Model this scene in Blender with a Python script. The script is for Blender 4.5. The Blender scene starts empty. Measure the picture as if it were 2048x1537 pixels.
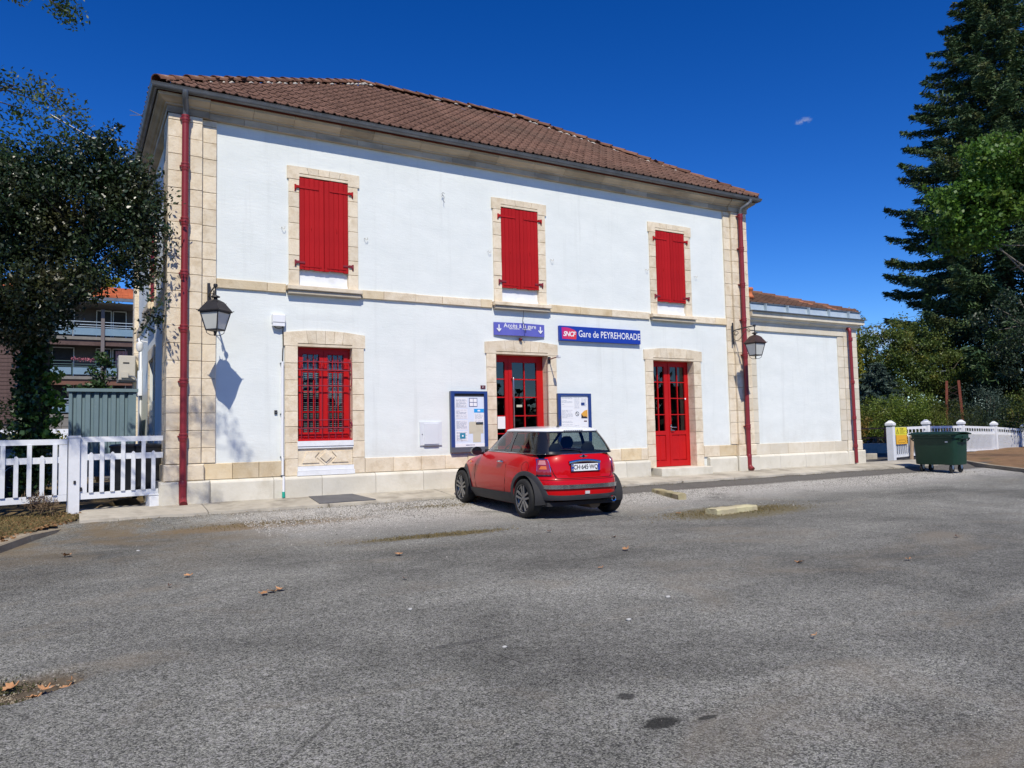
import bpy, bmesh, math, random
import numpy as np
from mathutils import Vector, Matrix
R = math.radians
rnd = random.Random(7)
npr = np.random.RandomState(11)
S = bpy.context.scene
COL = S.collection

# ------------------------------------------------------------------ camera
CAM = Vector((-1.36982, -14.0, 1.06867))
F_PX, YAW, PIT, ROLL = 1520.143, R(30.14616), R(3.69271), R(-1.19687)
fw = Vector((math.sin(YAW) * math.cos(PIT), math.cos(YAW) * math.cos(PIT), math.sin(PIT)))
r0 = Vector((math.cos(YAW), -math.sin(YAW), 0))
u0 = r0.cross(fw)
rt = r0 * math.cos(ROLL) + u0 * math.sin(ROLL)
up = -r0 * math.sin(ROLL) + u0 * math.cos(ROLL)
cd = bpy.data.cameras.new('camera')
cam = bpy.data.objects.new('camera', cd)
COL.objects.link(cam)
cam.matrix_world = Matrix(((rt.x, up.x, -fw.x, CAM.x), (rt.y, up.y, -fw.y, CAM.y), (rt.z, up.z, -fw.z, CAM.z), (0, 0, 0, 1)))
cd.sensor_fit = 'HORIZONTAL'
cd.sensor_width = 36
cd.lens = F_PX / 2048 * 36
cd.clip_start, cd.clip_end = 0.1, 5000
S.camera = cam

# ------------------------------------------------------------------ light
SUN = Vector((-.38, -1.0, 1.33)).normalized()          # direction towards the sun
EL, AZ = math.asin(SUN.z), math.atan2(SUN.x, SUN.y)
w = bpy.data.worlds.new('World')
S.world = w
w.use_nodes = True
nt = w.node_tree
bg = nt.nodes['Background']
sky = nt.nodes.new('ShaderNodeTexSky')
sky.sky_type = 'NISHITA'
sky.sun_disc = False
sky.sun_elevation = EL
sky.sun_rotation = AZ
sky.altitude = 0
sky.air_density = 1.0
sky.dust_density = 0.0
sky.ozone_density = 8.0
bg.inputs['Strength'].default_value = 0.077
hs = nt.nodes.new('ShaderNodeHueSaturation')          # the camera's strong colour response
hs.inputs['Saturation'].default_value = 1.15
hs.inputs['Hue'].default_value = .5105
gm = nt.nodes.new('ShaderNodeGamma')
gm.inputs[1].default_value = 1.32
nt.links.new(sky.outputs[0], gm.inputs[0])
nt.links.new(gm.outputs[0], hs.inputs['Color'])
nt.links.new(hs.outputs[0], bg.inputs['Color'])
sl = bpy.data.lights.new('sun', 'SUN')
sl.energy = 4.9
sl.angle = R(0.53)
sl.color = (1.0, 0.935, 0.815)
so = bpy.data.objects.new('sun', sl)
COL.objects.link(so)
so.rotation_euler = (-SUN).to_track_quat('-Z', 'Y').to_euler()
so.location = (-10, -25, 40)
S.view_settings.view_transform = 'Standard'
S.view_settings.look = 'None'
S.view_settings.exposure = 0.0
S.view_settings.gamma = 1.0
S.view_settings.use_curve_mapping = False
S.cycles.max_bounces = 8
S.cycles.transparent_max_bounces = 16
S.cycles.volume_bounces = 2
S.cycles.caustics_reflective = False
S.cycles.caustics_refractive = False

# ------------------------------------------------------------------ helpers: materials
def rgb(*c):
    return (c[0], c[1], c[2], 1.0)

class NT:
    def __init__(s, name):
        s.m = bpy.data.materials.new(name)
        s.m.use_nodes = True
        s.t = s.m.node_tree
        s.b = s.t.nodes['Principled BSDF']
        s.out = s.t.nodes['Material Output']
    def n(s, typ, **kw):
        x = s.t.nodes.new(typ)
        for k, v in kw.items():
            setattr(x, k, v)
        return x
    def l(s, a, b):
        s.t.links.new(a, b)
    def co(s, stretch=(1, 1, 1), kind='Object'):
        if not hasattr(s, '_tc'):
            s._tc = s.n('ShaderNodeTexCoord')
        o = s._tc.outputs[kind]
        if tuple(stretch) != (1, 1, 1):
            mp = s.n('ShaderNodeMapping')
            mp.inputs['Scale'].default_value = stretch
            s.l(o, mp.inputs[0])
            o = mp.outputs[0]
        return o
    def noise(s, scale, detail=5, rough=.6, co=None, stretch=(1, 1, 1), dist=0):
        x = s.n('ShaderNodeTexNoise')
        x.inputs['Scale'].default_value = scale
        x.inputs['Detail'].default_value = detail
        x.inputs['Roughness'].default_value = rough
        x.inputs['Distortion'].default_value = dist
        s.l(co if co is not None else s.co(stretch), x.inputs['Vector'])
        return x.outputs[0]
    def voro(s, scale, co=None, feature='F1', out='Distance', rand=1.0):
        x = s.n('ShaderNodeTexVoronoi', feature=feature)
        x.inputs['Scale'].default_value = scale
        x.inputs['Randomness'].default_value = rand
        s.l(co if co is not None else s.co(), x.inputs['Vector'])
        return x.outputs[out]
    def ramp(s, fac, lo, hi, a=0.0, b=1.0):
        x = s.n('ShaderNodeMapRange')
        x.inputs['From Min'].default_value = lo
        x.inputs['From Max'].default_value = hi
        x.inputs['To Min'].default_value = a
        x.inputs['To Max'].default_value = b
        s.l(fac, x.inputs['Value'])
        return x.outputs[0]
    def mix(s, fac, a, b, mode='MIX'):
        x = s.n('ShaderNodeMix', data_type='RGBA', blend_type=mode)
        for sock, v in ((x.inputs[0], fac), (x.inputs[6], a), (x.inputs[7], b)):
            if isinstance(v, (int, float)):
                sock.default_value = v
            elif isinstance(v, tuple):
                sock.default_value = rgb(*v)
            else:
                s.l(v, sock)
        return x.outputs[2]
    def math(s, op, a, b=None):
        x = s.n('ShaderNodeMath', operation=op)
        for i, v in enumerate((a, b)):
            if v is None:
                continue
            if isinstance(v, (int, float)):
                x.inputs[i].default_value = v
            else:
                s.l(v, x.inputs[i])
        return x.outputs[0]
    def bump(s, h, strength, dist=.01):
        x = s.n('ShaderNodeBump')
        x.inputs['Strength'].default_value = strength
        x.inputs['Distance'].default_value = dist
        s.l(h, x.inputs['Height'])
        s.l(x.outputs[0], s.b.inputs['Normal'])

def mat(name, c1, c2=None, scale=6, rough=.7, metal=0, bump=0, bscale=40, bdist=.01, orand=0, irand=0, spec=.4, coat=0,
        stain=None, sscale=2, samt=.6, slo=.5, shi=.7, stretch=(1, 1, 1), detail=6, rrough=0, transl=0):
    t = NT(name)
    b = t.b
    b.inputs['Roughness'].default_value = rough
    b.inputs['Metallic'].default_value = metal
    b.inputs['Specular IOR Level'].default_value = spec
    b.inputs['Coat Weight'].default_value = coat
    b.inputs['Coat Roughness'].default_value = .04
    col = None
    if c2 is not None:
        n = t.noise(scale, detail, stretch=stretch)
        col = t.mix(t.ramp(n, .3, .7), c1, c2)
    if stain is not None:
        n2 = t.noise(sscale, 7, .65, stretch=stretch)
        f = t.ramp(n2, slo, shi, 0, samt)
        col = t.mix(f, col if col is not None else c1, stain)
    if orand or irand:
        v = None
        if orand:
            oi = t.n('ShaderNodeObjectInfo')
            v = t.ramp(oi.outputs['Random'], 0, 1, 1 - orand, 1 + orand)
        if irand:
            gi = t.n('ShaderNodeNewGeometry')
            v2 = t.ramp(gi.outputs['Random Per Island'], 0, 1, 1 - irand, 1 + irand)
            v = v2 if v is None else t.math('MULTIPLY', v, v2)
        hs = t.n('ShaderNodeHueSaturation')
        t.l(v, hs.inputs['Value'])
        if col is None:
            hs.inputs['Color'].default_value = rgb(*c1)
        else:
            t.l(col, hs.inputs['Color'])
        col = hs.outputs[0]
    if col is None:
        b.inputs['Base Color'].default_value = rgb(*c1)
    else:
        t.l(col, b.inputs['Base Color'])
    if bump:
        t.bump(t.noise(bscale, 6, .65, stretch=stretch), bump, bdist)
    if rrough:
        t.l(t.ramp(t.noise(scale * 1.7, 5), .3, .7, max(0.02, rough - rrough), rough + rrough), b.inputs['Roughness'])
    return t.m

def glass_mat(name, tint=(.55, .62, .62), rough=0.0, boost=1.0):
    t = NT(name)
    t.t.nodes.remove(t.b)
    tr = t.n('ShaderNodeBsdfTransparent')
    tr.inputs[0].default_value = rgb(*tint)
    gl = t.n('ShaderNodeBsdfGlossy')
    gl.inputs['Roughness'].default_value = rough
    lw = t.n('ShaderNodeLayerWeight')
    lw.inputs[0].default_value = .5
    fr = t.math('ADD', t.math('MULTIPLY', t.math('POWER', lw.outputs['Facing'], 5.0), .9), .055)
    mx = t.n('ShaderNodeMixShader')
    t.l(t.math('MULTIPLY', fr, boost), mx.inputs[0])
    t.l(tr.outputs[0], mx.inputs[1])
    t.l(gl.outputs[0], mx.inputs[2])
    t.l(mx.outputs[0], t.out.inputs[0])
    return t.m

def leaf_mat(name, c1, c2, c3=None, rough=.45, transl=.25, spec=.4):
    t = NT(name)
    gi = t.n('ShaderNodeNewGeometry')
    rn = gi.outputs['Random Per Island']
    col = t.mix(t.ramp(rn, 0, 1), c1, c2)
    if c3:
        col = t.mix(t.ramp(t.noise(.9, 4), .52, .68, 0, .75), col, c3)
    t.l(col, t.b.inputs['Base Color'])
    t.b.inputs['Roughness'].default_value = rough
    t.b.inputs['Specular IOR Level'].default_value = spec
    tl = t.n('ShaderNodeBsdfTranslucent')
    t.l(col, tl.inputs[0])
    mx = t.n('ShaderNodeMixShader')
    mx.inputs[0].default_value = transl
    t.l(t.b.outputs[0], mx.inputs[1])
    t.l(tl.outputs[0], mx.inputs[2])
    t.l(mx.outputs[0], t.out.inputs[0])
    return t.m

# ------------------------------------------------------------------ helpers: geometry
WM = {}

def tag(o, label=None, cat=None, group=None, kind=None):
    if label: o['label'] = label
    if cat: o['category'] = cat
    if group: o['group'] = group
    if kind: o['kind'] = kind
    return o

def attach(o, parent):
    if parent is None:
        return
    o.parent = parent
    if parent.name in WM:
        o.matrix_parent_inverse = WM[parent.name].inverted()

def thing(name, label, cat, loc=(0, 0, 0), rz=0, group=None, world=False):
    o = bpy.data.objects.new(name, None)
    COL.objects.link(o)
    o.empty_display_size = .2
    o.location = loc
    o.rotation_euler = (0, 0, rz)
    if world:                                   # parts are given in world coordinates
        WM[o.name] = Matrix.Translation(loc) @ Matrix.Rotation(rz, 4, 'Z')
    return tag(o, label, cat, group)

def copy_tree(o, parent=None):
    c = o.copy()
    COL.objects.link(c)
    if parent is not None:
        c.parent = parent
    for ch in list(o.children):
        copy_tree(ch, c)
    return c

class MB:
    def __init__(s):
        s.v, s.f = [], []
    def add(s, vs, fs):
        o = len(s.v)
        s.v += [tuple(v) for v in vs]
        s.f += [tuple(i + o for i in f) for f in fs]
        return s
    def box(s, x0, x1, y0, y1, z0, z1):
        vs = [(x, y, z) for z in (z0, z1) for y in (y0, y1) for x in (x0, x1)]
        return s.add(vs, [(0, 2, 3, 1), (4, 5, 7, 6), (0, 1, 5, 4), (2, 6, 7, 3), (0, 4, 6, 2), (1, 3, 7, 5)])
    def stone(s, x0, x1, y0, y1, z0, z1, c=.006, face='-y'):
        """a block with chamfered arrises round the face that looks to -y (or -x)"""
        if face == '-y':
            o = lambda a, d, b: (a, d, b)
            a0, a1, d0, d1 = x0, x1, y0, y1
        else:
            o = lambda a, d, b: (d, a, b)
            a0, a1, d0, d1 = y0, y1, x0, x1
        j = lambda: rnd.uniform(-.002, .002)
        fr = [o(a0 + c + j(), d0 + j(), z0 + c + j()), o(a1 - c + j(), d0 + j(), z0 + c + j()), o(a1 - c + j(), d0 + j(), z1 - c + j()), o(a0 + c + j(), d0 + j(), z1 - c + j())]
        md = [o(a0, d0 + c, z0), o(a1, d0 + c, z0), o(a1, d0 + c, z1), o(a0, d0 + c, z1)]
        bk = [o(a0, d1, z0), o(a1, d1, z0), o(a1, d1, z1), o(a0, d1, z1)]
        fs = [(0, 1, 2, 3), (11, 10, 9, 8)]
        for k in range(4):
            n = (k + 1) % 4
            fs += [(4 + k, 4 + n, n, k), (8 + k, 8 + n, 4 + n, 4 + k)]
        if face != '-y':
            fs = [f[::-1] for f in fs]
        return s.add(fr + md + bk, fs)
    def prism(s, poly, y0, y1, axis='y'):
        """polygon in xz extruded in y (axis y), in yz along x (x) or in xy along z (z)"""
        n = len(poly)
        if axis == 'y': m = lambda a, b, d: (a, d, b)
        elif axis == 'x': m = lambda a, b, d: (d, a, b)
        else: m = lambda a, b, d: (a, b, d)
        vs = [m(a, b, y0) for a, b in poly] + [m(a, b, y1) for a, b in poly]
        fs = [tuple(range(n)), tuple(range(2 * n - 1, n - 1, -1))]
        for k in range(n):
            fs.append((k, n + k, n + (k + 1) % n, (k + 1) % n))
        return s.add(vs, fs)
    def bar(s, p, q, w, h=None, up=(0, 0, 1)):
        h = w if h is None else h
        p, q = Vector(p), Vector(q)
        d = (q - p).normalized()
        u = Vector(up)
        if abs(d.dot(u)) > .98: u = Vector((0, 1, 0))
        a = d.cross(u).normalized() * w / 2
        b = a.cross(d).normalized() * h / 2
        vs = [c + x + y for c in (p, q) for x, y in ((-a, -b), (a, -b), (a, b), (-a, b))]
        return s.add(vs, [(3, 2, 1, 0), (4, 5, 6, 7)] + [(k, (k + 1) % 4, 4 + (k + 1) % 4, 4 + k) for k in range(4)])
    def tube(s, pts, r, n=8, closed=False):
        pts = [Vector(p) for p in pts]
        m = len(pts)
        rs = r if isinstance(r, (list, tuple)) else [r] * m
        o = len(s.v)
        prev = None
        for i, p in enumerate(pts):
            if closed: d = pts[(i + 1) % m] - pts[i - 1]
            else: d = pts[min(i + 1, m - 1)] - pts[max(i - 1, 0)]
            d = d.normalized() if d.length > 1e-9 else Vector((0, 0, 1))
            if prev is None:
                a = d.cross(Vector((0, 0, 1)))
                if a.length < .1: a = d.cross(Vector((0, 1, 0)))
            else:
                a = prev - d * prev.dot(d)
            a.normalize()
            prev = a
            b = d.cross(a)
            for k in range(n):
                t = 2 * math.pi * k / n
                s.v.append(tuple(p + (a * math.cos(t) + b * math.sin(t)) * rs[i]))
        for i in range(m if closed else m - 1):
            for k in range(n):
                i2 = (i + 1) % m
                s.f.append((o + i * n + k, o + i * n + (k + 1) % n, o + i2 * n + (k + 1) % n, o + i2 * n + k))
        if not closed:
            s.f.append(tuple(o + k for k in range(n - 1, -1, -1)))
            s.f.append(tuple(o + (m - 1) * n + k for k in range(n)))
        return s
    def lathe(s, prof, n=24, c=(0, 0, 0), axis='z', a0=0, cap=True):
        o = len(s.v)
        for r, h in prof:
            for k in range(n):
                t = a0 + 2 * math.pi * k / n
                x, y = r * math.cos(t), r * math.sin(t)
                p = (x, y, h) if axis == 'z' else ((h, x, y) if axis == 'x' else (y, h, x))
                s.v.append((p[0] + c[0], p[1] + c[1], p[2] + c[2]))
        for i in range(len(prof) - 1):
            for k in range(n):
                s.f.append((o + i * n + k, o + i * n + (k + 1) % n, o + (i + 1) * n + (k + 1) % n, o + (i + 1) * n + k))
        if cap:
            s.f.append(tuple(o + k for k in range(n - 1, -1, -1)))
            s.f.append(tuple(o + (len(prof) - 1) * n + k for k in range(n)))
        return s
    def grid(s, P, flip=False, closed=False):
        o = len(s.v)
        h, wd = len(P), len(P[0])
        for row in P:
            s.v += [tuple(p) for p in row]
        for i in range(h - 1):
            for k in range(wd if closed else wd - 1):
                k2 = (k + 1) % wd
                f = (o + i * wd + k, o + i * wd + k2, o + (i + 1) * wd + k2, o + (i + 1) * wd + k)
                s.f.append(f[::-1] if flip else f)
        return s
    def shell(s, P, N, d, flip=False):
        """a patch given by a grid of points and outward normals, made d thick"""
        h, wd = len(P), len(P[0])
        out = [[Vector(P[i][k]) + Vector(N[i][k]) * d for k in range(wd)] for i in range(h)]
        s.grid(out, flip)
        s.grid(P, not flip)
        ring = [(0, k) for k in range(wd)] + [(i, wd - 1) for i in range(1, h)] + [(h - 1, k) for k in range(wd - 2, -1, -1)] + [(i, 0) for i in range(h - 2, 0, -1)]
        o = len(s.v)
        for i, k in ring:
            s.v.append(tuple(out[i][k]))
            s.v.append(tuple(P[i][k]))
        n = len(ring)
        for q in range(n):
            a, b = o + 2 * q, o + 2 * ((q + 1) % n)
            f = (a, a + 1, b + 1, b)
            s.f.append(f[::-1] if flip else f)
        return s
    def mesh(s, name, m, smooth=None):
        me = bpy.data.meshes.new(name)
        me.from_pydata(s.v, [], s.f)
        if m: me.materials.append(m)
        if smooth is not None:
            me.shade_smooth()
            if smooth < 180:
                me.set_sharp_from_angle(angle=R(smooth))
        return me
    def build(s, name, m, parent=None, smooth=None, loc=None, kind=None):
        o = bpy.data.objects.new(name, s.mesh(name, m, smooth))
        COL.objects.link(o)
        if loc: o.location = loc
        attach(o, parent)
        if kind: o['kind'] = kind
        return o

def inst(name, me, parent=None, loc=(0, 0, 0), mtx=None, scale=None, rot=None):
    o = bpy.data.objects.new(name, me)
    COL.objects.link(o)
    if mtx is not None: o.matrix_basis = mtx
    else: o.location = loc
    if rot is not None: o.rotation_euler = rot
    if scale is not None: o.scale = scale
    attach(o, parent)
    return o

def np_mesh(name, V, F, m, parent=None, smooth=False, kind=None):
    """V (n,3), F (k,c) arrays"""
    me = bpy.data.meshes.new(name)
    n, k, c = len(V), len(F), F.shape[1]
    me.vertices.add(n)
    me.vertices.foreach_set('co', np.asarray(V, np.float32).ravel())
    me.loops.add(k * c)
    me.loops.foreach_set('vertex_index', np.asarray(F, np.int32).ravel())
    me.polygons.add(k)
    me.polygons.foreach_set('loop_start', np.arange(0, k * c, c, dtype=np.int32))
    me.update(calc_edges=True)
    me.materials.append(m)
    if smooth: me.shade_smooth()
    o = bpy.data.objects.new(name, me)
    COL.objects.link(o)
    attach(o, parent)
    if kind: o['kind'] = kind
    return o

def text_mb(txt, size, bold=0.0, align='CENTER', spacing=1.0, shear=0.0, extrude=.0, xs=1.0):
    """letters as geometry: returns verts in the xz plane (facing -y) and faces"""
    cu = bpy.data.curves.new('lettering', 'FONT')
    cu.body = txt
    cu.size = size
    cu.align_x = align
    cu.align_y = 'CENTER'
    cu.offset = bold
    cu.space_character = spacing
    cu.shear = shear
    cu.extrude = extrude
    cu.resolution_u = 3
    ob = bpy.data.objects.new('lettering', cu)
    COL.objects.link(ob)
    dg = bpy.context.evaluated_depsgraph_get()
    me = bpy.data.meshes.new_from_object(ob.evaluated_get(dg))
    vs = [(v.co.x * xs, -v.co.z, v.co.y) for v in me.vertices]
    fs = [tuple(p.vertices) for p in me.polygons]
    bpy.data.objects.remove(ob)
    bpy.data.curves.remove(cu)
    bpy.data.meshes.remove(me)
    return vs, fs

def put_text(mb, txt, size, x, y, z, **kw):
    vs, fs = text_mb(txt, size, **kw)
    mb.add([(a + x, b + y, c + z) for a, b, c in vs], fs)
    return mb
# ------------------------------------------------------------------ materials
def render_mat():
    t = NT('lime_render')
    n = t.ramp(t.noise(1.1, 6, .6, stretch=(1, 1, 2.2)), .3, .7)
    c = t.mix(n, (.69, .725, .70), (.765, .795, .765))
    c = t.mix(t.ramp(t.noise(5, 6, .7, stretch=(.8, 1, 1.8)), .5, .75, 0, .3), c, (.62, .655, .635))
    c = t.mix(t.ramp(t.noise(1.0, 7, .7, stretch=(5, 5, .25)), .55, .76, 0, .36), c, (.50, .52, .49))
    sz = t.n('ShaderNodeSeparateXYZ'); t.l(t.co(), sz.inputs[0])
    splash = t.math('MULTIPLY', t.ramp(sz.outputs[2], 1.35, .55), t.ramp(t.noise(2.2, 7, .7), .38, .66))
    c = t.mix(t.math('MULTIPLY', splash, .42), c, (.50, .485, .43))
    c = t.mix(t.ramp(t.noise(2.6, 8, .75), .64, .72, 0, .25), c, (.52, .52, .47))
    t.l(c, t.b.inputs['Base Color'])
    t.b.inputs['Roughness'].default_value = .92
    t.b.inputs['Specular IOR Level'].default_value = .12
    h = t.math('ADD', t.math('MULTIPLY', t.noise(9, 5, .6, stretch=(.8, 1, 3)), .8), t.math('MULTIPLY', t.noise(60, 4, .7), .5))
    t.bump(h, .35, .012)
    return t.m
RENDER = render_mat()
STONE = mat('limestone', (.68, .575, .42), (.77, .68, .53), 5, .85, bump=.7, bscale=26, bdist=.012, orand=.075, spec=.15, stain=(.46, .35, .21), sscale=4.5, samt=.65, slo=.48, shi=.74)
STONE_OCHRE = mat('ochre_limestone', (.62, .49, .30), (.70, .60, .43), 2.4, .87, bump=.6, bscale=24, bdist=.012, orand=.2, spec=.12, stain=(.33, .22, .10), sscale=2.6, samt=.55, slo=.5, shi=.75)
STONE_PALE = mat('pale_stone', (.62, .55, .42), (.70, .65, .54), 3, .85, bump=.45, bscale=30, bdist=.01, orand=.1, spec=.15, stain=(.36, .33, .26), sscale=1.9, samt=.5, slo=.56, shi=.78)
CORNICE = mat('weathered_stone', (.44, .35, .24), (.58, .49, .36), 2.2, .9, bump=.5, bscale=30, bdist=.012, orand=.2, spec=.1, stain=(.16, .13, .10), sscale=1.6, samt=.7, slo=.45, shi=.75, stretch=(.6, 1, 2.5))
PLINTH = mat('plinth_stone', (.56, .53, .44), (.66, .63, .54), 2.2, .9, bump=.4, bscale=22, bdist=.012, orand=.08, spec=.12, stain=(.34, .29, .18), sscale=2.0, samt=.55, slo=.52, shi=.8)
SILLSTONE = mat('sill_stone', (.42, .38, .30), (.54, .48, .38), 4, .9, bump=.5, bscale=30, spec=.1, stain=(.25, .23, .2), sscale=3, samt=.5)
MORTAR = mat('mortar', (.50, .43, .31), (.42, .35, .25), 8, .95, bump=.5, bscale=50)
RED = mat('red_paint', (.36, .008, .011), (.43, .012, .014), 5, .6, bump=.1, bscale=40, orand=.08, spec=.15, stain=(.26, .012, .014), sscale=3, samt=.4, stretch=(3, 3, .5))
REDDOOR = mat('red_door_paint', (.50, .010, .010), (.43, .008, .009), 3, .42, bump=.05, bscale=40, spec=.25)
REDIRON = mat('red_iron', (.22, .016, .032), (.28, .02, .035), 9, .45, spec=.5)
PIPE = mat('red_pipe_paint', (.19, .016, .022), (.235, .02, .027), 4, .45, bump=.05, bscale=30, spec=.45)
RUST = mat('rusty_iron', (.15, .035, .022), (.24, .07, .04), 8, .8, bump=.3, bscale=60)
ZINC = mat('zinc', (.14, .15, .16), (.22, .23, .245), 3, .45, metal=.6, rrough=.12, stretch=(1, 1, 1))
ZINC_B = mat('bright_zinc', (.42, .50, .55), (.52, .60, .65), 3, .5, metal=.3, rrough=.1)
REDWOOD = mat('red_fascia', (.20, .045, .028), (.26, .07, .045), 6, .8)
WHITEP = mat('white_paint', (.72, .74, .75), (.80, .81, .82), 6, .6, bump=.08, bscale=40, spec=.3, stain=(.5, .5, .47), sscale=4, samt=.3)
WHITEPL = mat('white_plastic', (.78, .79, .80), rough=.4)
IRON = mat('black_iron', (.018, .018, .020), (.03, .028, .03), 12, .5, bump=.1, bscale=60, spec=.4)
IRONRUST = mat('browned_iron', (.03, .02, .018), (.07, .035, .028), 9, .6, bump=.15, bscale=60)
FROST = mat('lantern_panel', (.62, .63, .58), (.56, .57, .53), 3, .35, spec=.5)
STEEL = mat('steel', (.55, .55, .55), rough=.3, metal=1)
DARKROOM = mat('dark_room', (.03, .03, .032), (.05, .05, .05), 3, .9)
BLIND = mat('blind_slats', (.62, .64, .64), rough=.6)
GLASS = glass_mat('window_glass', (.42, .48, .50), 0.0, 1.9)
BLUEP = mat('navy_enamel', (.020, .050, .20), rough=.4, spec=.5)
SIGNBLUE = mat('sign_blue', (.012, .045, .34), rough=.4, spec=.4)
SIGNVIOLET = mat('sign_violet', (.10, .105, .42), (.13, .14, .50), 2, .5, spec=.4)
WHITE = mat('white_print', (.80, .80, .80), rough=.5)
PAPER = mat('paper', (.62, .70, .80), (.66, .73, .82), 2, .6)
PRINTGREY = mat('grey_print', (.33, .38, .45), rough=.6)
BEIGE = mat('beige_paper', (.56, .53, .40), rough=.6)
CYAN = mat('cyan_print', (.02, .33, .72), rough=.5)
TEAL = mat('teal_print', (.02, .22, .33), rough=.5)
ORANGE = mat('orange_print', (.70, .36, .06), rough=.5)
CARBOARD = mat('grey_frame', (.12, .13, .15), rough=.5, metal=.3)
DARKRED = mat('maroon_enamel', (.10, .008, .016), rough=.3)
GREYBOX = mat('grey_plastic', (.62, .65, .67), (.66, .69, .71), 3, .6)
TEALPL = mat('green_plastic', (.02, .36, .26), rough=.5)
CONCRETE = mat('concrete', (.36, .33, .27), (.50, .46, .38), 1.6, .93, bump=.6, bscale=28, bdist=.012, stain=(.17, .15, .12), sscale=1.5, samt=.75, slo=.48, shi=.7, orand=.07, spec=.1)
CONCRETE_D = mat('dark_concrete', (.17, .16, .145), (.24, .22, .19), 3, .9, bump=.5, bscale=30, bdist=.01)  # darker concrete tone for the apartment's slabs, stone wall and soffit
SLATE = mat('dark_plate', (.085, .085, .09), (.12, .12, .125), 3, .6, bump=.1, bscale=80)
TILE = mat('clay_tile', (.112, .064, .047), (.172, .098, .071), 2.2, .85, bump=.35, bscale=40, orand=.17, irand=.17, spec=.12, stain=(.085, .06, .045), sscale=.55, samt=.7, slo=.44, shi=.66)
TILE_LIGHT = mat('new_clay_tile', (.36, .135, .075), (.46, .20, .12), 3, .85, irand=.2, spec=.12)
TILE_OR = mat('orange_tile', (.42, .105, .04), (.52, .15, .06), 6, .85, irand=.2)
RIDGE = mat('ridge_tile_clay', (.13, .062, .042), (.22, .115, .075), 3.5, .88, bump=.4, bscale=30, orand=.3, spec=.1, stain=(.42, .36, .28), sscale=5, samt=.7, slo=.56, shi=.7)
LIMEMORTAR = mat('lime_mortar', (.52, .49, .44), (.42, .38, .32), 8, .95, bump=.6, bscale=30)
TERRACOTTA = mat('terracotta', (.50, .13, .05), (.58, .19, .08), 6, .75)

# ------------------------------------------------------------------ ground
def gh(x, y):
    x, y = np.asarray(x, float), np.asarray(y, float)
    far = -.205 + .022 * (y + 1.28)
    flat = np.where(y > 1, -.12 + .016 * (y - 1), -.12)
    t = np.clip((y + 1.35) / .35, 0, 1)
    z = np.where(y <= -1.35, far, np.where(y < -1.0, far * (1 - t) + flat * t, flat))
    z = np.where(y < -30, -.205 + .022 * (-30 + 1.28), z)
    return np.where(y > 30, -.12 + .016 * 29, z)

def bumps(x, y):
    return .006 * np.sin(x * 1.3 + 1.1 * np.sin(y * .9)) * np.sin(y * 1.7 + .6 * np.sin(x * .7)) + .004 * np.sin(x * 3.1 + y * 1.1)

POT = (-1.80, -8.55)
def pot_d(x, y):
    dx, dy = x - POT[0], y - POT[1]
    a = np.arctan2(dy, dx)
    rr = 1 + .12 * np.sin(3 * a + 1) + .08 * np.sin(5 * a)
    return np.sqrt((dx / .50) ** 2 + (dy / .30) ** 2) / rr

def axis(parts):
    return np.unique(np.round(np.concatenate([np.arange(a, b, s) for a, b, s in parts]), 4))

gx = axis([(-160, -20, 10), (-20, -3, 1), (-3, -.8, .05), (-.8, 24, .4), (24, 60, 2), (60, 401, 20)])
gy = axis([(-160, -20, 10), (-20, -9.4, .4), (-9.4, -8.0, .05), (-8, -1.5, .3), (-1.5, -.9, .05), (-.9, 4, .7), (4, 40, 3), (40, 401, 20)])
GX, GY = np.meshgrid(gx, gy)
GZ = gh(GX, GY) + np.where((GY < -1.3) & (GY > -25), bumps(GX, GY), 0)
pd = pot_d(GX, GY)
GZ -= .055 * np.clip((1.05 - pd) / .30, 0, 1) * (1 + .25 * np.sin(GX * 19) * np.sin(GY * 23))
nx, ny = len(gx), len(gy)
ii = np.arange(ny - 1)[:, None] * nx + np.arange(nx - 1)[None]
GF = np.stack([ii, ii + 1, ii + nx + 1, ii + nx], -1).reshape(-1, 4)
ASPH = NT('asphalt')
t = ASPH
pos = t.co()
sx = t.n('ShaderNodeSeparateXYZ'); t.l(pos, sx.inputs[0])
X, Y = sx.outputs[0], sx.outputs[1]
agg = t.voro(120, out='Color')
ag = t.n('ShaderNodeSeparateColor'); t.l(agg, ag.inputs[0])
agd = t.voro(120)
agg2 = t.voro(66, out='Color')
ag2 = t.n('ShaderNodeSeparateColor'); t.l(agg2, ag2.inputs[0])
base = t.mix(t.ramp(ag.outputs[0], .1, .95), (.060, .060, .053), (.325, .322, .278))
base = t.mix(t.ramp(ag2.outputs[1], .74, .84, 0, .6), base, (.34, .33, .31))
base = t.mix(t.ramp(agd, .42, .72, .0, .5), base, (.055, .053, .05))
p1 = t.ramp(t.noise(.33, 6, .6, stretch=(1, 1.6, 1), dist=.6), .33, .67, .60, 1.28)
crk = t.ramp(t.voro(.55, co=t.mix(.06, t.co(), t.n('ShaderNodeTexNoise').outputs['Color']), feature='DISTANCE_TO_EDGE'), .0, .004, .55, 0)
base = t.mix(t.math('MULTIPLY', crk, t.ramp(t.noise(.6, 3), .5, .56)), base, (.04, .038, .033))
p2 = t.ramp(t.noise(1.7, 5, .6), .3, .7, .86, 1.13)
p3 = t.ramp(t.noise(17, 4, .65), .32, .68, .80, 1.20)
base = t.mix(1.0, base, t.math('MULTIPLY', t.math('MULTIPLY', p1, p2), p3), 'MULTIPLY')
dust = t.ramp(t.noise(.55, 6, .62, stretch=(1, 1.8, 1), dist=.8), .55, .72, 0, .55)
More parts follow.
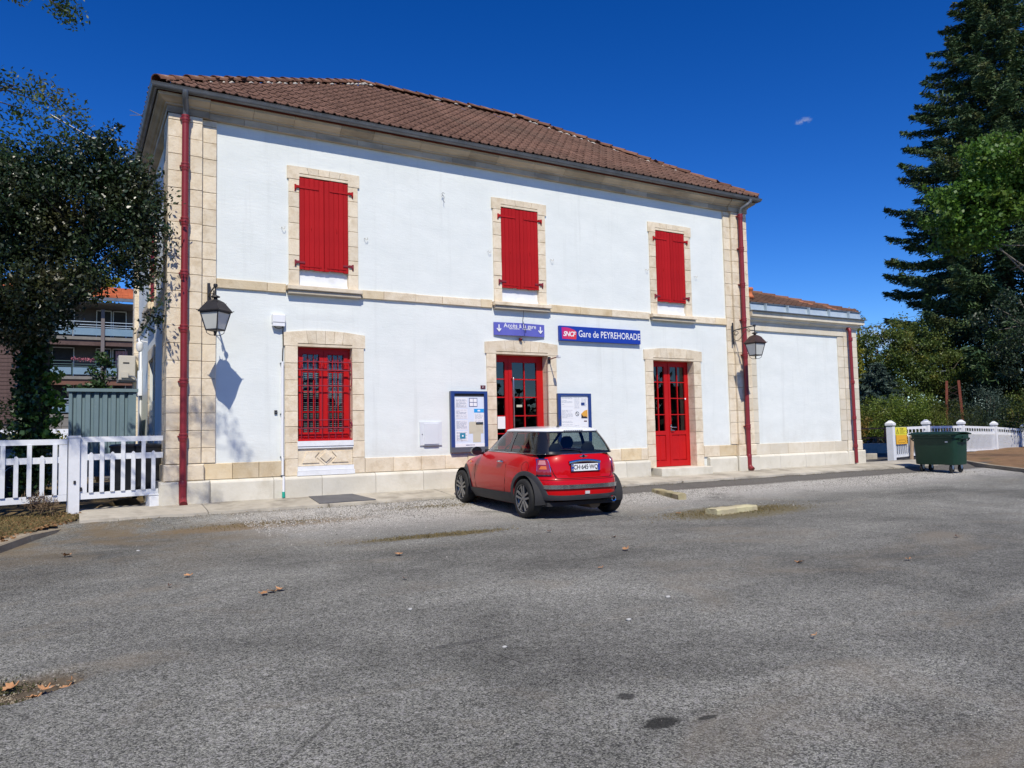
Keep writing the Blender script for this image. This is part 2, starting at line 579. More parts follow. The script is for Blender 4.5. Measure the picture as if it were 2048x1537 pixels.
base = t.mix(dust, base, (.215, .185, .14))
# pale loose gravel close to the building, brown dirt by the left kerb
gb = t.math('MULTIPLY', t.ramp(Y, -4.4, -2.6), t.ramp(Y, -.95, -1.15))
gm = t.math('MULTIPLY', t.math('MULTIPLY', gb, t.ramp(X, .2, 1.6)), t.ramp(t.noise(.9, 6, .7), .30, .47))
gcol = t.mix(t.ramp(ag.outputs[1], 0.1, .9), (.16, .152, .136), (.62, .60, .55))
base = t.mix(t.math('MULTIPLY', gm, .9), base, gcol)
dm = t.math('MULTIPLY', t.ramp(X, 2.8, -.5), t.math('MULTIPLY', t.ramp(Y, -5.5, -2.2), t.ramp(t.noise(1.3, 6, .68), .42, .6)))
base = t.mix(t.math('MULTIPLY', dm, .75), base, (.17, .125, .07))
ds = t.math('MULTIPLY', t.ramp(Y, -1.85, -1.6), t.ramp(X, 6.2, 7.5))
base = t.mix(t.math('MULTIPLY', ds, .85), base, (.075, .068, .06))
# brown strip of dead moss and a few oil drips
def blob(cx, cy, rx, ry, soft=.32):
    a = t.math('DIVIDE', t.math('SUBTRACT', X, cx), rx)
    b = t.math('DIVIDE', t.math('SUBTRACT', Y, cy), ry)
    d = t.math('SQRT', t.math('ADD', t.math('MULTIPLY', a, a), t.math('MULTIPLY', b, b)))
    d = t.math('ADD', d, t.ramp(t.noise(13, 6, .7), .2, .8, -.55, .55))
    return t.ramp(d, 1 + soft, 1 - soft * .3)
for (cx, cy, rx, ry, c, am) in [(1.25, -10.93, .098, .058, (.018, .018, .015), .9), (1.32, -10.55, .05, .045, (.02, .02, .018), .8), (1.5, -11.0, .05, .02, (.02, .02, .018), .8),
                                (2.9, -4.6, .9, .16, (.13, .105, .05), .8), (8.1, -5.0, 1.3, .55, (.14, .115, .055), .8), (1.2, -2.2, 1.4, .35, (.19, .13, .065), .75),
                                (1.05, -9.15, .30, .035, (.05, .05, .048), .45), (-1.2, -8.1, .5, .1, (.08, .078, .07), .3)]:
    base = t.mix(t.math('MULTIPLY', blob(cx, cy, rx, ry), am), base, c)
pm = t.n('ShaderNodeAttribute'); pm.attribute_name = 'pit'
base = t.mix(pm.outputs['Fac'], base, t.mix(t.ramp(t.noise(14, 6), .35, .65), (.055, .042, .028), (.13, .10, .065)))
t.l(base, t.b.inputs['Base Color'])
t.b.inputs['Roughness'].default_value = .88
t.b.inputs['Specular IOR Level'].default_value = .25
hgt = t.math('ADD', t.math('MULTIPLY', agd, -.6), t.math('MULTIPLY', t.noise(85, 3, .7), .6))
t.bump(hgt, 1.0, .007)
ground = np_mesh('car_park_ground', np.stack([GX, GY, GZ], -1).reshape(-1, 3), GF, t.m, smooth=True)
at = ground.data.attributes.new('pit', 'FLOAT', 'POINT')
at.data.foreach_set('value', np.clip((1.02 - pd) / .2, 0, 1).astype(np.float32).ravel())
tag(ground, 'worn grey asphalt car park in front of the station', kind='structure')

# pavement along the front, cast in slabs
pav = bpy.data.objects.new('pavement', None); COL.objects.link(pav); WM[pav.name] = Matrix.Identity(4)
tag(pav, 'narrow worn concrete pavement along the station front', kind='structure')
x = -1.25
k = 0
while x < 21.2:
    L = rnd.uniform(1.5, 2.4)
    x2 = min(x + L, 21.3)
    n = 8
    P = []
    for j in range(5):
        yy = [.3, -.15, -.5, -.85, -1.0][j]
        zz = [-.004, -.004, -.03, -.062, -.085][j]
        row = []
        for i in range(n + 1):
            xx = x + .006 + (x2 - x - .012) * i / n
            yo = rnd.uniform(-.05, .03) if j == 4 else 0
            if xx < .2 and j < 2: yo += 0
            row.append((xx, yy + yo, zz + rnd.uniform(-.003, .003)))
        P.append(row)
    m = MB().grid(P, flip=True)
    edge = [(p[0], p[1] - .012, p[2] - .10) for p in P[-1]]
    m.grid([P[-1], edge], flip=True)
    m.grid([[P[j][0] for j in range(5)], [(P[j][0][0], P[j][0][1], -.3) for j in range(5)]])
    m.grid([[P[j][-1] for j in range(5)], [(P[j][-1][0], P[j][-1][1], -.3) for j in range(5)]], flip=True)
    m.build('slab', CONCRETE, pav)
    x = x2
# tan flat plate let into the pavement
h = MB()
h.add([(2.36, -.19, .008), (3.17, -.19, .008), (3.36, -.93, -.058), (2.33, -.97, -.060), (2.36, -.19, -.05), (3.17, -.19, -.05), (3.36, -.93, -.11), (2.33, -.97, -.11)],
      [(3, 2, 1, 0), (0, 1, 5, 4), (1, 2, 6, 5), (2, 3, 7, 6), (3, 0, 4, 7)])
tag(h.build('access_plate', SLATE), 'flat dark grey plate lying on the pavement below the barred window', 'cover plate')

# verge on the left with its kerb
KERB = [(-6.0, -13.0), (-3.4, -6.8), (-2.62, -4.4), (-2.08, -2.95), (-1.80, -2.1), (-1.42, -1.12)]
def kerb_dist(x, y):
    d = np.full(np.shape(x), 1e9)
    sgn = np.ones(np.shape(x))
    for (ax, ay), (bx, by) in zip(KERB[:-1], KERB[1:]):
        ex, ey = bx - ax, by - ay
        tt = np.clip(((x - ax) * ex + (y - ay) * ey) / (ex * ex + ey * ey), 0, 1)
        dd = np.hypot(x - ax - tt * ex, y - ay - tt * ey)
        side = (ex * (y - ay) - ey * (x - ax))
        upd = dd < d
        d = np.where(upd, dd, d)
        sgn = np.where(upd, np.sign(side), sgn)
    return d * sgn
def verge_z(x, y):
    d = np.maximum(kerb_dist(x, y), 0)
    e = np.clip(d / 1.7, 0, 1)
    return gh(x, np.minimum(y, -1.4)) + .085 + e * .155 + .012 * np.sin(x * 5.1) * np.sin(y * 4.3)
vx = axis([(-30, -8, 2), (-8, -.15, .12), (-.15, -.139, .02)])
vy = axis([(-14, -6, .5), (-6, 2, .12), (2, 12, .5), (12, 60, 4)])
VX, VY = np.meshgrid(vx, vy)
VZ = verge_z(VX, VY)
kd = kerb_dist(VX, VY)
keep = (kd > .06) | (VY > -.6)
nvx = len(vx)
ii = np.arange(len(vy) - 1)[:, None] * nvx + np.arange(nvx - 1)[None]
q = np.stack([ii, ii + 1, ii + nvx + 1, ii + nvx], -1)
ok = keep[:-1, :-1] & keep[1:, :-1] & keep[:-1, 1:] & keep[1:, 1:] & ~((VX[:-1, :-1] > -1.3) & (VY[:-1, :-1] < -.45))
VERGE = mat('dry_verge', (.10, .075, .035), (.22, .15, .07), 3.5, .95, bump=.9, bscale=40, bdist=.03, stain=(.06, .07, .022), sscale=1.4, samt=.7, slo=.5, shi=.66)
verge = np_mesh('verge', np.stack([VX, VY, VZ], -1).reshape(-1, 3), q[ok].reshape(-1, 4), VERGE, smooth=True)
tag(verge, 'dry brown grass verge behind the left kerb', kind='structure')
kerb = bpy.data.objects.new('kerb', None); COL.objects.link(kerb); WM[kerb.name] = Matrix.Identity(4)
tag(kerb, 'worn concrete kerb edging the left verge', kind='structure')
KERBM = mat('kerb_concrete', (.24, .20, .14), (.34, .29, .21), 3, .93, bump=.5, bscale=30, stain=(.12, .10, .07), sscale=2.2, samt=.6, orand=.1)
for (ax, ay), (bx, by) in zip(KERB[:-1], KERB[1:]):
    L = math.hypot(bx - ax, by - ay)
    nseg = max(1, round(L / 1.0))
    ux, uy = (bx - ax) / L, (by - ay) / L
    nxv, nyv = -uy, ux
    for s in range(nseg):
        a, b = s * L / nseg + .004, (s + 1) * L / nseg - .004
        pts = []
        for d in (a, b):
            for off, dz in ((0, -.1), (.012, .085), (.03, .102), (.17, .104), (.17, -.1)):
                px_, py_ = ax + ux * d + nxv * off, ay + uy * d + nyv * off
                fade = 1.0 if py_ < -1.9 else max(.35, 1 - (py_ + 1.9) * .75)
                pts.append((px_, py_, float(gh(px_, min(py_, -1.4))) + dz * (fade if dz > 0 else 1)))
        MB().add(pts, [(4, 3, 2, 1, 0), (5, 6, 7, 8, 9)] + [(i, i + 1, i + 6, i + 5) for i in range(4)]).build('kerb_stone', KERBM, kerb)

# earth strip with a kerb at the foot of the right fence
rk = [(19.6, -3.9), (20.35, -3.35), (21.3, -2.0), (22.3, -.45), (22.6, .55)]
SOIL = mat('dry_soil', (.17, .095, .045), (.27, .16, .08), 4, .95, bump=.9, bscale=26, bdist=.03, stain=(.10, .085, .035), sscale=1.3, samt=.6)
P = []
for i, (a, b) in enumerate(rk):
    P.append([(a + d * .93, b + d * .35, float(gh(a + d * .93, b + d * .35)) + .06 + .02 * math.sin(d * 2 + i)) for d in (0.14, .6, 1.2, 2, 3, 4, 5, 6, 7, 8, 10, 12, 14, 16, 20, 26)])
tag(MB().grid(P, flip=True).build('earth_bank', SOIL, smooth=180), 'strip of bare orange earth below the right fence', kind='structure')
kb2 = bpy.data.objects.new('kerb', None); COL.objects.link(kb2); WM[kb2.name] = Matrix.Identity(4)
tag(kb2, 'low concrete edging beside the green bin', kind='structure')
for (a, b), (c, d) in zip(rk[:-1], rk[1:]):
    za, zb = float(gh(a, b)), float(gh(c, d))
    m = MB().bar((a + .08, b, za), (c + .08, d, zb), .14, .20)
    m.build('kerb_stone', KERBM, kb2)
# ------------------------------------------------------------------ the station
ST = thing('station_building', 'two storey white station with limestone quoins, red shutters and hipped tile roof', 'building', world=True)

def stone_part(name):
    o = bpy.data.objects.new(name, None); COL.objects.link(o); o.parent = ST
    return o

def part_empty(name, parent):
    o = bpy.data.objects.new(name, None); COL.objects.link(o); attach(o, parent)
    return o

# front wall with its openings, side and back walls
W_UP = [(2.715, .66, 3.86, 6.0), (7.02, .66, 3.86, 6.0), (11.325, .66, 3.86, 6.0)]
W_LO = [(2.728, .75, .372, 2.86), (7.02, .875, -.1, 2.86), (11.315, .89, -.1, 2.86)]
holes = [(c - h, c + h, a, b) for c, h, a, b in W_UP + W_LO]
def wall_grid(u0, u1, z0, z1, holes, fn, depth):
    us = sorted({u0, u1} | {v for h in holes for v in h[:2]})
    zs = sorted({z0, z1} | {v for h in holes for v in h[2:]})
    m = MB()
    for a, b in zip(us[:-1], us[1:]):
        for c, d in zip(zs[:-1], zs[1:]):
            if any(h[0] - 1e-6 <= a and b <= h[1] + 1e-6 and h[2] - 1e-6 <= c and d <= h[3] + 1e-6 for h in holes):
                continue
            m.add([fn(a, 0, c), fn(b, 0, c), fn(b, 0, d), fn(a, 0, d)], [(0, 1, 2, 3)])
    for a, b, c, d in holes:
        for p, q in (((a, c), (a, d)), ((a, d), (b, d)), ((b, d), (b, c)), ((b, c), (a, c))):
            m.add([fn(p[0], 0, p[1]), fn(q[0], 0, q[1]), fn(q[0], depth, q[1]), fn(p[0], depth, p[1])], [(0, 1, 2, 3)])
    return m
wall_grid(.30, 13.6, -.1, 7.0, holes, lambda u, d, z: (u, d, z), .45).build('front_wall', RENDER, ST)
SIDE_H = [(3.20, 4.25, .15, 2.8), (3.15, 4.15, 3.95, 5.95)]
wall_grid(.2, 8.0, -.1, 7.0, SIDE_H, lambda u, d, z: (.10 + d, u, z), .4).build('side_wall', RENDER, ST)
m = MB()
m.add([(13.82, .2, -.1), (13.82, 8.0, -.1), (13.82, 8.0, 6.95), (13.82, .2, 6.95)], [(0, 1, 2, 3)])
m.add([(.1, 8.0, -.1), (13.82, 8.0, -.1), (13.82, 8.0, 6.95), (.1, 8.0, 6.95)], [(3, 2, 1, 0)])
m.build('rear_wall', RENDER, ST)
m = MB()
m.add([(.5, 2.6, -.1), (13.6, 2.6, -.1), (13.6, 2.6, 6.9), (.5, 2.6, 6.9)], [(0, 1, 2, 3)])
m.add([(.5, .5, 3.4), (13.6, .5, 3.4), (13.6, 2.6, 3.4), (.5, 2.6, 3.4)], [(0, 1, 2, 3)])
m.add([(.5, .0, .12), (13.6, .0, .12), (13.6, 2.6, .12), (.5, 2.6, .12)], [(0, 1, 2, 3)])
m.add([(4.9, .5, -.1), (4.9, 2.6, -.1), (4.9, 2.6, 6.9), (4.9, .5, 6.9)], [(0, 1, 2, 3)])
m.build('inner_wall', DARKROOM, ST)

# quoins: wide pier and inner strip, both ends of the front, with the return on the left side
q = stone_part('quoin')
zs = [.662] + [.925 + .2975 * i for i in range(20)] + [6.69]
def course(z0, z1, x0, x1, y0, y1, mt=STONE, parent=q, face='-y', c=.006):
    return MB().stone(x0, x1, y0, y1, z0 + .003, z1 - .003, c, face).build('stone', mt, parent)
for a, b in zip(zs[:-1], zs[1:]):
    j = rnd.uniform(-.004, .004)
    course(a, b, 0, .549, -.10 + j, .35)
    course(a + (0 if a > 1 else .0), b, .556, .792, -.045 + rnd.uniform(-.003, .003), .2, STONE)
    course(a, b, 13.148, 13.368, -.045 + rnd.uniform(-.003, .003), .2)
    course(a, b, 13.374, 13.93, -.10 + rnd.uniform(-.004, .004), .35)
    MB().stone(.0, .2, .356, .62, a + .003, b - .003, .006, '-x').build('stone', STONE, q)
    MB().stone(.0, .2, 7.62, 8.17, a + .003, b - .003, .006, '-x').build('stone', STONE, q)
for x0, x1, y0 in ((-.03, .60, -.135), (13.33, 13.96, -.135)):
    course(.372, .658, x0, x1, y0, .5, STONE, q, c=.02)
MB().stone(-.03, .2, .5, 8.2, .372, .66, .02, '-x').build('stone', STONE, q)

# base course and plinth, broken by the two doors and the window bay
q = stone_part('base_course')
def run(name_parent, x0, x1, z0, z1, y0, y1, lo, hi, mt, c=.008, ys=.004):
    x = x0
    while x < x1 - .01:
        L = rnd.uniform(lo, hi)
        x2 = x + L if x + L < x1 - lo * .5 else x1
        course(z0 + rnd.uniform(0, .002), z1 + rnd.uniform(-.008, .004), x + .003, x2 - .003, y0 + rnd.uniform(-ys, ys), y1, mt[rnd.randrange(len(mt))] if isinstance(mt, list) else mt, name_parent, c=c)
        x = x2
MXB = [STONE, STONE, STONE_OCHRE, STONE_OCHRE, STONE]
run(q, .603, 1.975, .374, .655, -.035, .3, .4, .6, [STONE_OCHRE, STONE_OCHRE, STONE])
run(q, 3.482, 6.142, .374, .655, -.035, .3, .3, .6, MXB)
run(q, 7.898, 10.42, .374, .655, -.035, .3, .4, .7, MXB)
run(q, 12.21, 13.327, .374, .655, -.035, .3, .4, .7, MXB)
q = stone_part('plinth')
def plinth_run(x0, x1, y0=-.12):
    x = x0
    while x < x1 - .01:
        L = rnd.uniform(.7, 1.2)
        x2 = x + L if x + L < x1 - .5 else x1
        m = MB()
        a, b = x + .004, x2 - .004
        pr = [(y0, -.2), (y0, .318), (y0 + .012, .342), (y0 + .03, .358), (-.03, .371), (.3, .371), (.3, -.2)]
        m.prism(pr, a, b, 'x')
        m.build('stone', PLINTH, q)
        x = x2
plinth_run(.70, 6.14)
plinth_run(7.90, 10.42)
plinth_run(12.31, 13.26)
for a, b in ((-.10, .69), (13.27, 14.02)):
    MB().stone(a, b, -.185, .6, -.2, .371, .03).build('stone', PLINTH, q)
MB().stone(-.10, .2, .61, 8.25, -.2, .37, .03, '-x').build('stone', PLINTH, q)

# string course between the storeys
q = stone_part('string_course')
for a, b in ((.796, 2.0), (3.43, 6.30), (7.74, 10.60), (12.05, 13.144)):
    run(q, a, b, 3.715, 3.888, -.045, .2, .45, .95, [STONE, STONE, STONE_OCHRE], c=.006)
MB().stone(.05, .3, .63, 7.61, 3.715, 3.888, .006, '-x').build('stone', STONE, q)

# cornice: a frieze course and a moulded course, mitred at the corners
q = stone_part('cornice')
FR = [(.02, 6.693), (.02, 6.805)]
MO = [(.02, 6.808), (.045, 6.82), (.05, 6.845), (.085, 6.86), (.12, 6.89), (.17, 6.92), (.18, 6.965)]
def molded(pr, xa, xb, ma, mb_, base_y, mt, side=None):
    """profile (projection, z) run along the front; ma / mb_ mitre the ends"""
    m = MB()
    A = [((xa - p if ma else xa), base_y - p, z) for p, z in pr]
    B = [((xb + p if mb_ else xb), base_y - p, z) for p, z in pr]
    back = [(.3, pr[-1][1]), (.3, pr[0][1])]
    A += [(xa, y, z) for y, z in back]
    B += [(xb, y, z) for y, z in back]
    n = len(A)
    m.add(A + B, [tuple(range(n)), tuple(range(2 * n - 1, n - 1, -1))] + [(k, n + k, n + (k + 1) % n, (k + 1) % n) for k in range(n)])
    return m.build('stone', mt, q)
def split(x0, x1, lo, hi):
    xs = [x0]
    while xs[-1] < x1:
        n = xs[-1] + rnd.uniform(lo, hi)
        xs.append(n if n < x1 - lo * .6 else x1)
    return xs
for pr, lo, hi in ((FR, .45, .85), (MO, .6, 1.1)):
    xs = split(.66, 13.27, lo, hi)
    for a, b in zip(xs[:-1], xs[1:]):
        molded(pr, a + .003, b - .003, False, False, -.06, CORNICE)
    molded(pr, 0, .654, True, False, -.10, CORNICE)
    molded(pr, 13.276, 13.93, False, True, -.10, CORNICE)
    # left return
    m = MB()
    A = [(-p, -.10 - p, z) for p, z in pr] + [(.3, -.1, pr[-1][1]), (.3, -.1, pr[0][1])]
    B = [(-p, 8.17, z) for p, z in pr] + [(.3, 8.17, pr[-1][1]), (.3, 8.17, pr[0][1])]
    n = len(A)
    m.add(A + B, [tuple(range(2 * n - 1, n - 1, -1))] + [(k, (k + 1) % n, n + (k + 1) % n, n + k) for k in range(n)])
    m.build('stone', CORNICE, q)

# openings: stone surrounds
def surround(cx, ho, hj, he, zot, zt, rise, zeb, zb, jn, name='window_surround', nv=3, mt=STONE):
    q = stone_part(name)
    f = -.03
    arch = lambda x: zt + rise * (1 - ((x - cx) / he) ** 2)
    # voussoirs
    xi = [cx - ho * .62 + (2 * ho * .62) * k / nv for k in range(nv + 1)]
    sl = [-.035, -.012, .012, .035] if nv == 3 else [(-.04 + .08 * k / nv) for k in range(nv + 1)]
    zl = zot + .058
    for k in range(nv):
        a, b = xi[k] + .003, xi[k + 1] - .003
        MB().prism([(a, zl), (b, zl), (b + sl[k + 1], arch(b + sl[k + 1])), ((a + b) / 2, arch((a + b) / 2)), (a + sl[k], arch(a + sl[k]))], f + rnd.uniform(-.003, .003), .3).build('stone', mt, q)
    for sgn in (-1, 1):
        a = cx + sgn * (ho * .62 + .003)
        e = cx + sgn * he
        t_ = a + sgn * .038
        o = cx + sgn * (ho + .0)
        poly = [(a, zl), (o - sgn * .06 + sgn * .06, zl), (o, zeb + .003), (e, zeb + .003), (e, arch(e) - .006), (t_, arch(t_))]
        if sgn < 0: poly = poly[::-1]
        MB().prism(poly[::-1] if sgn > 0 else poly[::-1], f - .004, .3).build('stone', mt, q)
    MB().box(cx - ho + .0, cx + ho, f - .002, .28, zot, zot + .046).build('lintel_fillet', mt, q)
    for sgn in (-1, 1):
        z = zb
        hs = (zeb - zb) / jn
        for k in range(jn):
            z2 = z + hs + (rnd.uniform(-.02, .02) if k < jn - 1 else 0) if k < jn - 1 else zeb
            a, b = sorted((cx + sgn * ho, cx + sgn * hj))
            course(z, z2, a, b, f + rnd.uniform(-.004, .003), .28, mt, q)
            z = z2
    return q
# upper windows: surround, sill, pair of closed shutters
PLK = {}
def plank_mesh(wd, ht):
    k = (round(wd, 3), round(ht, 3))
    if k not in PLK:
        PLK[k] = MB().stone(-wd / 2 + .0012, wd / 2 - .0012, 0, .026, 0, ht, .004).mesh('plank', RED)
    return PLK[k]
for i, cx in enumerate((2.715, 7.02, 11.325)):
    surround(cx, .468, .66, .69, 5.935, 6.118, 0, 5.87, 3.86, 7, mt=[STONE, STONE, STONE][i])
    s_ = part_empty('window_sill', ST)
    MB().stone(cx - .71, cx + .71, -.145, .2, 3.775, 3.855, .008).build('sill_slab', STONE, s_)
    MB().stone(cx - .69, cx + .69, -.105, .2, 3.70, 3.771, .008).build('sill_moulding', SILLSTONE, s_)
    MB().box(cx - .465, cx + .465, .055, .1, 3.86, 4.24).build('window_apron', WHITEP, ST)
    MB().box(cx - .465, cx + .465, .02, .1, 3.857, 3.93).build('apron_ledge', WHITEP, ST)
    MB().box(cx - .467, cx + .467, .10, .2, 3.9, 5.93).build('window_back', DARKROOM, ST)
    for sg in (-1, 1):
        sh = part_empty('shutter', ST)
        wL = .462
        for k in range(5):
            wk = wL / 5
            xx = cx + sg * (.003 + wk * (k + .5))
            dz = rnd.uniform(-.012, .004)
            inst('plank', plank_mesh(wk, 1.735), sh, (xx, -.022 + rnd.uniform(-.0012, .0012), 4.185 + dz))
        MB().box(cx + sg * .045 if sg > 0 else cx - .42, cx + .42 if sg > 0 else cx - .045, .005, .03, 5.66, 5.75).build('batten', RED, sh)
        # strap hinges and pintles
        for zz, ln in ((5.73, .36), (4.31, .10)):
            m = MB()
            x_in, x_out = cx + sg * (.465 - ln), cx + sg * .475
            m.box(min(x_in, x_out), max(x_in, x_out), -.034, -.023, zz - .018, zz + .018)
            m.box(*(sorted((cx + sg * .47, cx + sg * .545))), -.062, -.030, zz - .022, zz + .022)
            m.tube([(cx + sg * .545, -.05, zz - .05), (cx + sg * .545, -.05, zz + .035)], .018, 8)
            m.tube([(cx + sg * .545, -.05, zz - .05), (cx + sg * .55, -.03, zz - .085)], [.014, .01], 6)
            m.build('strap_hinge', RED if zz > 5 else PIPE, sh)
        MB().box(*(sorted((cx + sg * .05, cx + sg * .42))), -.031, -.023, 4.235, 4.262).build('ledge', RED, sh)
        MB().tube([(cx + sg * .24, -.024, 4.93), (cx + sg * .243, -.034, 4.97), (cx + sg * .236, -.024, 5.02)], .006, 6).build('catch', RED, sh)
        # shutter dog fixed in the wall
        dx = cx + sg * .79
        z0 = 4.93 if sg < 0 else 4.90
        MB().tube([(dx, 0, z0), (dx, -.045, z0), (dx + .02, -.05, z0 - .035), (dx + .05, -.05, z0 - .03), (dx + .055, -.05, z0 + .015)], .0042, 6).build('shutter_dog', SILLSTONE, ST)

# barred ground floor window
cx = 2.728
surround(cx, .516, .745, .768, 2.745, 3.0, .05, 2.745, .374, 8, nv=4)
win = part_empty('window', ST)
F0, F1 = .12, .19
m = MB()
x0, x1 = 2.212, 3.243
m.box(x0, x0 + .05, F0, F1, 1.0, 2.745); m.box(x1 - .05, x1, F0, F1, 1.0, 2.745)
m.box(x0 + .05, x1 - .05, F0, F1, 2.69, 2.745); m.box(x0 + .05, x1 - .05, F0, F1, 1.0, 1.07)
m.build('window_frame', REDDOOR, win)
for a, b in ((2.262, 2.725), (2.731, 3.193)):
    m = MB()
    m.box(a, a + .075, F0 - .012, F1 - .01, 1.072, 2.688); m.box(b - .075, b, F0 - .012, F1 - .01, 1.072, 2.688)
    m.box(a + .075, b - .075, F0 - .012, F1 - .01, 2.62, 2.688); m.box(a + .075, b - .075, F0 - .012, F1 - .01, 1.072, 1.16)
    w3 = (b - a - .15) / 3
    for k in (1, 2):
        xx = a + .075 + w3 * k
        m.box(xx - .007, xx + .007, F0 + .012, F1 - .02, 1.16, 2.62)
    for zz in (1.538, 1.914, 2.29):
        m.box(a + .075, b - .075, F0 + .010, F1 - .018, zz - .009, zz + .009)
    m.build('casement', REDDOOR, win)
    MB().add([(a + .07, F1 - .035, 1.15), (b - .07, F1 - .035, 1.15), (b - .07, F1 - .035, 2.63), (a + .07, F1 - .035, 2.63)], [(0, 1, 2, 3)]).build('pane', GLASS, win)
bl = part_empty('blind', ST)
SLm = MB().add([(-.47, -.012, -.01), (.47, -.012, -.01), (.47, .012, .01), (-.47, .012, .01)], [(0, 1, 2, 3)]).mesh('slat', BLIND)
for k in range(34):
    z = 1.14 + k * .0365
    if z < 2.36: inst('slat', SLm, bl, (2.727, .27, z))
MB().box(2.24, 3.22, .25, .29, 2.36, 2.40).build('blind_rail', BLIND, bl)
gr = part_empty('window_grille', ST)
GX0 = [2.285 + .128 * k for k in range(8)]
barm = MB().tube([(0, 0, 1.02), (0, 0, 2.52)], .0065, 6)
for s in (-1, 1):
    barm.tube([(0, 0, 2.46)] + [(s * (.012 + .026 * math.sin(t * .55)), 0, 2.47 + .022 * t) for t in range(1, 4)] + [(s * .05, 0, 2.545), (s * .035, 0, 2.56)], .004, 5)
barm = barm.mesh('grille_bar', REDIRON, 60)
for xx in GX0[:-1] + [3.19]:
    inst('grille_bar', barm, gr, (xx, .015, 0))
for zz, rr in ((2.468, .010), (2.315, .014), (2.023, .010), (1.385, .010), (1.236, .011)):
    m = MB().tube([(2.218, .14, zz), (2.218, .012, zz), (3.225, .012, zz), (3.225, .14, zz)], rr, 6)
    m.build('grille_rail', REDIRON, gr, 60)
m = MB().tube([(3.225, .06, 2.53), (3.232, .0, 2.46), (3.232, -.03, 2.2), (3.228, .0, 2.02)], .008, 6)
m.tube([(3.225, .03, 1.385), (3.235, -.02, 1.3), (3.228, .0, 1.236)], .008, 6)
m.build('grille_scroll', REDIRON, gr, 60)
m = MB()
for k in range(7):
    xx = GX0[k] + .064
    m.tube([(xx - .04, .012, 1.245), (xx - .045, .012, 1.205), (xx - .02, .012, 1.185), (xx, .012, 1.2), (xx + .02, .012, 1.185), (xx + .045, .012, 1.205), (xx + .04, .012, 1.245)], .0045, 5)
m.build('grille_ornament', REDIRON, gr, 60)
MB().box(2.214, 3.24, -.0, .12, 1.002, 1.03).build('frame_ledge', REDDOOR, win)
sl_ = part_empty('window_sill', ST)
MB().box(2.2, 3.255, -.045, .2, .905, 1.0).build('sill_slab', WHITEP, sl_)
MB().box(2.2, 3.255, -.032, .2, .866, .9).build('sill_moulding', WHITEP, sl_)
ap = part_empty('carved_panel', ST)
MB().box(2.214, 3.241, .0, .25, .545, .862).build('panel_ground', STONE, ap)
cz = .70
def rot_sq(cx, cz, a, b, y0, y1):
    return MB().prism([(cx - a, cz), (cx, cz - b), (cx + a, cz), (cx, cz + b)], y0, y1)
rot_sq(2.727, cz, .17, .15, -.012, .05).build('lozenge', STONE, ap)
rot_sq(2.727, cz, .105, .092, -.035, .05).build('lozenge', STONE, ap)
for sg in (-1, 1):
    MB().prism([(2.727 + sg * .12, .60), (2.727 + sg * .43, .60), (2.727 + sg * .36, .80), (2.727 + sg * .12, .80), (2.727 + sg * .21, .70)][::sg], -.02, .05).build('raised_field', STONE, ap)
MB().box(2.2, 3.255, -.05, .2, .46, .54).build('white_step', WHITEP, ST)
MB().box(2.19, 3.265, -.075, .2, .372, .456).build('white_step', WHITEP, ST)

# two doors
def leaf(parent, x0, x1, z0, z1, y0, stl, str_, top, zg0, bars, nv, panels, hname='door_leaf'):
    d = part_empty(hname, parent)
    y1 = y0 + .05
    m = MB()
    m.box(x0, x0 + stl, y0, y1, z0, z1); m.box(x1 - str_, x1, y0, y1, z0, z1)
    m.box(x0 + stl, x1 - str_, y0, y1, z1 - top, z1)
    m.box(x0 + stl, x1 - str_, y0, y1, zg0 - .10, zg0)
    m.box(x0 + stl, x1 - str_, y0, y1, z0, z0 + .13)
    a, b = x0 + stl, x1 - str_
    m.build('leaf_frame', REDDOOR, d)
    mm = MB()
    for zz in bars: mm.box(a, b, y0 + .008, y1 - .008, zz - .011, zz + .011)
    for k in range(1, nv):
        xx = a + (b - a) * k / nv
        mm.box(xx - .011, xx + .011, y0 + .006, y1 - .006, zg0, z1 - top - (.0))
    mm.build('glazing_bars', REDDOOR, d)
    MB().add([(a, y0 + .03, zg0), (b, y0 + .03, zg0), (b, y0 + .03, z1 - top), (a, y0 + .03, z1 - top)], [(0, 1, 2, 3)]).build('pane', GLASS, d)
    MB().box(a, b, y0 + .022, y1 - .008, z0 + .13, zg0 - .10).build('lower_panel', REDDOOR, d)
    n = panels
    for k in range(n):
        pa, pb = a + (b - a) * k / n + .015, a + (b - a) * (k + 1) / n - .015
        MB().stone(pa, pb, y0 + .006, y0 + .03, z0 + .15, zg0 - .12, .014).build('raised_panel', REDDOOR, d)
    return d
surround(7.02, .65, .875, .908, 2.748, 3.0, .05, 2.75, .0, 9, name='door_surround', nv=4)
dr = part_empty('entrance_door', ST)
m = MB(); m.box(6.37, 6.42, .2, .29, .12, 2.748); m.box(7.655, 7.67, .2, .29, .12, 2.748); m.box(6.42, 7.655, .2, .29, 2.70, 2.748)
m.build('door_frame', REDDOOR, dr)
d1 = leaf(ST, 6.423, 6.79, .13, 2.70, .21, .06, .085, .10, .8, (2.232, 1.841, 1.44, 1.06), 1, 1)
d2 = leaf(ST, 6.795, 7.655, .13, 2.70, .205, .09, .145, .10, .8, (2.232, 1.841, 1.44, 1.06), 2, 2)
MB().tube([(6.86, .2, 2.25), (6.865, .11, 2.26), (6.865, .11, 2.1), (6.86, .11, .95), (6.86, .2, .94)], .014, 8).build('pull_handle', STEEL, d2, 60)
MB().box(7.0, 7.14, .232, .236, 1.63, 1.68).build('sticker', mat('pale_sticker', (.5, .5, .38), rough=.6), d2)
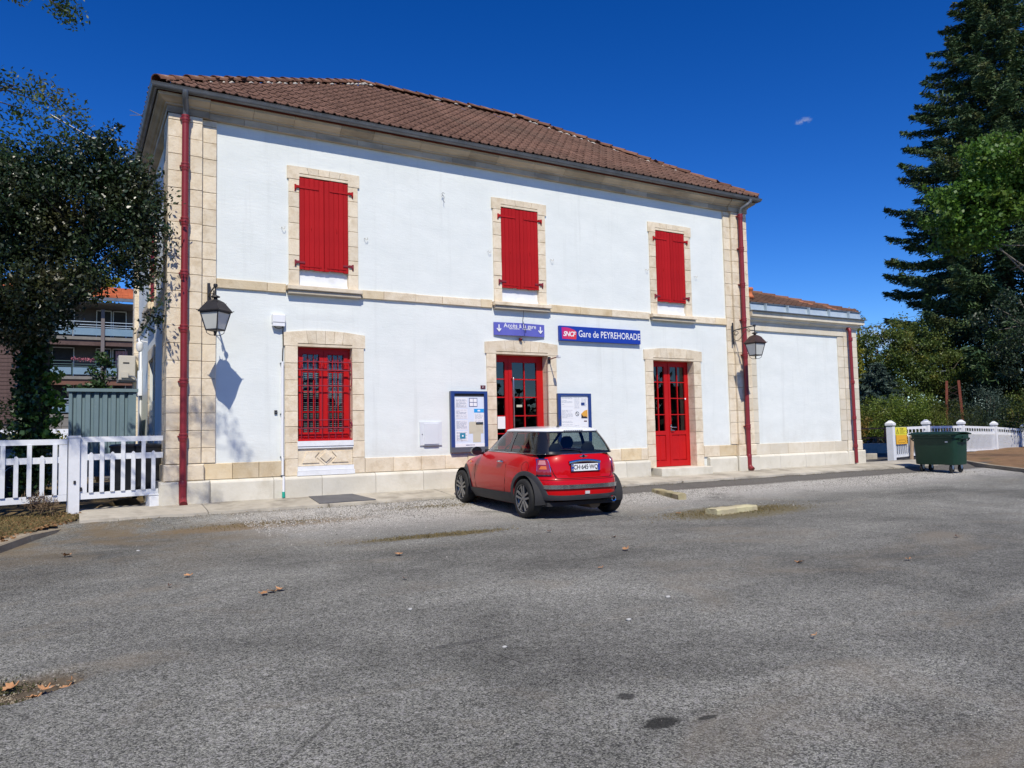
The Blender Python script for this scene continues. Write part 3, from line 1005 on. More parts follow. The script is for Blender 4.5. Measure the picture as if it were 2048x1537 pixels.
MB().box(6.505, 6.69, .20, .208, 1.165, 1.425).build('paper_notice', WHITE, d1)
MB().box(6.15, 7.9, -.2, .4, -.1, .12).build('threshold', CONCRETE, ST)
surround(11.315, .65, .89, .925, 2.748, 2.995, .05, 2.75, .165, 9, name='door_surround', nv=4)
m = MB(); m.box(10.668, 10.70, .2, .29, .17, 2.748); m.box(11.95, 11.965, .2, .29, .17, 2.748); m.box(10.70, 11.95, .2, .29, 2.715, 2.748)
dr = part_empty('waiting_room_door', ST)
m.build('door_frame', REDDOOR, dr)
l1 = leaf(ST, 10.702, 11.322, .18, 2.715, .21, .10, .13, .10, 1.045, (2.236, 1.841, 1.441), 2, 2)
l2 = leaf(ST, 11.327, 11.948, .18, 2.715, .21, .06, .095, .10, 1.045, (2.236, 1.841, 1.441), 2, 2)
MB().box(11.318, 11.335, .197, .212, .19, 2.70).build('cover_strip', REDDOOR, dr)
m = MB().box(11.345, 11.375, .19, .212, 1.04, 1.20)
m.tube([(11.36, .20, 1.13), (11.36, .15, 1.13), (11.49, .15, 1.125)], .011, 8)
m.tube([(11.36, .19, 1.06), (11.36, .17, 1.06), (11.44, .165, 1.055)], .008, 6)
m.build('door_handle', STEEL, l2)
m = MB().lathe([(.0, .205), (.022, .2), (.022, .21)], 12, (11.86, 0, 1.83), 'y')
m.build('sticker', WHITE, l2)
m = MB(); m.prism([(-.33, -.1), (-.33, .155), (-.30, .168), (.3, .17), (.3, -.1)], 10.56, 12.18, 'x')
m.build('door_step', PLINTH, ST)

# left side: a door recess and a shuttered window seen along the wall
sd = part_empty('side_door', ST)
MB().box(.36, .40, 3.2, 4.25, .15, 2.8).build('door_leaf', mat('dark_red_door', (.07, .012, .014), rough=.5), sd)
qs = stone_part('door_surround')
for ya, yb in ((3.0, 3.2), (4.25, 4.45)):
    z = .38
    for k in range(8):
        MB().stone(.07, .40, ya + .002, yb - .002, z + .003, z + .30 - .003, .006, '-x').build('stone', STONE, qs)
        z += .3
MB().stone(.07, .40, 3.0, 4.45, 2.785, 3.03, .006, '-x').build('stone', STONE, qs)
qs = stone_part('window_surround')
for ya, yb in ((2.96, 3.15), (4.15, 4.34)):
    z = 3.9
    for k in range(7):
        MB().stone(.07, .3, ya + .002, yb - .002, z + .003, z + .283, .006, '-x').build('stone', STONE, qs)
        z += .286
MB().stone(.07, .3, 2.94, 4.36, 5.905, 6.12, .006, '-x').build('stone', STONE, qs)
MB().stone(-.06, .3, 2.93, 4.37, 3.75, 3.89, .008, '-x').build('stone', STONE, qs)
for ya, yb in ((3.155, 3.645), (3.655, 4.145)):
    sh = part_empty('shutter', ST)
    for k in range(5):
        a = ya + (yb - ya) * k / 5
        b = ya + (yb - ya) * (k + 1) / 5
        MB().stone(.085, .115, a + .001, b - .001, 4.02, 5.9, .004, '-x').build('plank', RED, sh)
    MB().tube([(.06, ya + .05, 4.25), (.05, ya - .06, 4.25)], .02, 6).build('strap_hinge', PIPE, sh)
MB().tube([(.07, 6.3, .2), (.07, 6.3, 2.4), (.06, 6.3, 3.3), (.06, 6.9, 3.6), (.06, 7.5, 3.62)], .025, 8).build('white_conduit', WHITEPL, ST, 60)
MB().box(.0, .09, 6.2, 6.42, 2.15, 2.75).build('cable_cover', WHITEPL, ST)
m = MB().tube([(.08, 4.6, 3.25), (-.06, 4.6, 3.28)], .015, 6)
m.lathe([(.02, 3.26), (.07, 3.22), (.075, 3.12), (.05, 3.05), (.01, 3.03)], 12, (-.08, 4.6, 0))
m.build('bulkhead_light', WHITEPL, ST, 40)

# ------------------------------------------------------------------ gutter, fascia, roof
EX0, EX1, EY0, EY1, EZ = -.27, 14.20, -.375, 8.55, 7.045
fas = MB()
for d0, d1, za, zb in ((.13, .105, 6.966, 7.03),):
    x0, x1, y0, y1 = EX0 + .13, EX1 - .13, EY0 + .13, EY1 - .13
    fas.box(x0, x1, y0, y0 + .03, za, zb); fas.box(x0, x0 + .03, y0 + .032, y1, za, zb)
    fas.box(x1 - .03, x1, y0 + .032, y1, za, zb)
    fas.box(x0 + .032, x1 - .032, y0 + .032, .2, za, za + .012)
    fas.box(x0 + .032, .3, .2, y1, za, za + .012)
fas.build('fascia_board', REDWOOD, ST)
gut = MB()
prof = [(-.10, .02)] + [(-.04 + .068 * math.cos(t), -.0 + .075 * math.sin(t)) for t in [math.pi + math.pi * k / 8 for k in range(9)]] + [(.036, .012), (.024, .02), (.016, .008)]
rect = [(EX0, EY1, -1, 0), (EX0, EY0, -1, -1), (EX1, EY0, 1, -1), (EX1, EY1, 1, 0)]
P = [[(x + p * sx_, y + p * sy_, EZ + z) for p, z in prof] for x, y, sx_, sy_ in rect]
gut.grid(P)
for row in (P[0], P[-1]):
    gut.add(row, [tuple(range(len(row)))])
gp_ = gut.build('gutter', ZINC, ST, 40)
# soldered joints
jm = MB().grid([[(x, -.04 + .071 * math.cos(t) * 1, .078 * math.sin(t)) for t in [math.pi + math.pi * k / 8 for k in range(9)]] for x in (-.012, .012)]).mesh('gutter_joint', ZINC, 60)
for k in range(14):
    o = inst('gutter_joint', jm, gp_, mtx=Matrix.Translation((.55 + k * 1.0, EY0, EZ)) @ Matrix.Scale(-1, 4, (0, 1, 0)))
for k in range(8):
    inst('gutter_joint', jm, gp_, mtx=Matrix.Translation((EX0, .4 + k * 1.0, EZ)) @ Matrix.Rotation(R(-90), 4, 'Z') @ Matrix.Scale(-1, 4, (0, 1, 0)))

RZ, RY = 9.95, 4.085
RXL, RXR = 4.86, 9.68
A_, B_, C_, D_ = (EX0 + .03, EY0 + .02), (EX1 - .03, EY0 + .02), (EX1 - .03, EY1 - .02), (EX0 + .03, EY1 - .02)
ez = 7.065
roof = MB()
vs = [(*A_, ez), (*B_, ez), (*C_, ez), (*D_, ez), (RXL, RY, RZ), (RXR, RY, RZ)]
vs = [(x, y, z - .035) for x, y, z in vs]
roof.add(vs, [(0, 1, 5, 4), (1, 2, 5), (2, 3, 4, 5), (3, 0, 4)])
RF = roof.build('roof', TILE, ST)
TW, TG = .218, .335
prf = [(0, .004), (.018, .028), (.045, .032), (.068, .012), (.085, .002), (.115, .002), (.132, .013), (.15, .002), (.20, .000), (.226, .004)]
def tile_mb():
    m = MB()
    P = []
    for v, lift in ((0, .022), (.39, .002)):
        P.append([(u, v, h + lift) for u, h in prf])
    m.grid(P)
    m.grid([[(u, 0, h + .022 - .018) for u, h in prf], P[0]])
    return m
TMESH = tile_mb().mesh('tile', TILE)
def slope_tiles(o0, udir, vdir, ndir, poly_fn, nu, nvv):
    out = []
    for j in range(nvv):
        for i in range(nu):
            uu = (i + (.5 if False else 0)) * TW
            vv = j * TG
            if poly_fn(uu + TW / 2, vv + TG * .5):
                out.append((uu, vv))
    return out
o0 = Vector((EX0 - .01, EY0 - .03, ez))
ud = Vector((1, 0, 0)); vd = Vector((0, RY - EY0, RZ - ez)).normalized(); nd = ud.cross(vd)
SLEN = math.hypot(RY - EY0, RZ - ez)
FW = EX1 - EX0
def in_front(u, v):
    f = v / SLEN
    l = (RXL - EX0) * f; r = FW - (EX1 - RXR) * f
    return l - .02 < u < r + .04 and v < SLEN - .05
tl = slope_tiles(o0, ud, vd, nd, in_front, 68, 17)
tl.sort(key=lambda p: (p[0] ** 2 + (p[1] * .6) ** 2))
big = MB()
tvs = [Vector(v) for v in tile_mb().v]; tfs = tile_mb().f
for n_, (u, v) in enumerate(tl):
    j = rnd.uniform(-.006, .006)
    org = o0 + ud * (u + j) + vd * (v + rnd.uniform(-.008, .008)) + nd * rnd.uniform(-.002, .004)
    tw = rnd.uniform(-.012, .012)
    u2 = (ud + vd * tw).normalized(); v2 = (vd - ud * tw).normalized()
    if n_ < 290:
        M4 = Matrix(((u2.x, v2.x, nd.x, org.x), (u2.y, v2.y, nd.y, org.y), (u2.z, v2.z, nd.z, org.z), (0, 0, 0, 1)))
        inst('tile', TMESH, RF, mtx=M4)
    else:
        big.add([org + u2 * p.x + v2 * p.y + nd * p.z for p in tvs], tfs)
big.build('far_tiles', TILE, RF, kind='stuff')
# side slopes, joined
for sx_, ex, rx in ((-1, EX0, RXL), (1, EX1, RXR)):
    vd2 = Vector((rx - ex, 0, RZ - ez)).normalized()
    ud2 = Vector((0, sx_ * 1.0, 0))
    nd2 = ud2.cross(vd2)
    o2 = Vector((ex + sx_ * .02, EY1 if sx_ < 0 else EY0, ez))
    sl2 = math.hypot(rx - ex, RZ - ez)
    Wd = EY1 - EY0
    m = MB()
    for j in range(int(sl2 / TG)):
        for i in range(41):
            u, v = i * TW, j * TG
            f = (v + TG * .5) / sl2
            if Wd / 2 * f < u + .1 < Wd - Wd / 2 * f:
                org = o2 + (-ud2 if False else Vector((0, -1 if sx_ < 0 else 1, 0))) * (u + rnd.uniform(-.006, .006)) + vd2 * (v + rnd.uniform(-.008, .008))
                uu = Vector((0, -1 if sx_ < 0 else 1, 0))
                nn = uu.cross(vd2)
                if nn.z < 0: nn = -nn
                m.add([org + uu * p.x + vd2 * p.y + nn * p.z for p in tvs], tfs)
    m.build('far_tiles', TILE, RF, kind='stuff')
# ridge and hip cover tiles on lumps of mortar
CM = MB()
pr_ = []
for vv, rr_, up_ in ((0, .108, .022), (.06, .104, .019), (.44, .092, .0)):
    pr_.append([(rr_ * math.cos(a), vv, rr_ * .9 * math.sin(a) + up_ - .03) for a in [math.pi * k / 8 for k in range(9)]])
CM.grid(pr_, flip=True)
CM.grid([[(x * .82, y + .001, z * .82) for x, y, z in pr_[0]], pr_[0]], flip=True)
CMESH = CM.mesh('ridge_tile', RIDGE, 50)
mort = MB()
def cap_line(p, q):
    p, q = Vector(p), Vector(q)
    d = (q - p); L = d.length; d.normalize()
    s_ = d.cross(Vector((0, 0, 1))).normalized()
    n = s_.cross(d)
    c = 0.0
    while c < L - .2:
        org = p + d * c + n * (.035 + rnd.uniform(-.006, .006)) + s_ * rnd.uniform(-.01, .01)
        tw = rnd.uniform(-.03, .03)
        d2 = (d + s_ * tw).normalized(); s2 = (s_ - d * tw).normalized()
        M4 = Matrix(((s2.x, d2.x, n.x, org.x), (s2.y, d2.y, n.y, org.y), (s2.z, d2.z, n.z, org.z), (0, 0, 0, 1)))
        inst('ridge_tile', CMESH, RF, mtx=M4)
        c += .38
    c = .0
    while c < L - .1:
        for sg in (-1, 1):
            if rnd.random() < .5:
                l2 = rnd.uniform(.08, .22)
                a = p + d * c + s_ * sg * .115 - n * .035
                mort.tube([a, a + d * l2 * .5 + n * rnd.uniform(.0, .02), a + d * l2], [rnd.uniform(.010, .02), rnd.uniform(.018, .034), .010], 6)
        c += .2
e3 = .05
cap_line((A_[0] + .03, A_[1] + .03, ez + e3 - .03), (RXL, RY, RZ + e3))
cap_line((RXL, RY, RZ + e3), (RXR, RY, RZ + e3))
cap_line((B_[0] - .03, B_[1] + .03, ez + e3 - .03), (RXR, RY, RZ + e3))
mort.build('ridge_mortar', LIMEMORTAR, RF, 180, kind='stuff')

# downpipes with swan necks
def downpipe(x, wall_x, ztop, zbot, collars, r=.055, neck=True, y=-.185, xb=None):
    xb = x if xb is None else xb
    d = part_empty('downpipe', ST)
    if neck:
        MB().tube([(wall_x, -.40, 7.0), (wall_x, -.39, 6.93), (wall_x * .7 + x * .3, -.33, 6.86), (x, -.24, 6.77), (x, -.195, 6.70), (x, y, ztop)], [.05, .05, .05, .05, .05, .048], 12).build('swan_neck', ZINC, d, 60)
    xx = lambda z: xb + (x - xb) * (z - zbot) / (ztop - zbot)
    n = 40
    m = MB()
    o = len(m.v)
    nn = 36
    for z in (zbot + .35, ztop):
        for k in range(nn):
            t_ = 2 * math.pi * k / nn
            rr = r * (1 + .035 * math.cos(t_ * 12))
            m.v.append((xx(z) + rr * math.cos(t_), y + rr * math.sin(t_), z))
    for k in range(nn):
        m.f.append((k, (k + 1) % nn, nn + (k + 1) % nn, nn + k))
    m.lathe([(r * 1.18, zbot + .30), (r * 1.18, zbot + .38), (r * 1.05, zbot + .39)], 20, (xx(zbot + .35), y, 0), cap=False)
    m.lathe([(r * 1.1, zbot + .02), (r * 1.12, zbot + .30), (r * 1.2, zbot + .30)], 20, (xx(zbot + .2), y, 0), cap=False)
    m.tube([(xx(zbot), y, zbot + .1), (xx(zbot), y - .03, zbot + .05), (xx(zbot), y - .10, zbot + .0)], [r * 1.12, r * 1.15, r * 1.2], 14)
    m.build('pipe', PIPE, d, 60)
    for z in collars:
        c = MB().lathe([(r * 1.03, z - .10), (r * 1.13, z - .09), (r * 1.13, z - .045), (r * 1.26, z - .04), (r * 1.26, z - .015), (r * 1.16, z - .012), (r * 1.16, z + .012), (r * 1.26, z + .015), (r * 1.26, z + .04), (r * 1.08, z + .05)], 20, (xx(z), y, 0), cap=False)
        c.box(xx(z) - r * 1.5, xx(z) + r * 1.5, y + .03, y + .09, z - .012, z + .012)
        c.build('pipe_collar', PIPE, d, 40)
downpipe(.262, .23, 6.64, .0, [6.60, 5.765, 4.816, 3.902, 2.969, 2.054, 1.13], xb=.258)
downpipe(13.625, 13.80, 6.62, .02, [6.58, 5.72, 4.78, 3.86, 2.95, 1.12], xb=13.60)

# marks on the wall: old hook, patch scars
MB().tube([(5.18, 0, 5.98), (5.18, -.06, 5.98), (5.2, -.07, 5.94), (5.19, -.065, 5.86), (5.215, -.06, 5.83)], .0045, 6).build('wall_hook', IRON, ST)
MB().tube([(5.18, -.06, 5.98), (5.15, -.07, 6.0), (5.17, -.07, 6.03), (5.21, -.06, 6.02)], .0045, 6).build('wall_hook', IRON, ST)
m = MB().grid([[(2.1 + i * .15, -.004 + (.0 if 0 < i < 9 and 0 < j < 3 else .01), 3.16 + j * .13 + (.03 * math.sin(i / 9 * 3.14) if j == 3 else 0)) for i in range(10)] for j in range(4)])
m.build('render_patch', RENDER, ST, 180)
MB().lathe([(.045, -.06), (.045, -.09), (.02, -.1)], 10, (0, 0, 0), 'y').build('vent_cap', SILLSTONE, ST, loc=(5.2, .0, 6.72))

# ------------------------------------------------------------------ annex
AN = thing('station_annex', 'low white annex with a zinc gutter joined to the right of the station', 'building', world=True, loc=(16, 0, 0))
def apart(name):
    o = bpy.data.objects.new(name, None); COL.objects.link(o); attach(o, AN); return o
AX1, AYW = 18.40, .05
m = MB()
m.add([(13.9, AYW, -.1), (18.3, AYW, -.1), (18.3, AYW, 4.1), (13.9, AYW, 4.1)], [(0, 1, 2, 3)])
m.add([(18.3, AYW, -.1), (18.3, 7.5, -.1), (18.3, 7.5, 4.1), (18.3, AYW, 4.1)], [(0, 1, 2, 3)])
m.add([(13.9, 7.5, -.1), (18.3, 7.5, -.1), (18.3, 7.5, 4.1), (13.9, 7.5, 4.1)], [(3, 2, 1, 0)])
m.build('wall', RENDER, AN)
q = apart('quoin')
zz = [.66, .93] + [.93 + .302 * k for k in range(1, 10)]
zz = [z for z in zz if z < 3.62] + [3.63]
for a, b in zip(zz[:-1], zz[1:]):
    MB().stone(17.82, AX1, 0, .3, a + .003, b - .003, .006).build('stone', STONE_PALE, q)
    MB().stone(17.57, 17.816, .02, .3, a + .003, b - .003, .006).build('stone', STONE_PALE, q)
    MB().stone(13.94, 14.24, .02, .3, a + .003, b - .003, .006).build('stone', STONE_PALE, q)
MB().stone(17.80, AX1 + .03, -.02, .3, .372, .657, .02).build('stone', STONE_PALE, q)
MB().stone(17.74, AX1 + .09, -.07, .6, -.2, .371, .03).build('stone', PLINTH, q)
MB().stone(17.82, AX1, 0, .3, 3.633, 3.86, .006).build('stone', STONE_PALE, q)
q = apart('base_course')
x = 13.97
while x < 17.78:
    x2 = min(x + rnd.uniform(.5, .8), 17.79)
    if 17.79 - x2 < .25: x2 = 17.79
    MB().stone(x + .003, x2 - .003, .015, .3, .374, .652, .006).build('stone', STONE_PALE, q)
    x = x2
x = 14.03
while x < 17.72:
    x2 = min(x + rnd.uniform(.7, 1.1), 17.73)
    if 17.73 - x2 < .3: x2 = 17.73
    MB().prism([(-.045, -.2), (-.045, .315), (-.02, .35), (.02, .372), (.3, .372), (.3, -.2)], x + .004, x2 - .004, 'x').build('stone', PLINTH, q)
    x = x2
q = apart('frieze')
x = 13.95
while x < 17.80:
    x2 = min(x + rnd.uniform(.55, .75), 17.815)
    if 17.815 - x2 < .25: x2 = 17.815
    MB().stone(x + .002, x2 - .002, .0, .3, 3.64, 3.86, .005).build('stone', STONE_PALE, q)
    x = x2
q = apart('cornice')
for pr, mt in (([(0, 3.863), (.02, 3.865), (.03, 3.9), (.075, 3.905), (.08, 3.945), (.12, 3.985)], STONE_PALE), ([(.165, 3.988), (.17, 4.12)], STONE_PALE)):
    xs = [13.945, 15.1, 16.3, 17.4, AX1]
    for i, (a, b) in enumerate(zip(xs[:-1], xs[1:])):
        A = [(a, -p, z) for p, z in pr] + [(a, .3, pr[-1][1]), (a, .3, pr[0][1])]
        last = i == len(xs) - 2
        B = [((b + p if last else b - .003), -p, z) for p, z in pr] + [(b - .003, .3, pr[-1][1]), (b - .003, .3, pr[0][1])]
        n = len(A)
        MB().add(A + B, [tuple(range(n)), tuple(range(2 * n - 1, n - 1, -1))] + [(k, n + k, n + (k + 1) % n, (k + 1) % n) for k in range(n)]).build('stone', mt, q)
    p2 = [(AX1 + p, .3, z) for p, z in pr]; p1 = [(AX1 + p, 7.6, z) for p, z in pr]
    p0 = [(AX1 + p, -p, z) for p, z in pr]
    MB().grid([p0, p1]).build('stone', mt, q)
gb = apart('zinc_gutter')
gm_ = MB()
gm_.prism([(-.21, 4.125), (-.19, 4.15), (-.13, 4.165), (-.10, 4.34), (-.12, 4.35), (-.04, 4.36), (0.3, 4.33), (.3, 4.125)], 13.945, AX1 + .06, 'x')
gm_.build('gutter', ZINC_B, gb)
MB().box(13.94, AX1 + .22, -.23, .3, 4.122, 4.142).build('drip_edge', ZINC, gb)
MB().box(13.945, AX1 + .07, -.132, -.06, 4.338, 4.366).build('gutter_lip', ZINC, gb)
for k in range(5):
    MB().box(14.45 + k * .85, 14.47 + k * .85, -.20, -.07, 4.15, 4.335).build('gutter_strap', ZINC_B, gb)
m = MB().tube([(17.97, -.02, 3.88), (17.97, -.09, 3.84), (17.97, -.10, 3.77)], .05, 12)
m.tube([(17.97, -.10, 3.78), (17.975, -.115, .02)], .045, 12)
dpa = apart('downpipe')
m.build('pipe', PIPE, dpa, 60)
for z in (3.55, 2.32, 1.3, .5):
    MB().lathe([(.048, z - .05), (.058, z - .04), (.058, z + .04), (.048, z + .05)], 14, (17.972, -.11, 0), cap=False).build('pipe_collar', PIPE, dpa, 40)
# low tiled roof with its hip towards the right
asl = .375
am = MB()
ax0, ax1, ay0, az = 13.95, AX1 + .05, -.05, 4.33
hr = 3.4
am.add([(ax0, ay0, az), (ax1, ay0, az), (ax1 - hr, ay0 + hr, az + hr * asl), (ax0, ay0 + hr, az + hr * asl)], [(0, 1, 2, 3)])
am.add([(ax1, ay0, az), (ax1, ay0 + 2 * hr, az), (ax1 - hr, ay0 + hr, az + hr * asl)], [(0, 1, 2)])
am.add([(ax0, ay0 + 2 * hr, az), (ax1, ay0 + 2 * hr, az), (ax1 - hr, ay0 + hr, az + hr * asl), (ax0, ay0 + hr, az + hr * asl)], [(3, 2, 1, 0)])
AR = am.build('roof', TILE, AN)
vd3 = Vector((0, 1, asl)).normalized(); nd3 = Vector((1, 0, 0)).cross(vd3)
m = MB(); ml = MB()
for j in range(10):
    for i in range(22):
        u, v = i * TW, j * TG
        yy = v * vd3.y
        if u + .1 < (ax1 - ax0) - yy + .05:
            org = Vector((ax0 + u + rnd.uniform(-.006, .006), ay0 - .02, az + .02)) + vd3 * v
            (ml if i > 14 and rnd.random() < .3 else m).add([org + Vector((1, 0, 0)) * p.x + vd3 * p.y + nd3 * p.z for p in tvs], tfs)
m.build('tiles', TILE, AR, kind='stuff')
ml.build('pale_tiles', TILE_LIGHT, AR, kind='stuff')
p, q_ = Vector((ax1 - .05, ay0 + .05, az + .06)), Vector((ax1 - hr, ay0 + hr, az + hr * asl + .06))
d = (q_ - p).normalized(); s_ = d.cross(Vector((0, 0, 1))).normalized(); n = s_.cross(d)
c = 0
while c < (q_ - p).length - .2:
    org = p + d * c
    inst('ridge_tile', CMESH, AR, mtx=Matrix(((s_.x, d.x, n.x, org.x), (s_.y, d.y, n.y, org.y), (s_.z, d.z, n.z, org.z), (0, 0, 0, 1))))
    c += .38
m = MB().lathe([(.075, 0), (.075, .10), (.115, .12), (.12, .16), (.085, .19), (.075, .24), (.075, .30), (.10, .33), (.11, .36), (.095, .40), (.05, .40)], 18, (14.55, .45, 4.48))
m.build('chimney_pot', TERRACOTTA, AN, 40)
# ------------------------------------------------------------------ wall lanterns
def lantern(label, px, zp, L, rot, ztop, mt_roof, arm_scroll=True):
    """wall plate at px, arm reaching L out from the wall, four sided lantern below"""
    o = thing('wall_lantern', label, 'lantern', (px, -.10, ztop), group='wrought iron wall lanterns on the station front')
    yb = -.045 if px < 1 else 0.0
    MB().box(-.022, .022, -.012 + 0, .0 if px > 1 else .055, -.36, .20).build('wall_plate', IRON, o)
    m = MB().tube([(0, -.01, -.03), (0, -.10, .0), (0, -L * .5, .02), (0, -L, .03)], .014, 8)
    m.lathe([(.0, .0), (.03, .005), (.036, .03), (.03, .058), (.0, .062)], 12, (0, -L, 0))
    m.build('arm', IRON, o, 60)
    m = MB()
    pts = [(0, -.03, -.12)]
    # large scroll near the plate and the long brace curling up to the arm
    for k in range(15):
        a = math.pi * 1.9 * k / 14
        rr = .075 * (1 - .55 * k / 14)
        pts.append((0, -.115 + -rr * math.cos(a) * -1 * -1 + .0, -.10 + rr * math.sin(a)))
    m.tube(pts, .007, 6)
    br = [(0, -.02, -.20), (0, -.08, -.27), (0, -.17, -.275), (0, -.26, -.22), (0, -.36, -.12), (0, -.46, -.045), (0, -.53, -.02)]
    for k in range(10):
        a = math.pi * 1.6 * k / 9
        rr = .05 * (1 - .5 * k / 9)
        br.append((0, -.53 - rr * math.sin(a), -.07 + rr * math.cos(a)))
    m.tube(br, .007, 6)
    m.build('scroll_brace', IRON, o, 60)
    # lantern
    c = (0, -L, 0)
    q2 = math.sqrt(2)
    sq = lambda r, z: [(r * q2 * math.cos(rot + math.pi / 4 + math.pi / 2 * k), -L + r * q2 * math.sin(rot + math.pi / 4 + math.pi / 2 * k), z) for k in range(4)]
    m = MB().tube([(0, -L, .02), (0, -L, -.14)], .012, 8)
    m.lathe([(.014, -.12), (.03, -.135), (.07, -.15), (.075, -.165), (.03, -.18), (.035, -.20), (.06, -.215)], 16, (0, -L, 0))
    m.build('finial', IRON, o, 50)
    zt = -.21
    m = MB()
    rings = [sq(.05, zt), sq(.10, zt - .035), sq(.108, zt - .055), sq(.115, zt - .06), sq(.185, zt - .175), sq(.195, zt - .185), sq(.19, zt - .205), sq(.17, zt - .21)]
    m.grid(rings, closed=True)
    for k in range(4):
        x, y, z = sq(.195, zt - .18)[k]
        m.tube([(x, y, z), (x * 1.08, -L + (y + L) * 1.08, z + .0)], [.008, .004], 5)
        x, y, z = sq(.112, zt - .06)[k]
        m.tube([(x, y, z), (x * 1.1, -L + (y + L) * 1.1, z + .012)], [.007, .003], 5)
    m.build('lantern_roof', mt_roof, o)
    a, b = sq(.165, zt - .215), sq(.105, zt - .50)
    m = MB()
    for k in range(4):
        m.bar(a[k], b[k], .018)
        m.bar(b[k], b[(k + 1) % 4], .02)
        m.bar(a[k], a[(k + 1) % 4], .022)
    m.build('cage', IRON, o)
    for k in range(4):
        MB().add([a[k], a[(k + 1) % 4], b[(k + 1) % 4], b[k]], [(0, 1, 2, 3)]).build('panel', FROST, o)
    MB().add(sq(.105, zt - .505), [(0, 1, 2, 3)]).build('base_plate', IRON, o)
    m = MB()
    bb = sq(.10, zt - .50)
    for k in range(4):
        x, y, z = bb[k]
        m.tube([(x, y, z), (x * .95, -L + (y + L) * .95, z - .05), (x * .55, -L + (y + L) * .55, z - .085), (0, -L, z - .085)], .006, 5)
    m.lathe([(.012, zt - .52), (.02, zt - .545), (.012, zt - .56), (.02, zt - .58), (.0, zt - .60)], 10, (0, -L, 0))
    m.build('bottom_finial', IRON, o, 60)
    return o
lantern('black wrought iron lantern with a dark roof hanging beside the left downpipe', .665, 3.6, .70, R(45), 3.575, IRON)
lantern('black scrolled bracket lantern with a browned roof hanging beside the right downpipe', 13.28, 3.6, .72, R(0), 3.575, IRONRUST)
# cable of the right lantern
MB().tube([(13.28, -.105, 3.2), (13.29, -.115, 3.05), (13.33, -.108, 2.85), (13.36, -.108, 2.7)], .006, 6)

# ------------------------------------------------------------------ signs
sg = thing('station_sign', 'long blue sign reading Gare de PEYREHORADE with a pink logo', 'sign', (9.11, 0, 3.26), world=True)
MB().box(7.964, 10.258, -.075, -.012, 3.097, 3.427).build('panel', SIGNBLUE, sg)
MB().box(7.98, 10.24, -.012, .0, 3.13, 3.40).build('back_rail', ZINC, sg)
put_text(MB(), 'Gare de PEYREHORADE', .215, 9.36, -.0765, 3.262, xs=.785, bold=.0012, spacing=1.02).build('lettering', WHITE, sg)
LOGO = NT('logo_gradient')
sx = LOGO.n('ShaderNodeSeparateXYZ'); LOGO.l(LOGO.co(), sx.inputs[0])
f = LOGO.ramp(LOGO.math('ADD', LOGO.math('MULTIPLY', sx.outputs[0], 1.0), LOGO.math('MULTIPLY', sx.outputs[2], -.6)), 8.02 - .6 * 3.4, 8.43 - .6 * 3.13)
LOGO.l(LOGO.mix(f, (.50, .012, .20), (.72, .05, .02)), LOGO.b.inputs['Base Color'])
LOGO.b.inputs['Roughness'].default_value = .4
MB().prism([(8.03, 3.135), (8.405, 3.135), (8.425, 3.30), (8.36, 3.345), (8.22, 3.385), (8.10, 3.395), (8.02, 3.395)], -.0775, -.07).build('logo', LOGO.m, sg)
put_text(MB(), 'SNCF', .15, 8.218, -.079, 3.245, xs=.98, bold=.0035, shear=.25, spacing=.86).build('logo_lettering', WHITE, sg)

sv = thing('access_sign', 'violet sign with white arrows reading Accès à la gare above the entrance', 'sign', (6.96, 0, 3.28), world=True)
x0, xm, x1 = 6.325, 6.957, 7.59
MB().prism([(x0, -.035), (xm, -.10), (x1, -.035), (x1, -.02), (xm, -.085), (x0, -.02)], 3.147, 3.42, 'z').build('panel', SIGNVIOLET, sv)
m = MB()
for xx in (x0 + .12, x1 - .12): m.box(xx - .02, xx + .02, -.036, .0, 3.2, 3.37)
m.build('bracket', ZINC, sv)
def on_v(mb, pts_faces):
    vs, fs = pts_faces
    out = []
    for x, y, z in vs:
        yy = -.036 - .065 * (1 - abs(x - xm) / (xm - x0)) - .0015
        out.append((x, yy, z))
    mb.add(out, fs)
m = MB()
def line_txt(txt, size, cx, cz, **kw):
    # one word at a time, so that no word bridges the fold too far
    vs, fs = text_mb(txt, size, **kw)
    return [(a + cx, b, c + cz) for a, b, c in vs], fs
on_v(m, line_txt('Accès à la gare', .128, xm, 3.355, bold=.0012, spacing=1.04))
for sgx in (-1, 1):
    on_v(m, line_txt('Station extérieur' if sgx < 0 else 'Passage à niveau', .036, xm + sgx * .155, 3.293, bold=.001))
m.build('lettering', WHITE, sv)
m = MB()
for ax in (x0 + .115, x1 - .115):
    s_ = 1
    pl = [(-.012, .085), (.012, .085), (.012, -.02), (.045, .012), (.055, -.01), (0, -.07), (-.055, -.01), (-.045, .012), (-.012, -.02)]
    yy = -.036 - .065 * (1 - abs(ax - xm) / (xm - x0))
    m.prism([(ax + a, 3.285 + b) for a, b in pl], yy - .012, yy - .0)
m.build('arrow', WHITE, sv)
# wire loop hanging in front of it
tag(MB().tube([(7.03, -.10, 3.70), (6.99, -.16, 3.58), (6.96, -.17, 3.46), (7.0, -.17, 3.36), (7.02, -.17, 3.27), (7.04, -.17, 3.22), (7.025, -.17, 3.20), (7.005, -.17, 3.22), (7.015, -.17, 3.26), (7.02, -.17, 3.3)], .006, 6).build('dangling_wire', IRON, None, 60), 'thin dark wire with a loop dangling over the violet sign', 'wire')
tag(MB().lathe([(.0, -.0), (.035, -.0), (.035, -.05), (.02, -.07), (.0, -.075)], 12, (6.965, -.03, 3.075), 'y').build('sensor', DARKRED, None, 50), 'small dark red bell knob above the entrance arch', 'knob')

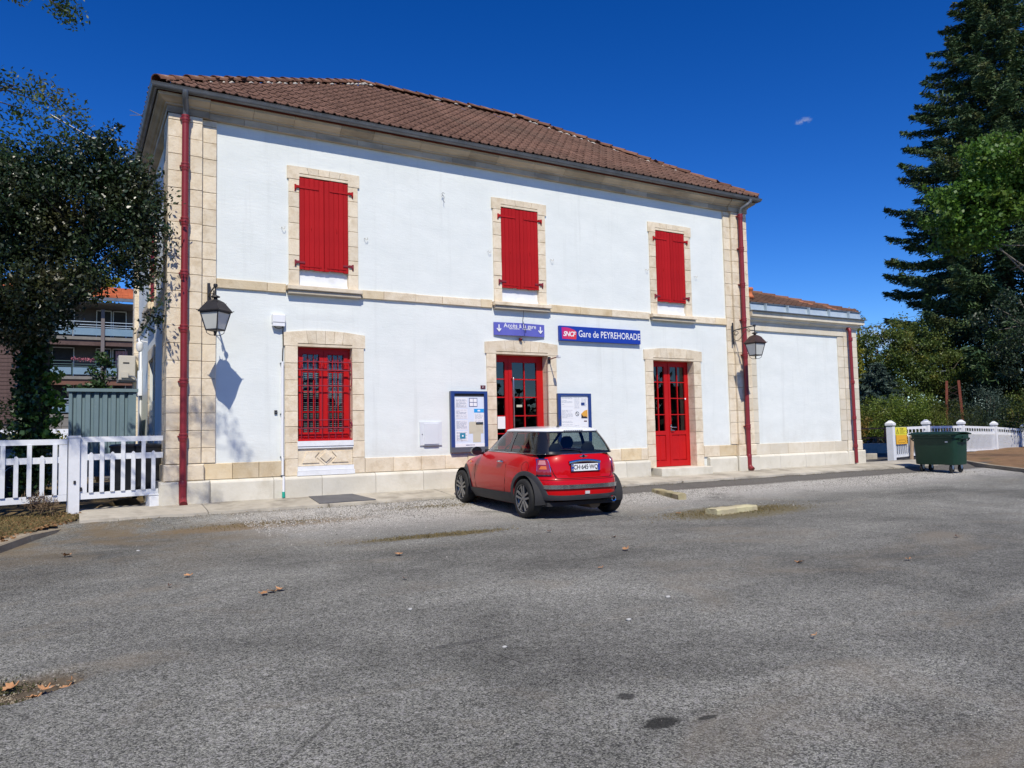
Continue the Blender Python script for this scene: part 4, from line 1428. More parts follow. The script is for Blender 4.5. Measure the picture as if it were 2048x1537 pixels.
# notice boards
def board(label, x0, x1, z0, z1, d=.10):
    o = thing('notice_board', label, 'notice board', ((x0 + x1) / 2, 0, z0), world=True, group='notice boards beside the entrance')
    b = .075
    MB().box(x0 + .005, x1 - .005, -d + .03, -.0, z0, z1 - .002).build('case', CARBOARD, o)
    m = MB()
    zb = z0 + (.105 if x0 < 6 else .075)
    m.box(x0, x0 + b, -d - .005, -d + .03, zb, z1); m.box(x1 - b, x1, -d - .005, -d + .03, zb, z1)
    m.box(x0 + b, x1 - b, -d - .005, -d + .03, z1 - .05, z1)
    m.build('frame', BLUEP, o)
    MB().box(x0, x1, -d - .004, -d + .03, z0 - .0, zb - .002).build('bottom_rail', CARBOARD, o)
    return o, x0 + b, x1 - b, zb, z1 - .05
nb, a0, a1, c0, c1 = board('tall notice board with a white poster left of the entrance', 5.272, 6.105, .70, 1.945)
MB().box(a0, a1, -.078, -.07, c0, c1 - .06).build('backing_sheet', PAPER, nb)
MB().box(a0, a1, -.082, -.066, c1 - .06, c1).build('top_clip', IRON, nb)
MB().box(a0, a1, -.084, -.079, c0 + .0, c0 + .07).build('bottom_strip', WHITE, nb)
def poster(par, x0, x1, z0, z1, m_, y=-.0805, name='poster'):
    return MB().box(x0, x1, y, y + .002, z0, z1).build(name, m_, par)
def lines(par, x0, x1, z0, z1, n, mt=PRINTGREY, y=-.0825, h=.006, gap=.2):
    m = MB()
    for k in range(n):
        z = z1 - (z1 - z0) * (k + .5) / n
        if rnd.random() < gap: continue
        xa = x0
        while xa < x1 - .01:
            L = rnd.uniform(.02, .09)
            xb = min(x1, xa + L)
            m.box(xa, xb, y, y + .0015, z - h / 2, z + h / 2)
            xa = xb + rnd.uniform(.008, .02)
            if rnd.random() < .1: break
    if m.v: m.build('printed_lines', mt, par)
for k in range(4):
    z1 = c1 - .09 - k * .225
    poster(nb, a0 + .03, a0 + .30, z1 - .20, z1, WHITEPL)
    lines(nb, a0 + .045, a0 + .28, z1 - .19, z1 - .015, 12)
poster(nb, a0 + .34, a0 + .53, c1 - .27, c1 - .09, BLUEP)
for i in (0, 1):
    for j in (0, 1): MB().box(a0 + .352 + i * .088, a0 + .43 + i * .088, -.083, -.0815, c1 - .258 + j * .084, c1 - .186 + j * .084).build('printed_panel', WHITE, nb)
poster(nb, a0 + .45, a1 - .01, c1 - .64, c1 - .30, WHITEPL)
poster(nb, a0 + .45, a1 - .005, c1 - .39, c1 - .31, CYAN, -.083)
MB().box(a0 + .53, a0 + .59, -.0845, -.083, c1 - .365, c1 - .335).build('printed_panel', WHITE, nb)
lines(nb, a0 + .47, a1 - .03, c1 - .62, c1 - .41, 9)
poster(nb, a0 + .33, a0 + .66, c0 + .27, c0 + .50, BEIGE)
poster(nb, a0 + .42, a0 + .60, c0 + .09, c0 + .27, BEIGE)
poster(nb, a0 + .345, a0 + .49, c0 + .30, c0 + .515, BEIGE, -.083)
lines(nb, a0 + .36, a0 + .64, c0 + .30, c0 + .47, 7, BEIGE)
poster(nb, a0 + .12, a0 + .245, c0 + .17, c0 + .285, TEAL, -.083)
MB().box(a0 + .165, a0 + .20, -.085, -.083, c0 + .21, c0 + .245).build('printed_panel', WHITE, nb)
lines(nb, a0 + .15, a0 + .25, c0 + .10, c0 + .15, 3)
lines(nb, a0 + .25, a0 + .45, c0 + .025, c0 + .05, 1, BLUEP, -.0855, .014, 0)
n2, a0, a1, c0, c1 = board('blue framed notice board with small white sheets right of the entrance', 7.862, 8.752, .78, 1.918)
MB().box(a0, a1, -.078, -.07, c0, c1).build('backing_sheet', WHITEPL, n2)
for (xa, xb, za, zb_) in ((.02, .33, .24, .02), (.02, .33, .50, .30), (.36, .52, .28, .02), (.55, .72, .24, .02), (.02, .33, .80, .54), (.36, .52, .95, .6), (.55, .72, .95, .72)):
    poster(n2, a0 + xa, a0 + xb, c1 - za, c1 - zb_, WHITE)
    lines(n2, a0 + xa + .012, a0 + xb - .015, c1 - za + .01, c1 - zb_ - .01, 9)
poster(n2, a0 + .55, a0 + .645, c1 - .215, c1 - .15, BLUEP, -.083)
MB().prism([(a0 + .55, c1 - .48), (a0 + .72, c1 - .48), (a0 + .72, c1 - .31), (a0 + .64, c1 - .33), (a0 + .55, c1 - .40)], -.0835, -.0805).build('picture', ORANGE, n2)
MB().prism([(a0 + .55, c1 - .50), (a0 + .72, c1 - .50), (a0 + .68, c1 - .46), (a0 + .60, c1 - .46), (a0 + .555, c1 - .41), (a0 + .55, c1 - .41)], -.0845, -.083).build('picture', IRON, n2)
m = MB()
m.tube([(a0 + .44 + .045 * math.cos(2 * math.pi * k / 20), -.083, c1 - .40 + .045 * math.sin(2 * math.pi * k / 20)) for k in range(20)], .004, 5, True)
m.tube([(a0 + .41, -.083, c1 - .37), (a0 + .47, -.083, c1 - .43)], .004, 5)
m.build('printed_ring', IRON, n2)
MB().box(a0 + .62, a0 + .70, -.083, -.081, c1 - .575, c1 - .555).build('printed_panel', DARKRED, n2)

# house number plate
o = thing('number_plate', 'small maroon enamel house number plate left of the entrance', 'number plate', (6.057, 0, 2.0), world=True)
MB().box(6.0, 6.113, -.012, 0, 2.003, 2.073).build('enamel_plate', DARKRED, o)
put_text(MB(), '21', .055, 6.057, -.0135, 2.038).build('digits', WHITE, o)

# grey meter cabinet, small boxes, conduit
o = thing('meter_cabinet', 'pale grey meter cabinet set in the wall left of the tall notice board', 'meter cabinet', (4.86, 0, .85), world=True)
MB().box(4.615, 5.09, -.03, 0, .86, 1.325).build('housing', GREYBOX, o)
MB().stone(4.70, 5.02, -.045, -.03, .88, 1.30, .006).build('door', GREYBOX, o)
MB().box(4.70, 5.02, -.04, 0, .845, .858).build('drip_lip', CARBOARD, o)
MB().tube([(4.66, -.03, 1.08), (4.66, -.042, 1.08)], .008, 8).build('lock', IRON, o)
o = thing('wall_junction_box', 'white box with a drooping cable high left of the barred window', 'junction box', (1.86, 0, 3.09), world=True)
MB().stone(1.745, 1.972, -.11, 0, 3.15, 3.30, .012).build('cover', WHITEPL, o)
MB().box(1.752, 1.965, -.10, 0, 3.09, 3.148).build('base', WHITEPL, o)
MB().tube([(1.78, -.06, 3.10), (1.80, -.07, 3.06), (1.86, -.07, 3.045), (1.92, -.06, 3.06), (1.945, -.05, 3.1)], .008, 6).build('cable', IRON, o)
o = thing('white_conduit', 'thin white conduit running down beside the barred window to a green end', 'conduit', (1.91, 0, 0), world=True)
MB().tube([(1.945, -.05, 3.1), (1.945, -.02, 3.0), (1.95, -.02, 2.72), (1.935, -.045, 2.66), (1.93, -.045, 2.4)], .009, 6).build('cable', IRON, o, 60)
m = MB()
m.tube([(1.93, -.05, 2.45), (1.925, -.05, .72)], .024, 10)
m.tube([(1.925, -.075, .72), (1.925, -.075, .40)], .022, 10)
m.tube([(1.925, -.145, .385), (1.922, -.15, .10)], .022, 10)
m.build('tube', WHITEPL, o, 60)
MB().tube([(1.922, -.15, .11), (1.922, -.15, .01)], .027, 10).build('green_sleeve', TEALPL, o, 60)
m = MB()
for z in (2.42, 1.5, .73, .395): m.box(1.895, 1.955, -.06 if z > .5 else -.10, 0, z - .008, z + .008)
m.build('clip', ZINC, o)
o = thing('push_button', 'small black push button on the white wall left of the barred window', 'button', (1.82, 0, 1.5), world=True)
MB().stone(1.795, 1.845, -.03, 0, 1.497, 1.567, .006).build('plate', IRON, o)
MB().box(1.808, 1.832, -.036, -.03, 1.52, 1.54).build('key', CARBOARD, o)
# entrance camera arm
o = thing('entrance_camera', 'thin brown arm with a small camera reaching out from the right entrance jamb', 'camera', (7.68, 0, 2.68), world=True)
MB().tube([(7.69, -.02, 2.66), (7.69, -.20, 2.675), (7.69, -.40, 2.69)], .012, 8).build('arm', RUST, o)
MB().stone(7.66, 7.72, -.47, -.38, 2.66, 2.72, .008).build('camera_head', GREYBOX, o)
MB().box(7.66, 7.73, -.045, -.03, 2.58, 2.72).build('foot_plate', IRON, o)
MB().tube([(7.67, .02, 2.6), (7.665, .03, 1.4), (7.67, .03, .4)], .006, 6).build('cable', RUST, o)

# air conditioner high on the left side
o = thing('air_conditioner', 'beige air conditioner outdoor unit on brackets at the far left corner of the station', 'air conditioner', (-.2, 7.9, 2.5), world=True)
AC = mat('ac_beige', (.50, .47, .41), rough=.5)
MB().stone(-.36, .02, 7.35, 8.15, 2.60, 3.22, .015).build('casing', AC, o)
m = MB()
for k in range(7): m.lathe([(.03 + .035 * k, 0), (.036 + .035 * k, 0), (.036 + .035 * k, .012), (.03 + .035 * k, .012)], 20, (-.375, 7.70, 2.9), 'x', cap=False)
m.build('fan_guard', CARBOARD, o)
MB().box(-.26, -.12, 7.34, 7.352, 3.02, 3.05).build('vent_slot', IRON, o)
MB().box(-.30, -.14, 7.30, 7.352, 2.66, 2.80).build('pipe_cover', AC, o)
MB().tube([(-.14, 7.32, 2.7), (.0, 7.25, 2.68), (.06, 7.2, 2.55), (.04, 7.1, 2.4), (.05, 7.0, 2.3)], .025, 8).build('pipe', CARBOARD, o, 60)
MB().bar((.07, 7.45, 2.57), (-.38, 7.45, 2.58), .03).bar((.07, 8.0, 2.57), (-.38, 8.0, 2.58), .03).build('bracket', ZINC, o)

# television antenna on the left roof edge, long boom reaching out over the tree
o = thing('television_antenna', 'thin grey television antenna sticking out left of the roof', 'antenna', (.2, 5.2, 8), world=True)
MB().tube([(.35, 3.8, 7.5), (.35, 3.8, 8.35)], .02, 8).build('mast', ZINC, o)
m = MB().tube([(.45, 3.9, 6.72), (-1.85, 4.4, 8.0)], .017, 8)
m.build('boom', ZINC, o)
m = MB()
for t_ in (.06, .16, .26, .40, .55, .75, .92):
    x, y, z = .45 - 2.3 * t_, 3.9 + .5 * t_, 6.72 + 1.28 * t_
    L = .2 + .12 * t_
    m.tube([(x + L * .9, y - .1, z + L * .55), (x - L * .9, y + .1, z - L * .55)], .006, 5)
m.tube([(-.05, 3.8, 7.28), (.22, 3.75, 7.44), (.25, 3.8, 7.40), (-.1, 3.9, 7.2)], .008, 5)
m.build('element', ZINC, o)
m = MB().tube([(.4, 3.0, 7.55), (-.42, 3.0, 7.84)], .008, 5).tube([(-.22, 3.0, 7.77), (-.42, 3.0, 7.73)], .006, 5)
m.tube([(-.12, 3.0, 7.90), (-.22, 3.0, 7.77), (.15, 3.0, 7.52)], .008, 5)
m.build('dipole', ZINC, o)
# ------------------------------------------------------------------ fences
def picket_mesh(L, tip):
    m = MB()
    w, d = .030, .024
    if tip:
        m.prism([(-w, 0), (w, 0), (w, L - .05), (w * .7, L - .015), (0, L), (-w * .7, L - .015), (-w, L - .05)], -d / 2, d / 2)
    else:
        m.box(-w, w, -d / 2, d / 2, 0, L)
    return m
def fence_panel(par, x0, x1, z0, zm, zt, n, sx=1.0, first_long=True, mt=WHITEP):
    """rails along local x from x0 to x1; every second picket runs to the top rail"""
    MB().box(x0, x1, -.028, .028, zt - .085, zt).build('rail', mt, par)
    MB().box(x0, x1, -.026, .026, zm - .05, zm + .045).build('rail', mt, par)
    MB().box(x0, x1, -.028, .028, z0, z0 + .10).build('rail', mt, par)
    lo = picket_mesh(zt - .087 - z0 - .102, False)
    mL = lo.mesh('picket', mt)
    mS = picket_mesh(zm + .075 - z0 - .102, True).mesh('picket', mt)
    for k in range(n):
        x = x0 + (x1 - x0) * (k + 1) / (n + 1)
        lg = (k % 2 == 0) == first_long
        inst('picket', mL if lg else mS, par, (x, -.0405 if not lg else -.0405, z0 + .102), scale=(sx, 1, 1))
# left gate between the building and its post, and the fence run beyond it
ga, gb_ = Vector((-.035, .03, 0)), Vector((-1.245, -.20, 0))
dv = gb_ - ga; L = dv.length; rz = math.atan2(-dv.y, -dv.x)
g = thing('white_gate', 'white picket gate closed against the left corner of the station', 'gate', gb_, rz)
fence_panel(g, 0, L, .17, .83, 1.15, 7, 1.0, False)
MB().box(0, .10, -.03, .03, .271, 1.064).build('stile', WHITEP, g)
MB().box(-.02, .03, -.05, -.03, .3, .36).build('hinge', IRON, g)
p = thing('gate_post', 'square white gate post left of the gate', 'post', (-1.33, -.215, 0), rz)
MB().box(-.075, .075, -.075, .075, -.1, 1.14).build('shaft', WHITEP, p)
MB().box(-.085, .085, -.085, .085, 1.14, 1.17).build('cap', WHITEP, p)
MB().box(-.01, .02, -.09, -.075, .42, .47).build('latch', IRON, p)
p = thing('concrete_stub', 'short whitewashed concrete stub under the gate at the station corner', 'post', (-.15, -.02, 0), rz)
MB().stone(-.11, .11, -.12, .12, -.1, .17, .015).build('stub', WHITEP, p)
MB().box(-.115, .115, -.125, .125, .172, .19).build('cap', WHITEP, p)
fa, fb = Vector((-1.42, -.235, 0)), Vector((-4.6, -.86, 0))
dv = fb - fa; L = dv.length; rz2 = math.atan2(-dv.y, -dv.x)
g = thing('white_picket_fence', 'white picket fence running left from the gate post under the holly', 'fence', fb, rz2)
for a, b in ((L - 1.18, L), (L - 2.5, L - 1.30)):
    fence_panel(g, a, b, .16 if a > 1.9 else .14, .80, 1.12, 6, 1.0, False)
    MB().box(b - .11, b, -.03, .03, .262, 1.03).build('stile', WHITEP, g)
    MB().box(a, a + .09, -.03, .03, .262, 1.03).build('stile', WHITEP, g)
p = thing('fence_post', 'square white post of the left picket fence behind the ivy roots', 'post', fa + dv.normalized() * 1.24, rz2)
MB().box(-.055, .055, -.055, .055, -.1, 1.1).build('shaft', WHITEP, p)

# right fence
FP = [(21.9, 1.40, -.14), (24.66, 1.88, -.12), (28.25, 2.68, -.14), (32.12, 3.5, -.22), (35.9, 4.2, -.36)]
posts = []
LB = ['first white fence post beside the yellow danger sign', 'capped white fence post rising behind the left half of the green bin', 'capped white fence post behind the right edge of the green bin', 'white fence post standing right of the green bin in the sun', 'last white fence post in the shade of the spruce']
m1 = MB().box(-.10, .10, -.10, .10, 0, 1.16).mesh('shaft', WHITEP)
m2 = MB().box(-.105, .105, -.105, .105, 1.175, 1.20)
m2.add([(-.125, -.125, 1.20), (.125, -.125, 1.20), (.125, .125, 1.20), (-.125, .125, 1.20), (-.125, -.125, 1.27), (.125, -.125, 1.27), (.125, .125, 1.27), (-.125, .125, 1.27), (-.03, -.03, 1.36), (.03, -.03, 1.36), (.03, .03, 1.36), (-.03, .03, 1.36)],
       [(3, 2, 1, 0), (0, 1, 5, 4), (1, 2, 6, 5), (2, 3, 7, 6), (3, 0, 4, 7), (4, 5, 9, 8), (5, 6, 10, 9), (6, 7, 11, 10), (7, 4, 8, 11), (8, 9, 10, 11)])
m2 = m2.mesh('cap', WHITEP)
for (x, y, z), lb in zip(FP, LB):
    p = thing('fence_post', lb, 'post', (x, y, z), R(12), group='white posts of the right fence')
    inst('shaft', m1, p); inst('cap', m2, p)
FLB = ['short stretch of white fence behind the danger sign and the bin', 'white picket fence section hidden mostly behind the green bin', 'sunlit white picket section between the bin and the third post', 'white picket section running into the shade at the right edge']
for i in range(4):
    a, b = Vector(FP[i]), Vector(FP[i + 1])
    d = b - a
    L = math.hypot(d.x, d.y)
    g = thing('white_picket_fence', FLB[i], 'fence', a, math.atan2(d.y, d.x), group='white picket fence sections on the right')
    g.rotation_euler = (0, -math.atan2(d.z, L), math.atan2(d.y, d.x))
    n = int(L / .15)
    fence_panel(g, .105, L - .105, .14, .86, 1.13, n - (1 - n % 2), .55, False)
# yellow danger sign
DY = mat('yellow_enamel', (.78, .70, .03), rough=.45)
DO = mat('amber_enamel', (.80, .42, .02), rough=.45)
a, b = Vector(FP[0]), Vector(FP[1])
rzf = math.atan2(b.y - a.y, b.x - a.x)
o = thing('danger_sign', 'yellow and amber danger notice with a warning triangle fixed to the white fence', 'sign', a + (b - a).normalized() * .16 + Vector((0, -.075, 0)), rzf)
W_, z0, zm, z1 = .56, .57, .87, 1.13
o.scale = (1.6, 1, 1)
MB().box(0, W_, -.012, .0, zm + .002, z1).build('upper_plate', DY, o)
MB().box(.03, W_, -.012, .0, z0, zm).build('lower_plate', DO, o)
m = MB()
m.tube([(.03, -.014, .92), (.15, -.014, .92), (.09, -.014, 1.09)], .007, 5, True)
m.box(.084, .096, -.016, -.013, .965, 1.03); m.box(.084, .096, -.016, -.013, .94, .955)
m.build('warning_triangle', IRON, o)
m = MB()
put_text(m, 'Danger', .06, .30, -.0135, 1.085, bold=.001)
m.build('lettering', IRON, o)
m = MB()
for k, L in enumerate((.18, .28, .25, .19, .27)): m.box(.20, .20 + L, -.0135, -.0125, 1.035 - k * .032, 1.045 - k * .032)
m.tube([(.12, -.013, .62), (.42, -.013, .62), (.47, -.013, .66), (.42, -.013, .71), (.15, -.013, .71), (.10, -.013, .66)], .005, 4, True)
m.build('printed_lines', mat('dark_print', (.12, .09, .01), rough=.6), o)
m = MB()
for k in range(9):
    z = z0 + .02 + k * .062
    m.prism([(W_ - .04, z), (W_ - .005, z + .03), (W_ - .005, z + .058), (W_ - .04, z + .028)], -.0135, -.012)
m.build('hazard_stripes', IRON, o)
# timber stake
d = (b - a).normalized()
p_ = a + d * 1.22
m = MB().bar((0, 0, -.05), (.10, 0, .90), .12, .05)
tag(m.build('timber_stake', mat('raw_timber', (.38, .27, .17), (.46, .34, .22), 9, .8), None, loc=(p_.x, p_.y - .12, p_.z)), 'bare timber stake leaning by the yellow danger sign', 'stake')

# ------------------------------------------------------------------ green wheeled bin
GREEN = mat('green_plastic_bin', (.008, .032, .019), (.011, .042, .026), 2, .5, spec=.3, bump=.03, bscale=30)
GREEN_D = mat('green_plastic_lid', (.008, .030, .018), rough=.55, spec=.3)
bn = thing('wheeled_bin', 'large dark green four wheeled rubbish bin in front of the white fence', 'bin', (18.92, -1.98, -.22))
bn.scale = (1, 1, 1.05)
bw, bd = .59, .33            # half width along y, half depth along x; the front looks to -x
def taper(zs, sc, n=28, ex=8):
    P = []
    for z, (fx, fy) in zip(zs, sc):
        row = []
        for k in range(n):
            t_ = 2 * math.pi * (k + .5) / n
            c, s = math.cos(t_), math.sin(t_)
            row.append((fx * math.copysign(abs(c) ** (2 / ex), c), fy * math.copysign(abs(s) ** (2 / ex), s), z))
        P.append(row)
    return P
B = taper([.20, .21, .24, .86, .90], [(.28, .53), (.30, .555), (.305, .56), (bd, bw), (bd, bw)])
m = MB().grid(B, closed=True, flip=True); m.add(B[0], [tuple(range(28))])
m.build('tub', GREEN, bn, 50)
Bc = taper([.86, .87, .955, .965], [(bd + .01, bw + .01), (bd + .03, bw + .035), (bd + .03, bw + .035), (bd + .01, bw + .01)])
MB().grid(Bc, closed=True, flip=True).build('rim', GREEN, bn, 50)
m = MB()
lid = []
for i in range(13):
    u = -1 + 2 * i / 12
    lid.append([(u * (bd + .05), v * (bw + .05), .985 + .05 * (1 - u * u) * (1 - .15 * v * v)) for v in (-1, -.6, -.2, .2, .6, 1)])
m.grid(lid)
low = [[(x, y, z - .03) for x, y, z in r_] for r_ in lid]
m.grid(low, flip=True)
m.grid([lid[0], low[0]]); m.grid([lid[-1], low[-1]], flip=True)
m.grid([[r_[0] for r_ in lid], [r_[0] for r_ in low]], flip=True); m.grid([[r_[-1] for r_ in lid], [r_[-1] for r_ in low]])
m.build('lid', GREEN_D, bn, 40)
m = MB()
for y in (-.38, -.13, .13, .38): m.box(-bd - .075, -bd - .03, y - .07, y + .07, .955, .98)
m.box(-bd - .06, -bd - .02, -bw * .9, bw * .9, .93, .955)
m.build('front_handle', GREEN_D, bn)
for sg in (-1, 1):
    m = MB().tube([(-.2, sg * (bw + .03), .80), (-.2, sg * (bw + .09), .86), (.2, sg * (bw + .09), .86), (.2, sg * (bw + .03), .80)], .018, 8)
    m.box(-.06, .06, min(sg * bw, sg * (bw + .07)), max(sg * bw, sg * (bw + .07)), .78, .92)
    m.build('side_trunnion', GREEN_D, bn)
MB().box(-bd + .0, -bd + .012, -.40, -.33, .765, .79).build('label', WHITEPL, bn)
m = MB()
for y in (-.3, 0, .3): m.box(-bd - .0, -.25, y - .012, y + .012, .25, .8)
TYRE = mat('rubber', (.012, .012, .012), rough=.75)
for sx_ in (-1, 1):
    for sy_ in (-1, 1):
        wq = part_empty('castor', bn)
        wq.location = (sx_ * .20, sy_ * .40, 0)
        MB().lathe([(.0, -.028), (.06, -.028), (.098, -.02), (.10, 0), (.098, .02), (.06, .028), (.0, .028)], 20, (.0, 0, .10), 'y').build('wheel', TYRE, wq, 40)
        m = MB()
        for s2 in (-1, 1): m.prism([(-.03, .10), (.03, .10), (.06, .20), (-.05, .20)], s2 * .036 - .004, s2 * .036 + .004)
        m.box(-.07, .07, -.05, .05, .198, .215)
        m.lathe([(.015, -.045), (.015, .045)], 8, (0, 0, .10), 'y')
        m.build('fork', ZINC_B, wq)

# ------------------------------------------------------------------ wheel stops
CURB_Y = mat('old_yellow_concrete', (.42, .37, .22), (.50, .44, .30), 9, .95, bump=.9, bscale=20, bdist=.02, stain=(.56, .52, .30), sscale=4.5, samt=.75, slo=.5, shi=.6)
def stopm(L, w_, h_):
    P = []
    for i in range(9):
        u = -L / 2 + L * i / 8
        j = lambda: rnd.uniform(-.008, .008)
        P.append([(u, -w_ / 2, -.05), (u, -w_ / 2 + j(), h_ - .02 + j()), (u, -w_ / 2 + .02 + j(), h_ + j()), (u, w_ / 2 - .02 + j(), h_ + j()), (u, w_ / 2 + j(), h_ - .02), (u, w_ / 2, -.05)])
    m = MB().grid(P)
    m.add(P[0], [(5, 4, 3, 2, 1, 0)]); m.add(P[-1], [(0, 1, 2, 3, 4, 5)])
    return m
def place_stop(lb, x0, y0, x1, y1, w_, h_, mt):
    cx, cy = (x0 + x1) / 2, (y0 + y1) / 2
    o = stopm(math.hypot(x1 - x0, y1 - y0), w_, h_).build('wheel_stop', mt, None, 40, loc=(cx, cy, float(gh(cx, cy))))
    o.rotation_euler = (0, 0, math.atan2(y1 - y0, x1 - x0))
    tag(o, lb, 'wheel stop', 'concrete wheel stops in the car park')
place_stop('worn concrete wheel stop with yellow paint traces in a patch of dead moss', 7.40, -5.08, 8.40, -4.98, .24, .095, CURB_Y)
place_stop('mossy grey concrete wheel stop farther back, right of the red car', 9.12, -1.75, 8.62, -3.10, .16, .095, mat('mossy_concrete', (.30, .25, .13), (.42, .37, .24), 5, .95, bump=.6, bscale=30, stain=(.13, .13, .04), sscale=4, samt=.7))

# ------------------------------------------------------------------ yard behind the gate
SHED = mat('blue_grey_steel', (.145, .215, .25), (.17, .245, .28), 3, .45, bump=.04, bscale=20, spec=.45, stain=(.30, .36, .38), sscale=5, samt=.35, slo=.62, shi=.7)
sx0, sx1, sy, sz0, sz1 = -1.41, -.14, 4.75, .32, 2.22
o = thing('steel_container', 'blue grey corrugated steel store standing on blocks behind the gate', 'container', ((sx0 + sx1) / 2, sy + .8, sz0), world=True)
pts = []
nr = 7
wd = (sx1 - sx0 - .12) / nr
x = sx0 + .06
pts.append((sx0, sy)); pts.append((x, sy))
for k in range(nr):
    pts += [(x + wd * .12, sy + .05), (x + wd * .38, sy + .05), (x + wd * .5, sy), (x + wd, sy)]
    x += wd
pts.append((sx1, sy))
m = MB().grid([[(a, b, sz0 + .08) for a, b in pts], [(a, b, sz1 - .07) for a, b in pts]])
m.build('corrugated_front', SHED, o)
m = MB()
m.box(sx0 + .002, sx1 - .002, sy + .06, sy + 1.8, sz0 + .05, sz1 - .02)
m.build('body', SHED, o)
MB().box(sx0 - .05, sx1 + .05, sy - .05, sy + 1.85, sz1 - .07, sz1).build('roof_rim', SHED, o)
MB().box(sx0 - .005, sx1 + .005, sy - .01, sy + 1.8, sz0, sz0 + .08).build('floor_frame', SHED, o)
for xa in (sx0 - .01, sx1 - .05): MB().box(xa, xa + .06, sy - .015, sy + .05, sz0 + .08, sz1 - .07).build('corner_post', SHED, o)
for k, xx in enumerate((-1.25, -.35)):
    tag(MB().stone(xx - .15, xx + .15, 4.80, 5.25, -.05, .315, .01).build('support_block', CONCRETE, None), ['grey block under the left end of the steel store', 'grey block under the right end of the steel store'][k], 'block')
# black wheelie bins behind the gate
BLK = mat('black_plastic', (.016, .017, .02), rough=.4, spec=.5)
for k, (bx, by) in enumerate(((-.56, .85), (-.20, .80))):
    o = thing('wheelie_bin', ['black wheelie bin behind the gate, left of the pair', 'black wheelie bin behind the gate beside the station corner'][k], 'bin', (bx, by, .06), group='black wheelie bins behind the gate')
    T = taper([.06, .9], [(.19, .20), (.22, .24)], 24, 7)
    m = MB().grid(T, closed=True, flip=True); m.add(T[0], [tuple(range(24))]); m.build('tub', BLK, o, 50)
    T = taper([.90, .93, .955, .965], [(.235, .255), (.24, .26), (.20, .22), (.02, .02)], 24, 6)
    MB().grid(T, closed=True, flip=True).build('lid', BLK, o, 50)
    MB().tube([(-.18, .27, .90), (-.18, .33, .93), (.18, .33, .93), (.18, .27, .90)], .015, 8).build('handle', BLK, o)
    for s in (-1, 1): MB().lathe([(.0, -.02), (.09, -.02), (.09, .02), (.0, .02)], 16, (s * .2, .2, .09), 'x').build('wheel', TYRE, o, 40)
# pale grey car parked behind the fence
SIL = mat('silver_blue_paint', (.20, .25, .31), rough=.3, metal=.5, coat=.6)
o = thing('parked_car', 'silver blue car parked behind the left picket fence', 'car', (-3.42, 4.25, .04))
prof = [(-2.0, .30), (-1.98, .55), (-1.9, .78), (-1.4, .85), (-.9, .90), (-.35, 1.30), (.6, 1.36), (1.25, 1.05), (1.5, .90), (1.92, .72), (1.98, .50), (1.95, .30)]
P = [[(x, -.80 + (.10 if z > .95 else 0) + (.03 if z < .4 else 0), z) for x, z in prof], [(x, -.86 + (.16 if z > .95 else 0), z) for x, z in prof]]
m = MB()
yw = [(-.84, 1.0), (-.6, 1.0), (0, 1.01), (.6, 1.0), (.84, 1.0)]
rows = []
for y, s in ((-.84, .0), (-.82, .0), (.82, .0), (.84, .0)):
    rows.append([(x, (y * (1 - .16 * max(0, (z - .88) / .48))), z) for x, z in prof])
m.grid(rows)
for r_, fl in ((rows[0], 0), (rows[-1], 1)):
    m.add(r_, [tuple(range(len(r_)))[::-1] if fl else tuple(range(len(r_)))])
m.build('body', SIL, o)
CG = mat('dark_car_glass', (.015, .02, .025), rough=.05, spec=.7)
for s in (-1, 1):
    y = s * .80
    MB().prism([(-.62, .93), (-.28, 1.24), (.55, 1.29), (1.05, 1.02), (1.15, .93)], min(y * .98, y * 1.0) - .03, max(y * .98, y) + .02).build('side_window', CG, o)
    for wx in (-1.25, 1.22):
        wq = part_empty('wheel', o); wq.location = (wx, s * .79, .30)
        MB().lathe([(.18, -.09), (.30, -.085), (.315, -.06), (.315, .06), (.30, .085), (.18, .09)], 28, (0, 0, 0), 'y').build('tyre', TYRE, wq, 40)
        MB().lathe([(.0, s * .05), (.06, s * .07), (.17, s * .06), (.19, s * .085), (.19, -s * .05)], 28, (0, 0, 0), 'y').build('rim', mat('dull_rim', (.16, .13, .12), rough=.5, metal=.4), wq, 40)
    MB().box(-1.9, 1.9, s * .845 - .008, s * .845 + .008, .50, .54).build('side_moulding', ZINC_B, o)
    MB().lathe([(.33, -.012), (.37, -.012), (.37, .012), (.33, .012)], 28, (1.22, s * .845, .30), 'y', cap=False).build('wheel_arch', CG, o)
# low wall and railings by the track on the right, concrete block
o = thing('platform_railing', 'dark metal railing on a low wall beyond the station end', 'railing', (25.6, 5.9, -.1), world=True)
pa, pb = Vector((24.4, 8.0, -.05)), Vector((28.6, 2.95, -.05))
def on(t_): return pa + (pb - pa) * t_
MB().bar(on(0) + Vector((0, 0, .2)), on(1) + Vector((0, 0, .2)), .25, .40).build('low_wall', CONCRETE, o)
for z in (.62, 1.0):
    MB().bar(on(0) + Vector((0, 0, z)), on(1) + Vector((0, 0, z)), .05).build('rail', IRONRUST, o)
for t_ in (.0, .2, .4, .6, .8, 1): MB().bar(on(t_) + Vector((0, 0, .4)), on(t_) + Vector((0, 0, 1.0)), .05).build('upright', IRONRUST, o)
tag(MB().stone(22.3, 22.9, 2.6, 2.9, -.12, .10, .02).build('concrete_block', CONCRETE, None), 'small broken concrete block lying behind the first white post', 'block')
